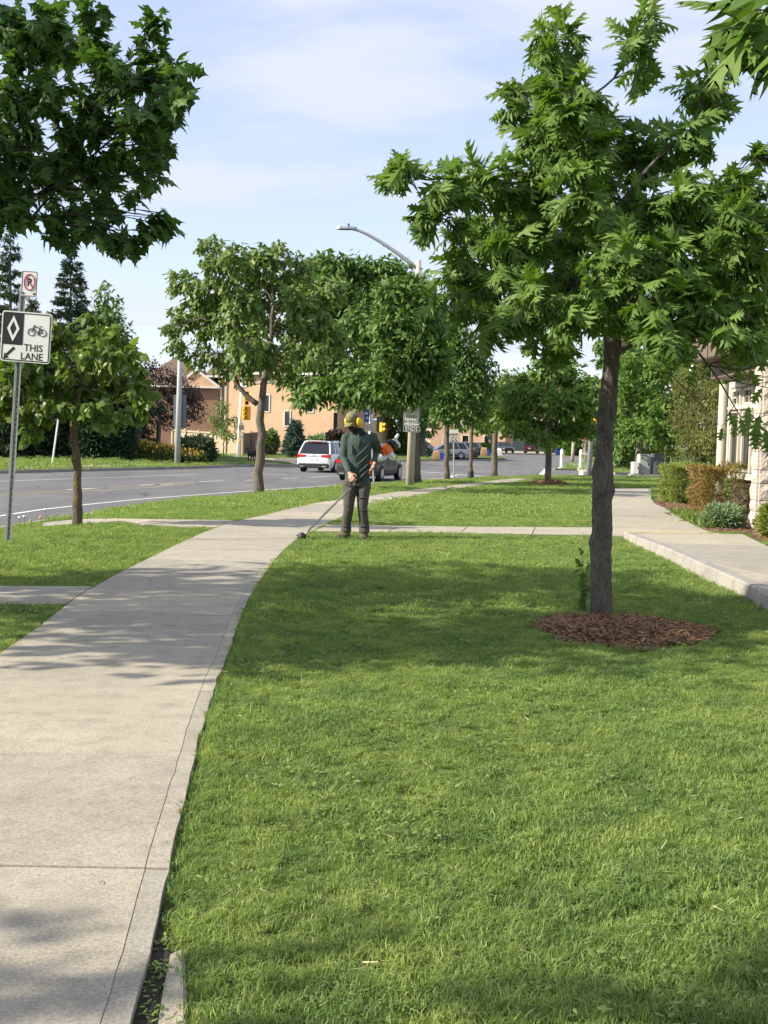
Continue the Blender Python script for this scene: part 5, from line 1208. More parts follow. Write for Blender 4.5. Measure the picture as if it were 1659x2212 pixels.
m = MB(); m.box((x0 + 2, -1.2 + (q2[1] + 1.2) / 2 - 1.2, q3[2] + .06), (4.12, q2[1] + 3.7, .06)); part(bl, 'roof_edge', m, M['trim'], bevel=.01)
for k in range(4): m = MB(); m.box((x0 - .006, q2[1] - 1.3 - k * 1.7, (q2[2] + q3[2]) / 2 + .02), (.012, .02, q3[2] - q2[2] - .02)); part(bl, 'fascia_seam', m, M['black'])
fl = bw(1497, 797, by0 + 5.0) + np.array(bl.location)
fld = thing('floodlight', 'white twin security camera hanging under the brown fascia', 'camera', fl)
m = MB(); m.tube([(0, .05, .07), (0, 0, .05), (0, -.02, .02)], .03, 8); part(fld, 'bracket', m, M['white'], 1)
m = MB(); m.ell((0, 0, -.02), (.08, .07, .055)); part(fld, 'head', m, M['white'], 2)
for s_ in (-.035, .035): m = MB(); m.ell((s_, -.062, -.022), (.02, .012, .02), 8, 6); part(fld, 'lens', m, M['black'], 2)

# ================================================================== SIGNS AND POLES
def rrect(w, h, r, n=5, cx=0, cz=0):
    out = []
    for (sx, sz, a0) in ((1, -1, -90), (1, 1, 0), (-1, 1, 90), (-1, -1, 180)):
        for i in range(n + 1):
            a = R_(a0 + 90 * i / n); out.append((cx + sx * (w / 2 - r) + r * math.cos(a), cz + sz * (h / 2 - r) + r * math.sin(a)))
    return out
def ring_plate(m, w, h, r, t, y0, y1, cx=0, cz=0):
    a = rrect(w, h, r, 5, cx, cz); b_ = rrect(w - 2*t, h - 2*t, max(.002, r - t), 5, cx, cz); n = len(a)
    v = [(p[0], y0, p[1]) for p in a] + [(p[0], y0, p[1]) for p in b_] + [(p[0], y1, p[1]) for p in a] + [(p[0], y1, p[1]) for p in b_]
    f = []
    for i in range(n):
        j = (i + 1) % n; f += [(i, j, n+j, n+i), (2*n+j, 2*n+i, 3*n+i, 3*n+j), (j, i, 2*n+i, 2*n+j), (n+i, n+j, 3*n+j, 3*n+i)]
    m.add(v, f)
def lettering(parent, s, size, x, z, y, mat, width=1.0, bold=0.0):
    o = link('lettering', text_mesh(s, size, 'lettering', mat, .0012, width, bold), None, parent, (x, y, z)); return o
# bicycle lane sign
bp = at(18, 1171); Ys = bp[1]; k = Ys / F_PX
sg = thing('road_sign', 'leaning steel post with no-parking sign above bicycle lane sign THIS LANE', 'road sign', bp); sg.rotation_euler = (0, R_(3.1), 0)
SZ = 2.33; SW_ = .64; scx = .085
m = MB()      # perforated U-channel post
zt_ = SZ + SW_ + .3
for x_, w_, y_, d_ in ((0, .03, 0, .012), (-.022, .012, -.012, .03), (.022, .012, -.012, .03)): m.box((x_, y_ + .02, zt_ / 2 - .1), (w_, d_, zt_ + .2))
m.box((-.034, -.02, zt_ / 2 - .1), (.014, .006, zt_ + .2)); m.box((.034, -.02, zt_ / 2 - .1), (.014, .006, zt_ + .2)); part(sg, 'post', m, M['steel'])
m = MB()
for i in range(38): m.box((0, .0125, .1 + i * .075), (.011, .004, .022))
part(sg, 'post_holes', m, M['black'], kind='stuff')
m = MB(); m.plate(rrect(SW_, SW_, .04, 5, scx, SZ + SW_ / 2), -.036, -.033); pl = part(sg, 'lane_plate', m, M['white'])
def onpl(mb, nm, mat, par=pl, **kw): return link(nm, mb.mesh(nm, **kw), mat, par)
cz = SZ + SW_ / 2
m = MB(); ring_plate(m, SW_ - .03, SW_ - .03, .03, .012, -.039, -.036, scx, cz); onpl(m, 'border', M['black'])
m = MB(); m.plate(rectp(scx - .296, cz - .105, scx - .04, cz + .296), -.0385, -.0362); onpl(m, 'black_field', M['black'])
m = MB(); dcx, dcz = scx - .168, cz + .10
dm = [(dcx, dcz - .165), (dcx + .08, dcz), (dcx, dcz + .165), (dcx - .08, dcz)]; di = [(dcx, dcz - .095), (dcx + .043, dcz), (dcx, dcz + .095), (dcx - .043, dcz)]
v = [(p[0], -.041, p[1]) for p in dm + di]; m.add(v, [(i, (i+1) % 4, 4 + (i+1) % 4, 4 + i) for i in range(4)]); onpl(m, 'diamond', M['white'])
m = MB()      # bicycle symbol
bxc, bzc = scx + .135, cz + .07
def line2(pts, w, y=-.039): m.tube([(p[0], y, p[1]) for p in pts], w / 2, 4)
for s_ in (-1, 1):
    a = np.linspace(0, 2 * math.pi, 19); line2([(bxc + s_ * .072 + .045 * math.cos(q), bzc + .045 * math.sin(q)) for q in a], .008)
for pts in ([(bxc - .072, bzc), (bxc - .045, bzc + .07), (bxc + .035, bzc + .062), (bxc + .072, bzc)], [(bxc - .045, bzc + .055), (bxc + .01, bzc - .005), (bxc + .035, bzc + .062)], [(bxc + .01, bzc - .005), (bxc + .072, bzc)], [(bxc - .05, bzc + .06), (bxc - .04, bzc + .09), (bxc - .02, bzc + .09)], [(bxc + .025, bzc + .082), (bxc + .06, bzc + .08)], [(bxc + .01, bzc - .005), (bxc + .018, bzc - .035)]): line2(pts, .008)
onpl(m, 'bicycle_symbol', M['black'])
m = MB(); ac = (scx - .175, cz - .2); m.plate([(ac[0] - .10, ac[1] - .09), (ac[0] - .035, ac[1] - .075), (ac[0] - .052, ac[1] - .052), (ac[0] + .045, ac[1] + .048), (ac[0] + .022, ac[1] + .07), (ac[0] - .075, ac[1] - .03), (ac[0] - .09, ac[1] - .012)], -.039, -.0362); onpl(m, 'arrow', M['black'])
lettering(pl, 'THIS', .125, scx + .1, cz - .135, -.037, M['black'], .95, .001); lettering(pl, 'LANE', .125, scx + .085, cz - .245, -.037, M['black'], .95, .001)
m = MB(); m.plate(rrect(.205, .325, .022, 5, scx - .0, zt_ + .06), -.036, -.033); p2 = part(sg, 'no_parking_plate', m, M['white'])
npx, npz = scx, zt_ + .06
m = MB(); ring_plate(m, .19, .31, .018, .004, -.039, -.036, npx, npz); onpl(m, 'border', M['black'], p2)
lettering(p2, 'P', .13, npx + .002, npz + .015, -.037, M['black'], .85, .004)
m = MB(); a = np.linspace(0, 2 * math.pi, 25); m.tube([(npx + .066 * math.cos(q), -.040, npz + .02 + .1 * math.sin(q)) for q in a], .006, 4); m.tube([(npx - .045, -.0405, npz + .09), (npx + .045, -.0405, npz - .05)], .006, 4); onpl(m, 'red_ring', M['red_print'], p2)
for s_ in (-1, 1):
    m = MB(); x = npx + s_ * .07; m.plate([(x - s_ * .02, npz - .118), (x - s_ * .002, npz - .118), (x - s_ * .002, npz - .106), (x + s_ * .018, npz - .124), (x - s_ * .002, npz - .142), (x - s_ * .002, npz - .13), (x - s_ * .02, npz - .13)], -.039, -.0362); onpl(m, 'arrow', M['black'], p2)
m = MB(); m.box((scx - .01, -.02, zt_ - .11), (.05, .03, .07)); part(sg, 'clamp', m, M['steel'], bevel=.005)
m = MB(); m.box((scx / 2, -.028, cz + .26), (.1, .012, .03)); m.box((scx / 2, -.028, cz - .26), (.1, .012, .03)); part(sg, 'bracket', m, M['steel'])
# thin leaning post across the road
q = atr(112, 1006, .13); tn = thing('thin_post', 'thin white leaning post on the far side of the road', 'post', q); tn.rotation_euler = (0, R_(7.5), 0)
m = MB(); m.tube([(0, 0, -.1), (0, 0, 2.55)], .045, 6); part(tn, 'post', m, M['white'], 1); m = MB(); m.box((0, 0, 2.85), (.1, .3, .35)); part(tn, 'plate', m, M['steel_dark'], bevel=.01)
# far light pole with sign backs
q = dep(383, 1006, 64.0); q[2] = float(zr(64)) + .13
lp = thing('light_pole', 'grey round light pole across the road carrying two sign backs', 'light pole', q); sc_ = 64 / F_PX; m = MB(); m.tube([(0, 0, -.1), (.05, 0, 4), (.1, 0, 9.2)], [.18, .15, .10], 14); part(lp, 'pole', m, M['cabinet'], 2)
m = MB(); m.tube([(.1, 0, 9.1), (.6, -.2, 9.5), (1.8, -.8, 9.7)], .05, 8); part(lp, 'arm', m, M['steel'], 1); m = MB(); m.box((2.1, -.95, 9.7), (.7, .3, .14), -.4); part(lp, 'lamp_head', m, M['steel'], bevel=.03)
m = MB(); m.box((-.15, .2, 3.1), (.34, .03, 1.9)); part(lp, 'sign_back', m, M['steel_dark'], bevel=.02); m = MB(); m.box((.28, .2, 3.1), (.34, .03, 1.9)); part(lp, 'sign_back', m, M['steel_dark'], bevel=.02)
# street lamp behind the worker
q = at(885, 1053); Yl = q[1]; sl = thing('street_lamp', 'tall concrete street lamp with curved arm carrying FINES INCREASED and ENDS signs', 'street lamp', q)
topz = dep(904, 562, Yl); arm_a = dep(899, 578, Yl) - q; head = dep(745, 494, Yl) - q
m = MB(); m.tube([(0, 0, -.1), topz - q], [.14, .088], 18); part(sl, 'pole', m, M['pole'], 2)
m = MB(); m.tube(bez(arm_a, dep(800, 500, Yl) - q, dep(762, 495, Yl) - q, 14), np.linspace(.07, .045, 14), 10); part(sl, 'arm', m, M['steel'], 2)
m = MB(); m.loft([[(head[0] + x_, y_ * w_, head[2] + z_ + .002) for y_, z_ in ((-1, -.03), (1, -.03), (.8, .06), (-.8, .06))] for x_, w_ in ((-.28, .08), (-.2, .14), (.1, .15), (.3, .09), (.4, .06))]); part(sl, 'lamp_head', m, M['steel'], bevel=.015)
m = MB(); m.tube([head + (.12, 0, .05), head + (.12, 0, .17)], .035, 10); part(sl, 'photocell', m, M['blue_plastic'], 1)
k = (Yl - .3) / F_PX
def onlamp(px, py): return dep(px, py, Yl - .24) - q
w = 35 * k; c_ = onlamp(889.5, 893); h = 53 * k
m = MB(); m.plate(rrect(w, h, .04, 4), -.004, .0); fp = part(sl, 'fines_plate', m, M['white']); fp.location = tuple(c_); fp.rotation_euler = (0, R_(.6), 0)
m = MB(); ring_plate(m, w - .03, h - .03, .03, .014, -.0075, -.004); link('border', m.mesh('border'), M['black'], fp)
lettering(fp, 'FINES', .17, 0, -h * .13, -.0065, M['black'], .85); lettering(fp, 'INCREASED', .17, 0, -h * .34, -.0065, M['black'], .66); lettering(fp, 'LANE', .2, .0, h * .16, -.0065, M['black'], .8)
m = MB(); m.box((0, -.006, h * .03), (w * .8, .003, .012)); link('rule', m.mesh('rule'), M['black'], fp)
c_ = onlamp(888.5, 927); h2_ = 13.5 * k
m = MB(); m.plate(rrect(w * 1.04, h2_, .04, 4), -.004, .0); ep = part(sl, 'ends_plate', m, M['black']); ep.location = tuple(c_); ep.rotation_euler = (0, R_(.6), 0)
m = MB(); ring_plate(m, w * 1.04 - .02, h2_ - .02, .03, .012, -.0075, -.004); link('border', m.mesh('border'), M['white'], ep)
lettering(ep, 'ENDS', .19, 0, 0, -.0065, M['white'], .9, .002)
m = MB(); m.box((0, .06, -.02), (.3, .1, .04)); m.box((0, .06, .35), (.3, .1, .04)); br_ = part(sl, 'bracket', m, M['steel']); br_.location = tuple(onlamp(889, 905))
# second ENDS sign on a thin post
q = at(981, 1035); s2 = thing('ends_sign', 'thin steel post with small white sign over black ENDS sign', 'road sign', q); s2.rotation_euler = (0, R_(-2.5), 0); k = q[1] / F_PX
m = MB(); m.tube([(0, 0, -.1), (0, 0, 100 * k)], .04, 8); part(s2, 'post', m, M['steel'], 1)
m = MB(); m.plate(rrect(21 * k, 10.5 * k, .04, 4, 0, 86 * k), -.06, -.055); pe = part(s2, 'ends_plate', m, M['black']); m = MB(); ring_plate(m, 20 * k, 9.6 * k, .035, .012, -.063, -.06, 0, 86 * k); link('border', m.mesh('border'), M['white'], pe); lettering(pe, 'ENDS', .2, 0, 86 * k, -.062, M['white'], .9, .008)
m = MB(); m.plate(rrect(20 * k, 14 * k, .03, 4, 0, 99.5 * k), -.06, -.055); pw = part(s2, 'white_plate', m, M['white']); lettering(pw, 'INCREASED', .12, 0, 96 * k, -.062, M['black'], .7, .003)
# bus stop post behind the worker
q = at(808, 1050); b2 = thing('bus_stop_sign', 'thin bus stop post with blue plate right behind the worker', 'road sign', q); b2.rotation_euler = (0, R_(-4.5), 0); k = q[1] / F_PX
m = MB(); m.tube([(0, 0, -.1), (0, 0, 166 * k)], .035, 8); part(b2, 'post', m, M['steel'], 1)
m = MB(); m.plate(rrect(11 * k, 27 * k, .03, 4, -8 * k, 152 * k), -.05, -.045); pb_ = part(b2, 'blue_plate', m, M['blue_print'])
m = MB(); m.plate(rrect(6 * k, 4 * k, .02, 3, -8 * k, 157 * k), -.054, -.05); link('bus_symbol', m.mesh('bus_symbol'), M['white'], pb_)
m = MB(); ring_plate(m, 5 * k, 5 * k, .05, .02, -.054, -.05, -8 * k, 147 * k); link('route_symbol', m.mesh('route_symbol'), M['white'], pb_)
m = MB(); m.plate(rrect(11 * k, 17 * k, .03, 4, -7.5 * k, 127 * k), -.05, -.045); part(b2, 'notice_plate', m, M['cream'])
m = MB(); m.tube([(0, -.03, 155 * k), (-8 * k, -.03, 155 * k)], .02, 6); part(b2, 'bracket', m, M['steel'])
# ---- traffic signals
def signal_head(parent, loc, rz=0.0, lenses=3, s=1.0):
    h = link('signal_head', None, None, parent) if False else None
    m = MB(); m.box((0, 0, 0), (.34 * s, .28 * s, .36 * s * lenses)); o = part(parent, 'signal_head', m, M['signal_yellow'], bevel=.03); o.location = tuple(loc); o.rotation_euler = (0, 0, rz)
    for i in range(lenses):
        z = (i - (lenses - 1) / 2) * .36 * s
        m = MB(); a = np.linspace(R_(-20), R_(200), 12); ri = [(math.cos(q) * .14 * s, -.14 * s, z + math.sin(q) * .14 * s) for q in a]; ro = [(math.cos(q) * .14 * s, -.36 * s, z + math.sin(q) * .14 * s) for q in a]
        m.add(ri + ro, [(j, j+1, 12+j+1, 12+j) for j in range(11)]); link('visor', m.mesh('visor', smooth=2), M['signal_yellow'], o)
        m = MB(); m.lathe([(.0, -.15 * s), (.12 * s, -.146 * s)], 12, (0, 0, z), 'y'); link('lens', m.mesh('lens', smooth=2), M['black'], o)
    return o
q = dep(514, 991, 88.0); q[2] = float(zr(88)) + .13; k = 88 / F_PX
ts = thing('traffic_signal', 'white signal pole with two yellow signal heads left of the tree trunk', 'traffic signal', q)
m = MB(); m.tube([(0, 0, -.1), (.25, 0, 186 * k)], [.15, .11], 12); part(ts, 'pole', m, M['white'], 2)
m = MB(); m.lathe([(.32, -.02), (.32, .12), (.2, .14)], 12); part(ts, 'base', m, M['kerb'])
m = MB(); m.tube([(.2, 0, 150 * k), (1.2, 0, 160 * k), (4.2, 0, 168 * k)], [.09, .07, .05], 8); part(ts, 'mast_arm', m, M['steel'], 2)
signal_head(ts, (17 * k, -.2, 129 * k), .2); signal_head(ts, (14 * k, -.2, 97 * k), .35); signal_head(ts, (21 * k, -.1, 97 * k), -1.1)
for z in (86, 109, 140): m = MB(); m.tube([(.12, 0, z * k), (17 * k, -.1, z * k)], .05, 8); part(ts, 'bracket', m, M['white'])
m = MB(); m.box((.22, -.1, 66 * k), (.36, .2, .36)); part(ts, 'walk_signal', m, M['steel_dark'], bevel=.02); m = MB(); m.box((.12, -.16, 37 * k), (.14, .12, .3)); part(ts, 'push_button', m, M['signal_yellow'], bevel=.02)
q = dep(1271, 1027, 62.0); q[2] = G(q[0], q[1]) if q[1] < 62 else ROAD_Z; q = atr(1271, 1027); k = q[1] / F_PX
t2 = thing('traffic_signal', 'silver signal pole with cluster of yellow heads left of the near oak trunk', 'traffic signal', q)
m = MB(); m.tube([(0, 0, -.1), (.12, 0, 118 * k), (.2, 0, 190 * k)], [.17, .14, .1], 14); part(t2, 'pole', m, M['steel'], 2)
for x, z, r in ((-17, 113, .5), (-19, 101, .9), (-11, 118, -.4), (11, 118, .6), (10, 104, -.5), (-8, 103, 0)): signal_head(t2, (x * k, -.15, z * k), r, 2, .85)
for z in (96, 108, 124): m = MB(); m.tube([(-16 * k, -.1, z * k), (10 * k, -.1, z * k)], .05, 8); part(t2, 'bracket', m, M['white'])
m = MB(); m.tube([(.15, 0, 150 * k), (-2, 1, 158 * k), (-6, 3, 160 * k)], [.08, .06, .04], 8); part(t2, 'mast_arm', m, M['steel'], 2)
m = MB(); m.box((-14 * k, -.2, 148 * k), (.8, .3, .18)); part(t2, 'lamp_head', m, M['white'], bevel=.03)
q = atr(815, 999, .13); k = q[1] / F_PX; t3 = thing('traffic_signal', 'distant signal pole with dark head seen right behind the worker', 'traffic signal', q)
m = MB(); m.tube([(-.6, 0, -.1), (-.6, 0, 110 * k)], [.16, .1], 10); part(t3, 'pole', m, M['white'], 2); m = MB(); m.tube([(-.6, 0, 92 * k), (.4, 0, 92 * k)], .06, 6); part(t3, 'bracket', m, M['white'])
m = MB(); m.box((.15, 0, 82 * k), (.55, .4, 1.15)); part(t3, 'back_board', m, M['black'], bevel=.03); signal_head(t3, (.3, -.3, 76 * k), .9, 2)
# stop sign
q = dep(1263, 992, 118.0); k = 118 / F_PX; ss = thing('stop_sign', 'red stop sign on a thin post left of the oak trunk', 'road sign', q)
m = MB(); m.tube([(0, 0, -.1), (0, 0, 46 * k)], .05, 8); part(ss, 'post', m, M['steel'], 1)
def octo(r): return [(r * math.cos(R_(22.5 + 45 * i)), 47 * k + r * math.sin(R_(22.5 + 45 * i))) for i in range(8)]
m = MB(); m.plate(octo(.42), -.07, -.06); p_ = part(ss, 'rim_plate', m, M['white']); m = MB(); m.plate(octo(.38), -.076, -.0705); link('red_field', m.mesh('red_field'), M['red_print'], p_); lettering(p_, 'STOP', .27, 0, 47 * k, -.079, M['white'], .9, .01)
# white posts and wooden post at the corner
for x, y0, y1, Y0, mt, lab in ((1213, 1011, 970, 84, 'white', 'white bollard post on the corner left of the signal pole'), (1254, 1012, 971, 84, 'white', 'white bollard post next to the silver signal pole')):
    q = atr(x, y0, .12); k = q[1] / F_PX; t = thing('bollard', lab, 'bollard', q); m = MB(); m.tube([(0, 0, -.1), (0, 0, 38 * k), (0, 0, 41 * k)], [.13, .13, .06], 10); part(t, 'post', m, M[mt], 1); m = MB(); m.lathe([(.3, -.02), (.3, .04)], 10); part(t, 'base_plate', m, M[mt]); m = MB(); m.box((0, -.12, 26 * k), (.12, .06, .3)); part(t, 'push_button', m, M['signal_yellow'])
q = atr(1236, 997, .12); k = q[1] / F_PX; t = thing('utility_pole', 'short weathered wooden pole behind the corner bollards', 'pole', q); m = MB(); m.tube([(0, 0, -.1), (.05, 0, 42 * k)], [.18, .15], 10); part(t, 'pole', m, M['wood_post'], 2); m = MB(); m.box((.05, 0, 42 * k), (.34, .34, .06)); part(t, 'cap', m, M['wood_post'], bevel=.02)
# utility cabinets at the right
q = at(1398, 1028); ucx = q; k = q[1] / F_PX
for dx, w_, h_, d_, mt, lab, nm in ((-6, 22, 43, .9, 'cabinet', 'tall pale grey utility cabinet right of the white car', 'utility_cabinet'), (24, 22, 45, 1.0, 'steel_dark', 'darker grey utility cabinet under the leafy oak', 'utility_cabinet'), (-27, 14, 26, .5, 'trim', 'low white utility box in front of the white car', 'utility_box')):
    t = thing(nm, lab, 'cabinet', q + (dx * k, .4 if h_ > 30 else 0, 0)); m = MB(); m.box((0, 0, h_ * k / 2 + .1), (w_ * k, d_, h_ * k)); part(t, 'cabinet_body', m, M[mt], bevel=.02)
    m = MB(); m.box((0, -d_ / 2 - .012, h_ * k / 2 + .1), (w_ * k * .86, .02, h_ * k * .88)); dd_ = part(t, 'door', m, M[mt], bevel=.008); m = MB(); m.box((w_ * k * .3, -d_ / 2 - .03, h_ * k / 2 + .1), (.04, .03, .16)); link('handle', m.mesh('handle'), M['black'], dd_)
    m = MB(); m.box((0, 0, .04), (w_ * k + .25, d_ + .3, .12)); part(t, 'concrete_pad', m, M['kerb'], bevel=.02)

# ================================================================== CARS
def paint(name, c, rough=.28, metal=.0): return pm(name, c, rough, .03, 2, metal=metal, coat=.35)
M['car_white'] = paint('white_car_paint', (.78, .79, .80)); M['car_dark'] = paint('dark_car_paint', (.016, .018, .02)); M['car_silver'] = paint('silver_car_paint', (.58, .59, .60), .3, .4)
M['car_red'] = paint('dark_red_car_paint', (.24, .02, .035)); M['car_grey'] = paint('grey_car_paint', (.16, .18, .2), .3, .3); M['car_black'] = paint('black_car_paint', (.02, .022, .026))
M['head'] = pm('head_lamp', (.6, .62, .64), .1, .05, 4, spec=.8); M['plate_white'] = pm('number_plate', (.66, .68, .7), .5, .08, 4); M['amber'] = pm('amber_lamp', (.75, .2, .03), .3, .1, 4)
def car(label, loc, heading, pmat, L=4.7, W=1.88, H=1.68, suv=True, lower=True, group=None, lit=False, rings=False):
    """front along +y; heading is measured from the view direction towards the right"""
    t = thing('parked_car' if group else 'car', label, 'car', loc, -heading, group)
    hw = W / 2; yr, yf = -L / 2, L / 2; wb = L * .6; ya, yb_ = -wb / 2 + .02, wb / 2 + .05; R = .36 if suv else .32; belt = H * .60; hood = H * .585
    def sec(y, w, z0, z1, tuck=.92):
        return [(-w * tuck, y, z0), (-w, y, z0 + .16), (-w, y, z0 + (z1 - z0) * .62), (-w * .955, y, z1 - .03), (-w * .8, y, z1), (w * .8, y, z1), (w * .955, y, z1 - .03), (w, y, z0 + (z1 - z0) * .62), (w, y, z0 + .16), (w * tuck, y, z0)]
    gc = .24
    st = [(yr, .86 * hw, gc + .18, belt - .22), (yr + .06, .95 * hw, gc + .04, belt - .04), (yr + .35, hw, gc, belt + .02), (ya, hw, gc, belt), (0, hw, gc - .02, belt - .02), (yf - 1.35, hw, gc, belt - .02), (yf - .9, hw * .985, gc, hood - .03), (yf - .3, hw * .94, gc + .02, hood - .14), (yf - .06, hw * .84, gc + .06, hood - .3), (yf, hw * .72, gc + .14, hood - .42)]
    m = MB(); m.loft([sec(*q) for q in st]); body = part(t, 'body', m, pmat, 1, .012)
    # greenhouse
    rb, rt_, ft, fb_ = (yr + .12, yr + .55, yf - 2.35, yf - 1.28) if suv else (yr + .55, yr + 1.25, yf - 2.3, yf - 1.2)
    wg, wt = hw * .90, hw * .70
    def gring(f):
        a = rb + (rt_ - rb) * f ** 1.1; b_ = fb_ + (ft - fb_) * f; w = wg + (wt - wg) * f ** 1.3; z = belt - .03 + (H - .06 - belt + .03) * f
        return [(-w * .93, a, z), (w * .93, a, z), (w, a + .18, z), (w, b_ - .25, z), (w * .86, b_, z), (-w * .86, b_, z), (-w, b_ - .25, z), (-w, a + .18, z)]
    m = MB(); m.loft([gring(f) for f in (0, .35, .7, 1.0)]); part(t, 'windows', m, M['glass_dark'], 1)
    m = MB(); g1 = gring(1.0); c_ = np.mean(g1, 0); up = [tuple(c_ + (np.array(p) - c_) * s + (0, 0, dz)) for s, dz in ((1.02, -.015),) for p in g1]
    m.loft([[tuple(c_ + (np.array(p) - c_) * np.array([s, s, 1]) + (0, 0, dz)) for p in g1] for s, dz in ((1.03, -.02), (1.02, .02), (.9, .05), (.5, .06))]); part(t, 'roof', m, pmat, 1)
    for s_ in (-1, 1):
        for i, (f0, f1, yy0, yy1, ww) in enumerate([(0, 1, rb + .1, rt_ + .12, .12), (0, 1, fb_ - .08, ft - .04, .05), (0, 1, .05, .0, .06)] + ([(0, 1, rb + 1.05, rt_ + .8, .09)] if suv else [])):
            w0, w1 = wg * 1.005, wt * 1.005; m = MB(); zb_, zt2 = belt - .04, H - .05
            pts = [(s_ * w0, yy0, zb_), (s_ * (w0 + (w1 - w0) * .28), yy0 + (yy1 - yy0) * .33, zb_ + (zt2 - zb_) * .35), (s_ * (w0 + (w1 - w0) * .63), yy0 + (yy1 - yy0) * .68, zb_ + (zt2 - zb_) * .7), (s_ * w1, yy1, zt2)]
            m.tube(pts, ww * .5, 5); part(t, 'pillar', m, pmat if i != 2 else M['plastic_black'], 1)
        m = MB(); m.box((s_ * hw * 1.0, fb_ - .45, belt + .06), (.2, .1, .14)); part(t, 'door_mirror', m, pmat, bevel=.03)
        if suv: m = MB(); m.tube([(s_ * wt * .95, rt_ + .2, H - .02), (s_ * wt * .95, 0, H + .03), (s_ * wt * .95, ft - .1, H - .02)], .02, 5); part(t, 'roof_rail', m, M['steel'])
        m = MB(); m.box((s_ * hw * 1.003, 0, .42), (.02, wb - R * 2 - .15, .14)); part(t, 'sill', m, M['plastic_black'])
        for yv in (.1, -.85): m = MB(); m.box((s_ * hw * 1.004, yv - .3, belt - .13), (.025, .2, .035)); part(t, 'door_handle', m, pmat, bevel=.008)
        for yv in (.62, -.28):
            m = MB(); m.box((s_ * hw * 1.0006, yv, .75), (.006, .012, .5)); part(t, 'door_gap', m, M['black'])
        # lamps
        m = MB(); m.loft([[(s_ * x, y, z) for x, z in ((hw * .96, belt - .24), (hw * (.45 if suv else .55), belt - .2), (hw * (.45 if suv else .55), belt - .07), (hw * .97, belt - .04))] for y in (yr - .01, yr + .2)]); part(t, 'tail_lamp', m, M['tail'], bevel=.01)
        m = MB(); m.box((s_ * hw * .72, yf - .12, hood - .3), (.42, .2, .15)); part(t, 'headlight', m, M['head'], bevel=.04)
        for yv in (ya, yb_):
            m = MB(); m.lathe([(R + .05, 0), (R + .05, .02)], 20, (s_ * (hw - .012) - (.01 if s_ < 0 else .01), yv, R + .01), 'x'); part(t, 'wheel_arch', m, M['plastic_black'])
            m = MB(); m.lathe([(R * .6, -.11), (R * .92, -.12), (R, -.08), (R, .08), (R * .92, .12), (R * .6, .11)], 22, (0, 0, 0), 'x'); wh = part(t, 'wheel', m, M['rubber'], 1); wh.location = (s_ * (hw - .09), yv, R)
            m = MB(); m.lathe([(.05, s_ * .10), (R * .12, s_ * .115), (R * .14, s_ * .09)], 10, (0, 0, 0), 'x')
            for a in range(10):
                q = a * math.pi / 5; m.tube([(s_ * .10, .04 * math.cos(q), .04 * math.sin(q)), (s_ * .112, R * .6 * math.cos(q), R * .6 * math.sin(q))], .022, 4)
            m.lathe([(R * .66, s_ * .125), (R * .58, s_ * .122), (R * .58, s_ * .02), (R * .3, s_ * .02)], 18, (0, 0, 0), 'x'); link('rim', m.mesh('rim', smooth=1), M['alloy'], wh)
    m = MB(); m.box((0, yr + .03, gc + .14), (W * .9, .16, .24)); part(t, 'rear_bumper', m, M['plastic_black'], bevel=.04)
    m = MB(); m.box((0, yr - .005, belt - .31), (.5, .03, .16)); part(t, 'number_plate', m, M['plate_white'])
    m = MB(); m.box((0, yr + .0, belt - .16), (W * .42, .02, .03)); part(t, 'trunk_trim', m, M['chrome'])
    for s_ in (-1, 1): m = MB(); m.box((s_ * hw * .66, yr - .04, gc + .1), (.26, .06, .08)); part(t, 'exhaust_trim', m, M['chrome'], bevel=.02)
    m = MB(); m.box((0, yf - .02, .55), (W * .6, .1, .3)); part(t, 'grille', m, M['plastic_black'], bevel=.03)
    m = MB(); m.box((0, rt_ - .06, H - .06), (.5, .08, .05)); part(t, 'brake_light', m, M['tail'])
    if suv: m = MB(); m.box((0, rt_ + .03, H - .01), (wt * 1.7, .35, .04)); part(t, 'spoiler', m, pmat, bevel=.015)
    if rings:
        m = MB()
        for i in range(4): a = np.linspace(0, 2 * math.pi, 13); m.tube([(-.105 + .07 * i + .045 * math.cos(q), yr - .012, belt - .08 + .045 * math.sin(q)) for q in a], .007, 4, cap=False)
        part(t, 'badge', m, M['chrome'])
    return t
def road_at(px, py): p = atr(px, py); return (p[0], p[1], p[2])
p = atr(690, 1021); car('white estate SUV braking on the road left of the worker', (p[0] + .3, p[1] + 2.4, p[2]), R_(15), M['car_white'], 5.05, 1.97, 1.74, rings=True)
p = atr(783, 1040); car('dark SUV driving away, hidden behind the worker', (p[0] + .35, p[1] + 2.2, p[2]), R_(17), M['car_dark'], 4.75, 1.92, 1.7)
p = atr(968, 992); car('silver SUV parked across the drive behind the thin street trees', (p[0] - .2, p[1] + 1.2, p[2] + .02), R_(-98), M['car_silver'], 4.7, 1.85, 1.7, group='parked cars')
p = atr(905, 987); car('dark car parked left behind the silver SUV', (p[0], p[1] + 4, p[2]), R_(-60), M['car_grey'], 4.6, 1.83, 1.5, False, group='parked cars')
p = atr(1020, 985); car('grey car parked right behind the silver SUV', (p[0] - .5, p[1] + 6, p[2]), R_(-80), M['car_grey'], 4.6, 1.83, 1.6, group='parked cars')
yq = 157; p = dep(1088, 978, yq); car('black sedan parked facing the street in front of the garage', (p[0], yq, float(zr(yq)) + .09), R_(168), M['car_black'], 4.7, 1.85, 1.5, False, group='parked cars')
yq = 158; p = dep(1148, 978, yq); car('dark red SUV parked in the drive before the dark garage door', (p[0], yq, float(zr(yq)) + .09), R_(12), M['car_red'], 4.6, 1.88, 1.68, group='parked cars')
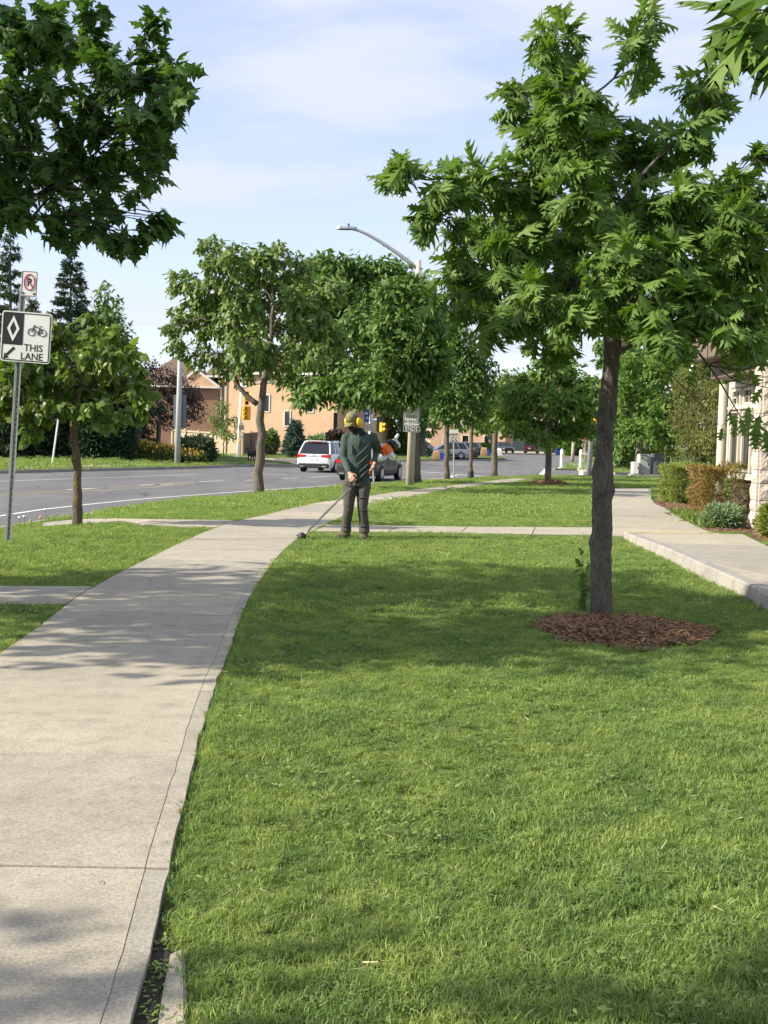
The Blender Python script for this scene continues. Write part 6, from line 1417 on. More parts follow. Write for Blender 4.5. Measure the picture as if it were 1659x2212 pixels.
p = atr(1385, 1017); car('white car half hidden behind the utility cabinets', (p[0] - .7, p[1] + 1.2, p[2]), R_(62), M['car_white'], 4.7, 1.85, 1.6, group='parked cars')
# ---- bins, bags at the kerb
def bag(label, loc, w, h, mat, name='paper_bag', cat='bag'):
    t = thing(name, label, cat, loc); m = MB(); rings = []
    for f, s in ((0, .95), (.05, 1.02), (.5, 1.06), (.85, .98), (1.0, .9)):
        rings.append([(sx * w / 2 * s * (1 + rng.normal(0, .04)), sy * w * .4 * s, h * f + rng.normal(0, .015)) for sx, sy in ((-1, -1), (0, -1.08), (1, -1), (1.06, 0), (1, 1), (0, 1.05), (-1, 1), (-1.05, 0))])
    m.loft(rings); part(t, 'sack', m, mat, 1); m = MB(); m.loft([[(p_[0] * .97, p_[1] * .97, h - .04) for p_ in rings[-1]], [(p_[0] * .75, p_[1] * .3, h + .1) for p_ in rings[-1]]]); part(t, 'folded_top', m, mat); return t
M['kraft'] = pm('kraft_paper', (.40, .24, .12), .85, .15, 6); M['bag_white'] = pm('white_plastic_bag', (.68, .70, .70), .4, .08, 8); M['bag_black'] = pm('black_plastic_bag', (.02, .02, .022), .35, .2, 8)
def bin_(label, loc, w, h, mat, lid=False):
    t = thing('recycling_bin', label, 'bin', loc); m = MB(); m.loft([[(sx * w / 2 * s, sy * w * .35 * s, h * f) for sx, sy in ((-1, -1), (1, -1), (1, 1), (-1, 1))] for f, s in ((0, .85), (1, 1))]); part(t, 'tub', m, mat, bevel=.03); m = MB(); m.box((0, 0, h), (w * 1.08, w * .78, .06)); part(t, 'rim', m, mat, bevel=.015); return t
def rz_(px, py): p = atr(px, py); return (p[0], p[1], p[2] + .05)
bag('tall brown paper yard bag at the kerb before the silver SUV', rz_(942, 995.5), .62, .78, M['kraft'])
bin_('blue recycling box beside the brown bag before the silver SUV', rz_(955, 995), .5, .6, M['blue_plastic'])
bag('small white plastic bag beside the blue box near the silver SUV', rz_(964, 995), .4, .4, M['bag_white'], 'plastic_bag')
bag('black rubbish bag right of the silver SUV', rz_(1022, 990), .9, .75, M['bag_black'], 'plastic_bag')
bag('black rubbish bag pile behind the brown bag at the drive', rz_(1035, 985.5), 1.1, .9, M['bag_black'], 'plastic_bag')
bag('brown paper yard bag at the drive left of the black sedan', rz_(1045, 986.5), .65, .9, M['kraft'])
bin_('blue recycling box behind the brown bag at the drive', rz_(1053, 985.5), .6, .75, M['blue_plastic'])
bag('white plastic bag of clippings left of the black sedan', rz_(1076, 986), .8, .8, M['bag_white'], 'plastic_bag')
bin_('blue recycling box right of the red SUV', rz_(1206, 983), .8, .8, M['blue_plastic'])
bin_('blue recycling box right of the wooden pole', rz_(1243, 984), .8, .8, M['blue_plastic'])

# ================================================================== PEOPLE AND DOG
M['skin'] = pm('skin', (.46, .24, .16), .5, .1, 20); M['shirt'] = pm('green_knit_shirt', (.040, .068, .056), .85, .12, 9, .35, 14, dist=.03)
M['trousers'] = pm('dark_work_trousers', (.068, .064, .056), .9, .18, 7, .5, 12, dist=.03); M['boot'] = pm('brown_boot', (.10, .075, .05), .85, .25, 18); M['cap'] = pm('olive_cap', (.20, .17, .075), .85, .12, 12, .2, 60)
M['muff'] = pm('yellow_plastic', (.80, .50, .01), .4, .05, 5); M['beard'] = pm('dark_hair', (.016, .013, .012), .8, .3, 30, .5, 80); M['gaiter'] = pm('black_cloth', (.016, .016, .017), .9, .2, 12)
M['orange'] = pm('orange_plastic', (.78, .16, .02), .4, .05, 5); M['shaft'] = pm('shaft_aluminium', (.34, .31, .24), .4, .15, 9, metal=.5); M['grip'] = pm('black_grip', (.018, .018, .018), .6, .2, 20)
M['tank'] = pm('pale_plastic', (.66, .66, .62), .45, .05, 6); M['blue_shirt'] = pm('blue_shirt', (.16, .34, .55), .85, .1, 8); M['fur'] = pm('black_fur', (.012, .012, .013), .75, .3, 25, .5, 60)
wk = at(768, 1163)
S = wk[1] / F_PX * .165 * 1.0        # metres per pixel of the close-up the pose was measured in
def Wp(zx, zy, y=0.0): return np.array([(zx - 850) * S, y, (2035 - zy) * S])
def limb(m, pts, n=12, flat=1.0): m.tube([p for p, r in pts], [r for p, r in pts], n, flat=flat)
def ring_e(c, rx, ry, n=18, tilt=0.0): return [(c[0] + rx * math.cos(a), c[1] + ry * math.sin(a), c[2] + tilt * math.cos(a)) for a in np.arange(n) * 2 * math.pi / n]
worker = thing('person', 'worker in dark green shirt, olive cap and yellow ear muffs trimming the lawn edge', 'person', wk)
hl, hr = Wp(778, 1215, -.26), Wp(1058, 1072, -.125)         # the two hands
shl, shr = Wp(690, 700, .0), Wp(1050, 680, .02); ell_, elr = Wp(672, 985, -.02), Wp(1118, 905, .10); wrl, wrr = Wp(752, 1165, -.2), Wp(1065, 1035, -.08)
hipl, hipr = Wp(762, 1270, .0), Wp(940, 1270, .02); knl, knr = Wp(752, 1590, -.05), Wp(932, 1580, -.03); anl, anr = Wp(722, 1930, .03), Wp(962, 1925, .0)
neck0, neck1, headc = Wp(868, 640, .03), Wp(835, 590, -.02), Wp(778, 505, -.07)
# body: one continuous surface under the clothes, with head, face, hands and fingers
m = MB(); m.loft([ring_e(Wp(855, 1280, .02), .145, .10), ring_e(Wp(855, 1100, .02), .14, .095), ring_e(Wp(862, 850, .02), .165, .105), ring_e(Wp(868, 720, .02), .17, .095), ring_e(Wp(868, 655, .02), .09, .07)])
limb(m, [(neck0 + (0, .0, -.06), .066), (neck1, .058), (headc, .06)])
tl = R_(28)        # head bowed and turned to the left
Hr = (Matrix.Rotation(R_(-38), 3, 'Z') @ Matrix.Rotation(tl, 3, 'X')); Hm = np.array(Hr)
def hp(x, y, z): return headc + Hm @ np.array([x, y, z])
m.ell(headc, (.076, .095, .112), 18, 14, Hm); m.ell(hp(0, -.03, -.055), (.055, .062, .06), 14, 10, Hm)
m.ell(hp(0, -.105, -.02), (.014, .024, .02), 8, 6, Hm); m.ell(hp(0, -.096, .005), (.009, .014, .03), 8, 6, Hm); m.ell(hp(0, -.088, -.06), (.024, .014, .008), 8, 6, Hm)
for s_ in (-1, 1): m.ell(hp(s_ * .078, .01, -.015), (.012, .022, .034), 8, 6, Hm); m.ell(hp(s_ * .03, -.087, .012), (.018, .012, .009), 8, 6, Hm)
for sh_, el_, wr_, hd in ((shl, ell_, wrl, hl), (shr, elr, wrr, hr)): limb(m, [(sh_, .056), (.5 * (sh_ + el_), .05), (el_, .042), (.5 * (el_ + wr_), .038), (wr_, .028), (wr_ + (hd - wr_) * .4, .03)])
for hi, kn, an in ((hipl, knl, anl), (hipr, knr, anr)): limb(m, [(hi + (0, 0, -.02), .075), (.5 * (hi + kn), .075), (kn, .055), (.5 * (kn + an) + (0, .02, .04), .053), (an, .036), (an + (0, 0, -.05), .035)])
# trimmer line the hands hold
tip = at(652, 1169) - wk; eng = Wp(1215, 905, .03)
sh_dir = unit(eng - (tip + np.array([.03, .02, .09])))
def fingers(m, c, palm_dir, wrap_ax, curl_dir, s=1.0, tdir=None):
    """palm at c; four unequal fingers wrapped round a bar along wrap_ax, thumb from the side of the palm"""
    a = unit(np.array(wrap_ax, float)); d = unit(np.array(palm_dir, float)); cdir = unit(np.array(curl_dir, float))
    m.ell(c, (.043 * s, .022 * s, .045 * s), 12, 8, np.stack([a, cdir, d], 1))
    for i, L in enumerate((.062, .072, .068, .052)):
        b0 = c + a * (.03 - .02 * i) * s + d * .034 * s; k1 = b0 + (d * .6 + cdir * .35) * L * .5 * s; k2 = k1 + (d * -.1 + cdir * .95) * L * .42 * s; k3 = k2 + (-d * .85 + cdir * .25) * L * .42 * s
        m.tube([b0, k1, k2, k3], np.array([.0095, .0092, .0085, .007]) * s, 7)
    b0 = c + a * .036 * s - d * .012 * s; k1 = b0 + (a * .6 + cdir * .6 + d * .3) * .03 * s; k2 = k1 + (cdir * .55 + d * .75) * .03 * s; m.tube([b0, k1, k2], np.array([.012, .011, .008]) * s, 7)
fingers(m, hl, hl - wrl + (0, 0, -.02), (.55, -.2, .5), (.5, .25, -.4), 1.15); fingers(m, hr, hr - wrr + (0, 0, -.02), sh_dir, (-.5, -.75, -.2), 1.15)
body = link('body', fused(m, 'body', .0065, 2), M['skin'], worker)
# shirt
m = MB(); m.loft([ring_e(Wp(852, 1292, .02), .180, .130, tilt=.02), ring_e(Wp(854, 1180, .02), .176, .128), ring_e(Wp(856, 1050, .015), .172, .125), ring_e(Wp(858, 900, .01), .185, .128), ring_e(Wp(862, 780, .01), .200, .128), ring_e(Wp(866, 715, .015), .190, .115), ring_e(Wp(868, 675, .02), .160, .10), ring_e(Wp(868, 648, .02), .11, .09), ring_e(Wp(866, 628, .02), .078, .075)])
for sh_, el_, wr_ in ((shl, ell_, wrl), (shr, elr, wrr)):
    limb(m, [(sh_ + (.05 if sh_ is shl else -.05, 0, .0), .058), (sh_ + (0, 0, -.015), .066), (sh_ + (0, 0, -.06), .072), (.5 * (sh_ + el_), .068), (el_, .062), (.5 * (el_ + wr_), .053), (wr_, .043)])
shirt = link('shirt', fused(m, 'shirt', .0095, 5), M['shirt'], worker)
m = MB()      # creases of the shirt: soft raised folds
for a, b_, c_ in ((Wp(1000, 780, -.115), Wp(930, 900, -.135), Wp(790, 1000, -.12)), (Wp(1010, 900, -.11), Wp(930, 1020, -.132), Wp(800, 1110, -.12)), (Wp(1020, 1010, -.10), Wp(950, 1110, -.128), Wp(850, 1190, -.12)), (Wp(880, 720, -.105), Wp(860, 800, -.13), Wp(850, 860, -.13)), (Wp(760, 800, -.11), Wp(800, 880, -.13), Wp(770, 960, -.12))): m.tube(bez(a, b_, c_, 10), np.sin(np.linspace(.15, 2.99, 10)) * .014, 8)
part(worker, 'shirt_folds', m, M['shirt'], 2)
m = MB(); m.tube([Wp(856, 660, -.098), Wp(856, 700, -.112)], .004, 6); part(worker, 'zip', m, M['chrome'])
# trousers
m = MB(); m.loft([ring_e(Wp(852, 1120, .02), .150, .108), ring_e(Wp(852, 1215, .02), .165, .118), ring_e(Wp(852, 1290, .02), .172, .125), ring_e(Wp(852, 1350, .02), .165, .12)])
for hi, kn, an, f in ((hipl, knl, anl, Wp(720, 1950, .03)), (hipr, knr, anr, Wp(962, 1955, .0))):
    limb(m, [(hi, .104), (hi + (0, 0, -.1), .104), (.5 * (hi + kn), .094), (kn, .080), (kn + (0, 0, -.07), .073), (.5 * (kn + an), .071), (an + (0, 0, .08), .069), (an + (0, 0, .02), .076), (f, .08)])
link('trousers', fused(m, 'trousers', .0095, 4), M['trousers'], worker)
m = MB()
for a, b_, c_ in ((Wp(870, 1500, -.09), Wp(930, 1480, -.125), Wp(1000, 1500, -.1)), (Wp(880, 1650, -.09), Wp(940, 1640, -.115), Wp(1000, 1680, -.09)), (Wp(690, 1650, -.09), Wp(740, 1630, -.125), Wp(800, 1660, -.09)), (Wp(900, 1880, -.06), Wp(950, 1850, -.085), Wp(1010, 1890, -.06)), (Wp(670, 1880, -.03), Wp(720, 1860, -.06), Wp(780, 1890, -.03)), (Wp(800, 1330, -.09), Wp(770, 1420, -.115), Wp(740, 1500, -.1))): m.tube(bez(a, b_, c_, 9), np.sin(np.linspace(.15, 2.99, 9)) * .013, 8)
part(worker, 'trouser_folds', m, M['trousers'], 2)
# boots
for (an, tx, ty) in ((Wp(722, 1985, .03), -.13, -.09), (Wp(962, 1990, .0), -.02, -.16)):
    m = MB(); m.tube([an + (0, 0, .03), an + (0, 0, -.03)], [.062, .06], 12); m.loft([ring_e(an + (tx * f, ty * f, -.04 - .0 * f), .05, .05, 12) for f in (0,)] + [ring_e(an + (0, 0, -.05), .055, .055, 12)])
    m.ell(an + (tx * .45, ty * .45, -.025), (.062, .062, .035), 12, 8); m.ell(an + (tx * .9, ty * .9, -.03), (.056, .056, .03), 12, 8); m.ell(an + (-tx * .15, -ty * .15, -.025), (.05, .05, .035), 12, 8)
    bt_ = link('boot', fused(m, 'boot', .008, 3), M['boot'], worker)
    mm = MB(); mm.ell(an + (tx * .4, ty * .4, -.05), (.075, .075, .014), 14, 6); mm.ell(an + (tx * .85, ty * .85, -.05), (.062, .062, .014), 12, 6); link('sole', mm.mesh('sole', smooth=2), M['grip'], bt_)
# head gear
m = MB(); cr = []
for f, s, dz in ((0, 1.0, .0), (.35, .98, .04), (.65, .88, .078), (.85, .66, .1), (1.0, .25, .116)): cr.append([hp(.09 * s * math.cos(a), .012 + .112 * s * math.sin(a), .022 + dz) for a in np.arange(20) * math.pi / 10])
m.loft(cr); cap = part(worker, 'cap', m, M['cap'], 2)
m = MB(); br = []
for f in (0, .4, .8, 1.0): br.append([hp(.088 * math.sin(a) * (1 - .12 * f), -.085 * math.cos(a) - .095 * f * max(.0, math.cos(a)) ** .6, .03 - .022 * f - .02 * abs(math.sin(a)) * f) for a in np.linspace(-1.45, 1.45, 13)])
n = 13; m.add(np.concatenate(br + [[np.array(p) + Hm @ np.array([0, 0, -.005]) for p in r_] for r_ in br]), [(i*n+j, i*n+j+1, (i+1)*n+j+1, (i+1)*n+j) for i in range(3) for j in range(n-1)] + [(4*n+(i+1)*n+j, 4*n+(i+1)*n+j+1, 4*n+i*n+j+1, 4*n+i*n+j) for i in range(3) for j in range(n-1)] + [(3*n+j, 3*n+j+1, 7*n+j+1, 7*n+j) for j in range(n-1)]); link('brim', m.mesh('brim', smooth=2), M['cap'], cap)
m = MB(); fl_ = []
for f in (0, .5, 1.0): fl_.append([hp(.094 * math.cos(a) * (1 + .12 * f), .02 + .105 * math.sin(a) * (1 + .2 * f), .03 - .10 * f) for a in np.linspace(-.25, math.pi + .25, 13)])
m.add(np.concatenate(fl_), [(i*n+j, i*n+j+1, (i+1)*n+j+1, (i+1)*n+j) for i in range(2) for j in range(n-1)]); link('neck_flap', m.mesh('neck_flap', smooth=2), M['cap'], cap)
for s_ in (-1, 1):
    m = MB(); m.ell(hp(s_ * .112, .008, -.014), (.036, .052, .068), 14, 10, Hm); mf = part(worker, 'ear_muff', m, M['muff'], 2); m = MB(); m.ell(hp(s_ * .086, .012, -.012), (.014, .046, .062), 12, 8, Hm); link('cushion', m.mesh('cushion', smooth=2), M['grip'], mf)
m = MB(); m.tube([hp(.118 * math.cos(a), .012, .0 + .148 * math.sin(a)) for a in np.linspace(.1, math.pi - .1, 15)], .006, 6); part(worker, 'headband', m, M['steel_dark'], 2)
m = MB(); m.ell(hp(0, -.045, -.085), (.062, .06, .05), 14, 10, Hm); m.ell(hp(0, -.075, -.06), (.05, .035, .035), 12, 8, Hm); part(worker, 'beard', m, M['beard'], 2)
m = MB(); m.loft([ring_e(Wp(866, 668, .0), .125, .105), ring_e(Wp(862, 640, .0), .095, .09), ring_e(Wp(850, 605, -.01), .08, .08), ring_e(Wp(840, 585, -.015), .07, .075)]); part(worker, 'neck_gaiter', m, M['gaiter'], 2)
# ---- string trimmer, held in both hands
tr_ = thing('string_trimmer', 'long string trimmer with orange and white engine held by the worker', 'trimmer', wk)
a0 = tip + np.array([.03, .02, .09]); a1 = eng
shaft_v = a1 - a0; Ls = np.linalg.norm(shaft_v); ud = shaft_v / Ls
bend = a0 + ud * .18
m = MB(); m.tube([a0 + (0, 0, -.035), a0 + (.01, .0, .0), bend, a0 + ud * (Ls - .12)], [.0135] * 4, 10); part(tr_, 'shaft', m, M['shaft'], 2)
m = MB(); m.tube([a0 + ud * (Ls * .62), a0 + ud * (Ls * .86)], [.022, .024], 10); part(tr_, 'grip', m, M['grip'], 2)
m = MB(); m.box(a0 + ud * (Ls * .80) + (0, -.01, -.04), (.05, .035, .07)); part(tr_, 'trigger', m, M['orange'], bevel=.012)
e1 = np.cross(ud, (0, 1, 0)); e1 = unit(e1); e2 = np.cross(ud, e1)
lc = a0 + ud * (Ls * .56)
m = MB(); m.tube([lc + (e1 * math.cos(q) * .07 + (0, -1, 0) * np.array(math.sin(q) * .13) * np.array([0, 1, 0])) + ud * .05 * math.sin(q) for q in np.linspace(-.2, math.pi + .2, 14)], .013, 8); part(tr_, 'loop_handle', m, M['grip'], 2)
m = MB(); m.tube([lc, lc + (hl - lc) * .9], .012, 8); part(tr_, 'handle_bar', m, M['grip'], 2)
def orient(u): x = unit(np.cross(u, (0, 0, 1))); return np.stack([x, np.cross(u, x), u], 1)
Eo = orient(ud)
def ebox(c, d, nm, mat, bev=.02): mm = MB(); mm.box((0, 0, 0), d); v = mm.v[0] @ Eo.T + np.asarray(c); k = MB(); k.add(v, mm.f); return part(tr_, nm, k, mat, 1, bev)
ec = a0 + ud * (Ls - .02)
m = MB(); m.tube([ec - ud * .16, ec - ud * .06], [.03, .065], 12); part(tr_, 'clutch_housing', m, M['tank'], 2)
ebox(ec + ud * .05 + (0, 0, .03), (.15, .16, .16), 'engine_cover', M['orange'], .035); ebox(ec + ud * .14 + (.01, 0, .03), (.16, .18, .1), 'starter_housing', M['grip'], .03); ebox(ec + ud * .08 + (.04, -.01, -.075), (.13, .15, .09), 'fuel_tank', M['tank'], .025); ebox(ec + ud * .23 + (.01, 0, .0), (.12, .15, .07), 'muffler_guard', M['tank'], .025)
m = MB(); m.tube([ec + ud * .2 + (.02, 0, .08), ec + ud * .26 + (.02, 0, .11)], [.03, .02], 8); part(tr_, 'spark_cap', m, M['tank'], 2)
hd = tip + np.array([0, 0, .05])
m = MB(); m.lathe([(.02, .07), (.045, .05), (.06, .02), (.06, -.015), (.03, -.035)], 16, hd); part(tr_, 'line_head', m, M['grip'], 2)
m = MB(); a = np.linspace(-.6, 2.6, 12); m.loft([[tuple(hd + (math.cos(q) * r_, math.sin(q) * r_, z)) for r_, z in ((.03, .045), (.11, .02), (.11, .012), (.03, .036))] for q in a]); part(tr_, 'guard', m, M['grip'], 1)
M['clip'] = pm('grass_stain', (.10, .13, .04), .9, .3, 20)
m = MB(); m.tube([ec - ud * .1 + (0, -.02, -.03), a0 + ud * (Ls * .72) + (.02, -.03, -.1), a0 + ud * (Ls * .6) + (0, -.02, -.16), a0 + ud * (Ls * .55)], .004, 6); part(tr_, 'cable', m, M['grip'], 2)
# ---- dog and walker across the road
q = atr(545, 999.5, .172)
dg_ = thing('dog', 'black dog standing on the far sidewalk left of the tree trunk', 'dog', q, R_(35)); m = MB()
limb(m, [(np.array([0, -.42, .66]), .13), (np.array([0, -.2, .66]), .155), (np.array([0, .1, .64]), .17), (np.array([0, .34, .64]), .18), (np.array([0, .48, .68]), .13)], 12, 1.15)
limb(m, [(np.array([0, .42, .7]), .12), (np.array([0, .62, .86]), .09), (np.array([0, .7, .92]), .09)]); m.ell((0, .76, .92), (.085, .11, .085)); m.ell((0, .90, .885), (.045, .09, .045)); 
for s_ in (-1, 1):
    m.ell((s_ * .075, .70, .93), (.02, .045, .075))
    limb(m, [(np.array([s_ * .1, .38, .62]), .085), (np.array([s_ * .105, .36, .4]), .055), (np.array([s_ * .1, .37, .2]), .04), (np.array([s_ * .1, .37, .04]), .036)], 8); m.ell((s_ * .1, .40, .03), (.04, .06, .03), 8, 6)
    limb(m, [(np.array([s_ * .1, -.36, .62]), .115), (np.array([s_ * .105, -.28, .42]), .075), (np.array([s_ * .1, -.45, .24]), .045), (np.array([s_ * .1, -.43, .04]), .036)], 8); m.ell((s_ * .1, -.40, .03), (.04, .06, .03), 8, 6)
limb(m, [(np.array([0, -.52, .7]), .05), (np.array([0, -.66, .56]), .045), (np.array([0, -.72, .36]), .025)], 8); link('body', fused(m, 'body', .022, 2), M['fur'], dg_)
q = atr(559, 999, .172); pw_ = thing('person', 'dog walker in light blue shirt mostly hidden behind the tree trunk', 'person', q, R_(-20)); m = MB()
for s_ in (-1, 1):
    limb(m, [(np.array([s_ * .1, 0, .95]), .095), (np.array([s_ * .11, s_ * .06, .5]), .065), (np.array([s_ * .11, s_ * .12, .08]), .04)]); m.ell((s_ * .11, s_ * .12 - .07, .04), (.045, .12, .04))
    limb(m, [(np.array([s_ * .19, 0, 1.42]), .055), (np.array([s_ * .25, .03, 1.15]), .045), (np.array([s_ * .26, -.08, .92]), .035)]); m.ell((s_ * .26, -.1, .86), (.03, .04, .05), 8, 6)
m.loft([ring_e((0, 0, .9), .16, .11), ring_e((0, 0, 1.1), .15, .1), ring_e((0, 0, 1.35), .19, .11), ring_e((0, 0, 1.48), .12, .08)]); limb(m, [(np.array([0, 0, 1.45]), .06), (np.array([0, -.01, 1.6]), .055)]); m.ell((0, -.01, 1.66), (.075, .095, .115)); m.ell((0, -.105, 1.65), (.014, .02, .02), 6, 5)
link('body', fused(m, 'body', .015, 2), M['skin'], pw_)
m = MB(); m.loft([ring_e((0, 0, .9), .18, .13), ring_e((0, 0, 1.1), .17, .12), ring_e((0, 0, 1.35), .21, .13), ring_e((0, 0, 1.5), .1, .085)])
for s_ in (-1, 1): limb(m, [(np.array([s_ * .19, 0, 1.42]), .075), (np.array([s_ * .25, .03, 1.15]), .065)])
link('shirt', fused(m, 'shirt', .018, 2), M['blue_shirt'], pw_)
m = MB(); m.loft([ring_e((0, 0, .98), .175, .125), ring_e((0, 0, .85), .18, .13)])
for s_ in (-1, 1): limb(m, [(np.array([s_ * .1, 0, .92]), .105), (np.array([s_ * .11, s_ * .06, .5]), .08), (np.array([s_ * .11, s_ * .12, .1]), .065)])
link('trousers', fused(m, 'trousers', .018, 2), M['gaiter'], pw_); m = MB(); m.ell((0, .015, 1.7), (.083, .098, .095)); part(pw_, 'hair', m, M['beard'], 2)

# ================================================================== GRASS
def tuft(name, nb, rad, h, w, lean=.5, clover=0):
    a = rng.random(nb) * 6.283; r = np.sqrt(rng.random(nb)) * rad; P = np.column_stack([r * np.cos(a), r * np.sin(a), np.full(nb, -.006)])
    hh = h * (.55 + .6 * rng.random(nb)); az = rng.random(nb) * 6.283; ln = lean * rng.random(nb) ** 1.2 * hh
    d = np.column_stack([np.cos(az), np.sin(az), np.zeros(nb)]); s = np.column_stack([-np.sin(az), np.cos(az), np.zeros(nb)]) * (w * (.7 + .6 * rng.random(nb)))[:, None] / 2
    up = np.array([0, 0, 1.0]); b0 = P - s; b1 = P + s; mid = P + d * (ln * .3)[:, None] + up * (hh * .6)[:, None]; m0 = mid - s * .85; m1 = mid + s * .85
    tp_ = P + d * ln[:, None] + up * (hh * (1 - .25 * (ln / hh)))[:, None]; t0 = tp_ - s * .25; t1 = tp_ + s * .25
    V = np.stack([b0, b1, m1, m0, t1, t0], 1).reshape(-1, 3); k = np.arange(nb)[:, None, None] * 6
    T = (np.array([[0, 1, 2, 3], [3, 2, 4, 5]])[None] + k).reshape(-1, 4); v = np.repeat(np.clip(rng.beta(2, 2.2, nb) * .9 + (rng.random(nb) < .03) * .5, 0, 1), 6)
    return tri_mesh(name, V, T, v, M['grass'])
def gn_scatter(name, label, P, idx, scl, meshes, cat='grass'):
    src = bpy.data.collections.new(name + '_source')
    for i, me in enumerate(meshes):
        o = bpy.data.objects.new('%s_%02d' % (name, i), me); src.objects.link(o)
    n = len(P); me = bpy.data.meshes.new(name); me.vertices.add(n); me.vertices.foreach_set('co', np.ascontiguousarray(P, np.float32).ravel())
    a = me.attributes.new('rot', 'FLOAT_VECTOR', 'POINT'); a.data.foreach_set('vector', np.ascontiguousarray(np.column_stack([rng.normal(0, .08, n) + (.3 * np.sign(np.sin(P[:, 1] * 5.2 + P[:, 0] * .5)) if cat == 'grass' else 0), rng.normal(0, .08, n), rng.random(n) * 6.283]), np.float32).ravel())
    a = me.attributes.new('scl', 'FLOAT', 'POINT'); a.data.foreach_set('value', np.ascontiguousarray(scl, np.float32))
    a = me.attributes.new('idx', 'INT', 'POINT'); a.data.foreach_set('value', np.ascontiguousarray(idx, np.int32))
    ob = tag(link(name, me), label, cat, kind='stuff')
    ng = bpy.data.node_groups.new(name, 'GeometryNodeTree'); ng.interface.new_socket('Geometry', in_out='INPUT', socket_type='NodeSocketGeometry'); ng.interface.new_socket('Geometry', in_out='OUTPUT', socket_type='NodeSocketGeometry')
    N, Lk = ng.nodes, ng.links; gi = N.new('NodeGroupInput'); go = N.new('NodeGroupOutput'); ci = N.new('GeometryNodeCollectionInfo'); ci.inputs['Collection'].default_value = src; ci.inputs['Separate Children'].default_value = True; ci.inputs['Reset Children'].default_value = True
    ip = N.new('GeometryNodeInstanceOnPoints'); ip.inputs['Pick Instance'].default_value = True
    def na(nm, ty): q = N.new('GeometryNodeInputNamedAttribute'); q.data_type = ty; q.inputs['Name'].default_value = nm; return q.outputs['Attribute']
    Lk.new(gi.outputs[0], ip.inputs['Points']); Lk.new(ci.outputs[0], ip.inputs['Instance']); Lk.new(na('rot', 'FLOAT_VECTOR'), ip.inputs['Rotation']); Lk.new(na('scl', 'FLOAT'), ip.inputs['Scale']); Lk.new(na('idx', 'INT'), ip.inputs['Instance Index']); Lk.new(ip.outputs[0], go.inputs[0])
    md = ob.modifiers.new('scatter', 'NODES'); md.node_group = ng
    return ob
HARD = [SW_POLY] + PATHS
def lawn_pts(n, x0, x1, y0, y1, margin):
    P = rng.uniform((x0, y0), (x1, y1), (n, 2))
    q = proj(np.column_stack([P, Gv(P)])); P = P[(q[:, 2] > .3) & (q[:, 0] > -900) & (q[:, 0] < 2700) & (q[:, 1] < 3600)]
    bad = np.zeros(len(P), bool)
    for h in HARD: bad |= inside(P, h)
    for c_, r_ in RINGS: bad |= ((P - c_) / np.array(r_) ** 1 * (1, 1)).__pow__(2).sum(1) < .96
    P = P[~bad]; P = P[inside(P, near_poly)]
    P = P[pl_dist(P, KERB) > margin]
    if margin:
        ok = np.ones(len(P), bool)
        for h in HARD:
            h2_ = np.vstack([h, h[:1]]); near = (P[:, 0] > h[:, 0].min() - .5) & (P[:, 0] < h[:, 0].max() + .5) & (P[:, 1] > h[:, 1].min() - .5) & (P[:, 1] < h[:, 1].max() + .5)
            if near.any(): dd = np.full(len(P), 9.0); dd[near] = pl_dist(P[near], h2_); ok &= dd > margin
        P = P[ok]
    return P
def lawn(name, label, n, ext, margin, meshes, smin=.75, smax=1.25):
    P = lawn_pts(n, *ext, margin); k = len(P); patch = .5 + .5 * np.sin(P[:, 0] * 2.3 + 1.3 * np.sin(P[:, 1] * 1.7)) * np.sin(P[:, 1] * 1.9 + .8)
    scl = rng.uniform(smin, smax, k) * (.75 + .5 * patch)
    return gn_scatter(name, label, np.column_stack([P, Gv(P)]), rng.integers(0, len(meshes), k), scl, meshes)
tn = [tuft('grass_tuft', 64, .05, .022, .0027, 1.9) for _i in range(8)]
lawn('near_grass', 'mown lawn grass in the foreground', 64000, (-5.5, 6.0, 1.3, 9.0), .02, tn)
tm_ = [tuft('grass_tuft', 105, .10, .024, .0044, 1.9) for _i in range(6)]
lawn('middle_grass', 'mown lawn grass around the oak and the worker', 44000, (-9.3, 10.5, 8.6, 22.0), .04, tm_)
tf = [tuft('grass_tuft', 110, .22, .030, .011, 1.6) for _i in range(5)]
lawn('distant_grass', 'mown lawn grass beyond the worker up to the road corner', 64000, (-9, 27, 21.5, 63), .08, tf)
# clover and plantain leaves among the grass
def weed(nl, s, tm_w, w):
    a = rng.random(nl) * 6.283; ax = unit(np.column_stack([np.cos(a), np.sin(a), np.full(nl, .45)])); pos = np.column_stack([rng.normal(0, .02, (nl, 2)), rng.uniform(.01, .028, nl)])
    return leaves_mesh('weed', tm_w, pos, ax, unit(rng.normal(0, .35, (nl, 3)) + (0, 0, 1)), s * (.6 + .7 * rng.random(nl)), rng.random(nl), M['weed'], w)
M['weed'] = leafmat('clover_leaf', (.085, .15, .03), (.18, .27, .06), .2, .55, (.25, .33, .1))
wm = [weed(8, .012, OVAL, 1.9) for _i in range(3)] + [weed(6, .03, NARROW, 1.0), weed(5, .024, OVAL, 1.2)]
P = lawn_pts(9000, -4.5, 5, 2.0, 11.0, .03); cl_n = np.sin(P[:, 0] * 3.1 + 2 * np.sin(P[:, 1] * 1.3)) * np.sin(P[:, 1] * 2.7 + P[:, 0]); P = P[cl_n > rng.uniform(-.1, 1.0, len(P))]
gn_scatter('clover', 'clover and broad-leaved weeds scattered through the near lawn', np.column_stack([P, Gv(P) + .01]), rng.integers(0, 5, len(P)), rng.uniform(.7, 1.3, len(P)), wm, 'weeds')
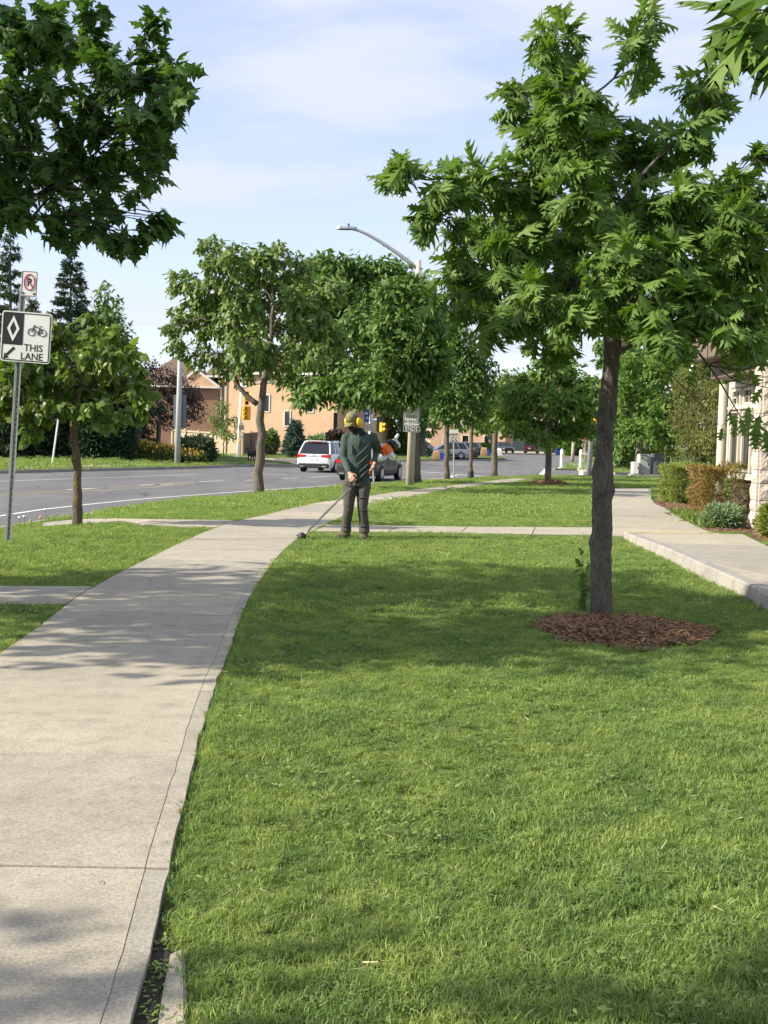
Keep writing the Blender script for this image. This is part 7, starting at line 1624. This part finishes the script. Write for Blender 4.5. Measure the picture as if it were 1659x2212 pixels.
# ragged longer grass and weeds along edges
def edge_pts(L, n, sd, off): L = dens(L, .05); i = rng.integers(0, len(L), n); return L[i] + rng.normal(0, sd, (n, 2)) + off
te = [tuft('grass_tuft', 16, .03, .055, .0032, 1.3) for _i in range(5)]
P = np.vstack([edge_pts(np.column_stack([xr(ys_[:60]), ys_[:60]]), 1500, .02, (.035, 0)), edge_pts(np.column_stack([xl(ys_[:60]), ys_[:60]]), 900, .02, (-.035, 0)), edge_pts(pb, 260, .03, (-.04, -.02)), edge_pts(stub[[0, 1]], 120, .02, (0, .03)), edge_pts(stub[[3, 2]], 120, .02, (0, -.03))])
bad = inside(P, SW_POLY)
for h in PATHS[:1] + PATHS[4:6]: bad |= inside(P, h)
bad |= (P[:, 1] < 3.25) & (P[:, 0] > -1.2) & (P[:, 0] < -.3)
P = P[~bad]; gn_scatter('edge_grass', 'longer ragged grass along the pavement edges', np.column_stack([P, Gv(P)]), rng.integers(0, 5, len(P)), rng.uniform(.5, 1.05, len(P)), te)
P = np.vstack([edge_pts(gapq[1:5], 22, .012, (-.02, 0))]); gn_scatter('gap_weeds', 'small weeds growing in the gap beside the broken paver', np.column_stack([P, Gv(P) - .01]), rng.integers(0, 5, len(P)), rng.uniform(.5, .9, len(P)), wm, 'weeds')
# short grass over the far verges
def far_grass(name, label, poly, zf, n, meshes, s0, s1):
    poly = np.asarray(poly); lo, hi = poly.min(0), poly.max(0); P = rng.uniform(lo, hi, (n, 2)); P = P[inside(P, poly)]; q = proj(np.column_stack([P, zf(P)])); P = P[(q[:, 0] > -60) & (q[:, 0] < 1720)]
    if name == 'verge_grass':
        dk = pl_dist(P, FK); P = P[((dk < 1.2) | (dk > 3.0)) & ~inside(P, apron) & (dk > .15)]
    if name == 'yard_grass':
        dk = pl_dist(P, blk[:4]); P = P[(dk < .8) | (dk > 2.4)]
    gn_scatter(name, label, np.column_stack([P, zf(P)]), rng.integers(0, len(meshes), len(P)), rng.uniform(s0, s1, len(P)), meshes)
tff = [tuft('grass_tuft', 90, .5, .05, .032, .9) for _i in range(4)]
vp = np.vstack([FK[1:], [FK[-1] + (-1, 6), (-12, 84), (-32, 84)]])
far_grass('verge_grass', 'grass bank across the main road', vp, bz, 9000, tff, .8, 1.3)
far_grass('corner_grass', 'grass on the corner beyond the side street', isl, lambda V: zr(V[:, 1]) + .12, 3000, tff, .8, 1.3)
far_grass('yard_grass', 'grass strip before the brick house', blk, lambda V: zr(V[:, 1]) + .13 + .012 * np.clip(V[:, 1] - 100, 0, 40), 9000, tff, .8, 1.3)
# dandelions by the kerb
for i, (x, y, hgt, yl) in enumerate([(98,1118,.28,0),(88,1128,.2,1),(52,1130,.22,0),(42,1133,.2,0),(66,1132,.14,1)]):
    b_ = at(x, min(y + 14, 1142)); t = thing('dandelion', ['tall dandelion seed head by the road kerb', 'yellow dandelion flower by the road kerb', 'dandelion seed head left of the yellow flower', 'dandelion seed head nearest the sign post', 'low yellow dandelion beside the kerb'][i], 'flower', b_)
    m = MB(); m.tube([(0, 0, 0), (.01, 0, hgt * .5), (.0, 0, hgt)], .004, 5); part(t, 'stem', m, M['lily']); m = MB(); m.ell((0, 0, hgt), (.028, .028, .022), 10, 7); part(t, 'head', m, M['yellow_petal'] if yl else M['white'], 2)
# fallen leaves and grit on the pavement
lm = tri_mesh('fallen_leaf', *OVAL[0], np.full(len(OVAL[0][0]), .4), M['mulch'])
for i, (x, y, s, lab) in enumerate([(386,1771,.05,'curled brown leaf on the sidewalk edge strip'), (136,1430,.03,'dry leaf on the left side of the sidewalk'), (408,1373,.028,'dark leaf on the shaded sidewalk'), (316,1383,.025,'dark bit of leaf in the middle of the sidewalk')]):
    p_ = at(x, y); o = link('fallen_leaf', lm, None, None, (p_[0], p_[1], p_[2] + .028)); o.scale = (s, s, s); o.rotation_euler = (.2, .1, i * 1.7); tag(o, lab, 'leaf')
n = 260; yy = rng.uniform(3, 20, n); P = np.column_stack([xl(yy) + (xr(yy) - xl(yy)) * rng.random(n), yy]); P[:150, 1] = rng.normal(15.6, .9, 150); P[:150, 0] = xr(P[:150, 1]) - np.abs(rng.normal(0, .5, 150)) - .05
tag(link('clippings', leaves_mesh('clippings', BLADE, np.column_stack([P, Gv(P) + .027]), unit(rng.normal(0, 1, (n, 3)) * (1, 1, .05)), unit(rng.normal(0, .2, (n, 3)) + (0, 0, 1)), rng.uniform(.012, .035, n), rng.random(n), M['grass'], .2)), 'cut grass clippings strewn on the sidewalk by the trimmer', 'grass clippings', kind='stuff')

M['straw'] = pm('dry_clipping', (.42, .40, .22), .8, .3, 30)
P = lawn_pts(5200, -3, 4.5, 2.0, 12.0, .02); n = len(P)
tag(link('lawn_clippings', leaves_mesh('lawn_clippings', BLADE, np.column_stack([P, Gv(P) + rng.uniform(.008, .024, n)]), unit(rng.normal(0, 1, (n, 3)) * (1, 1, .25)), unit(rng.normal(0, .4, (n, 3)) + (0, 0, 1)), rng.uniform(.015, .05, n), rng.random(n), M['straw'], .09)), 'pale dry clippings lying on the near lawn', 'grass clippings', kind='stuff')
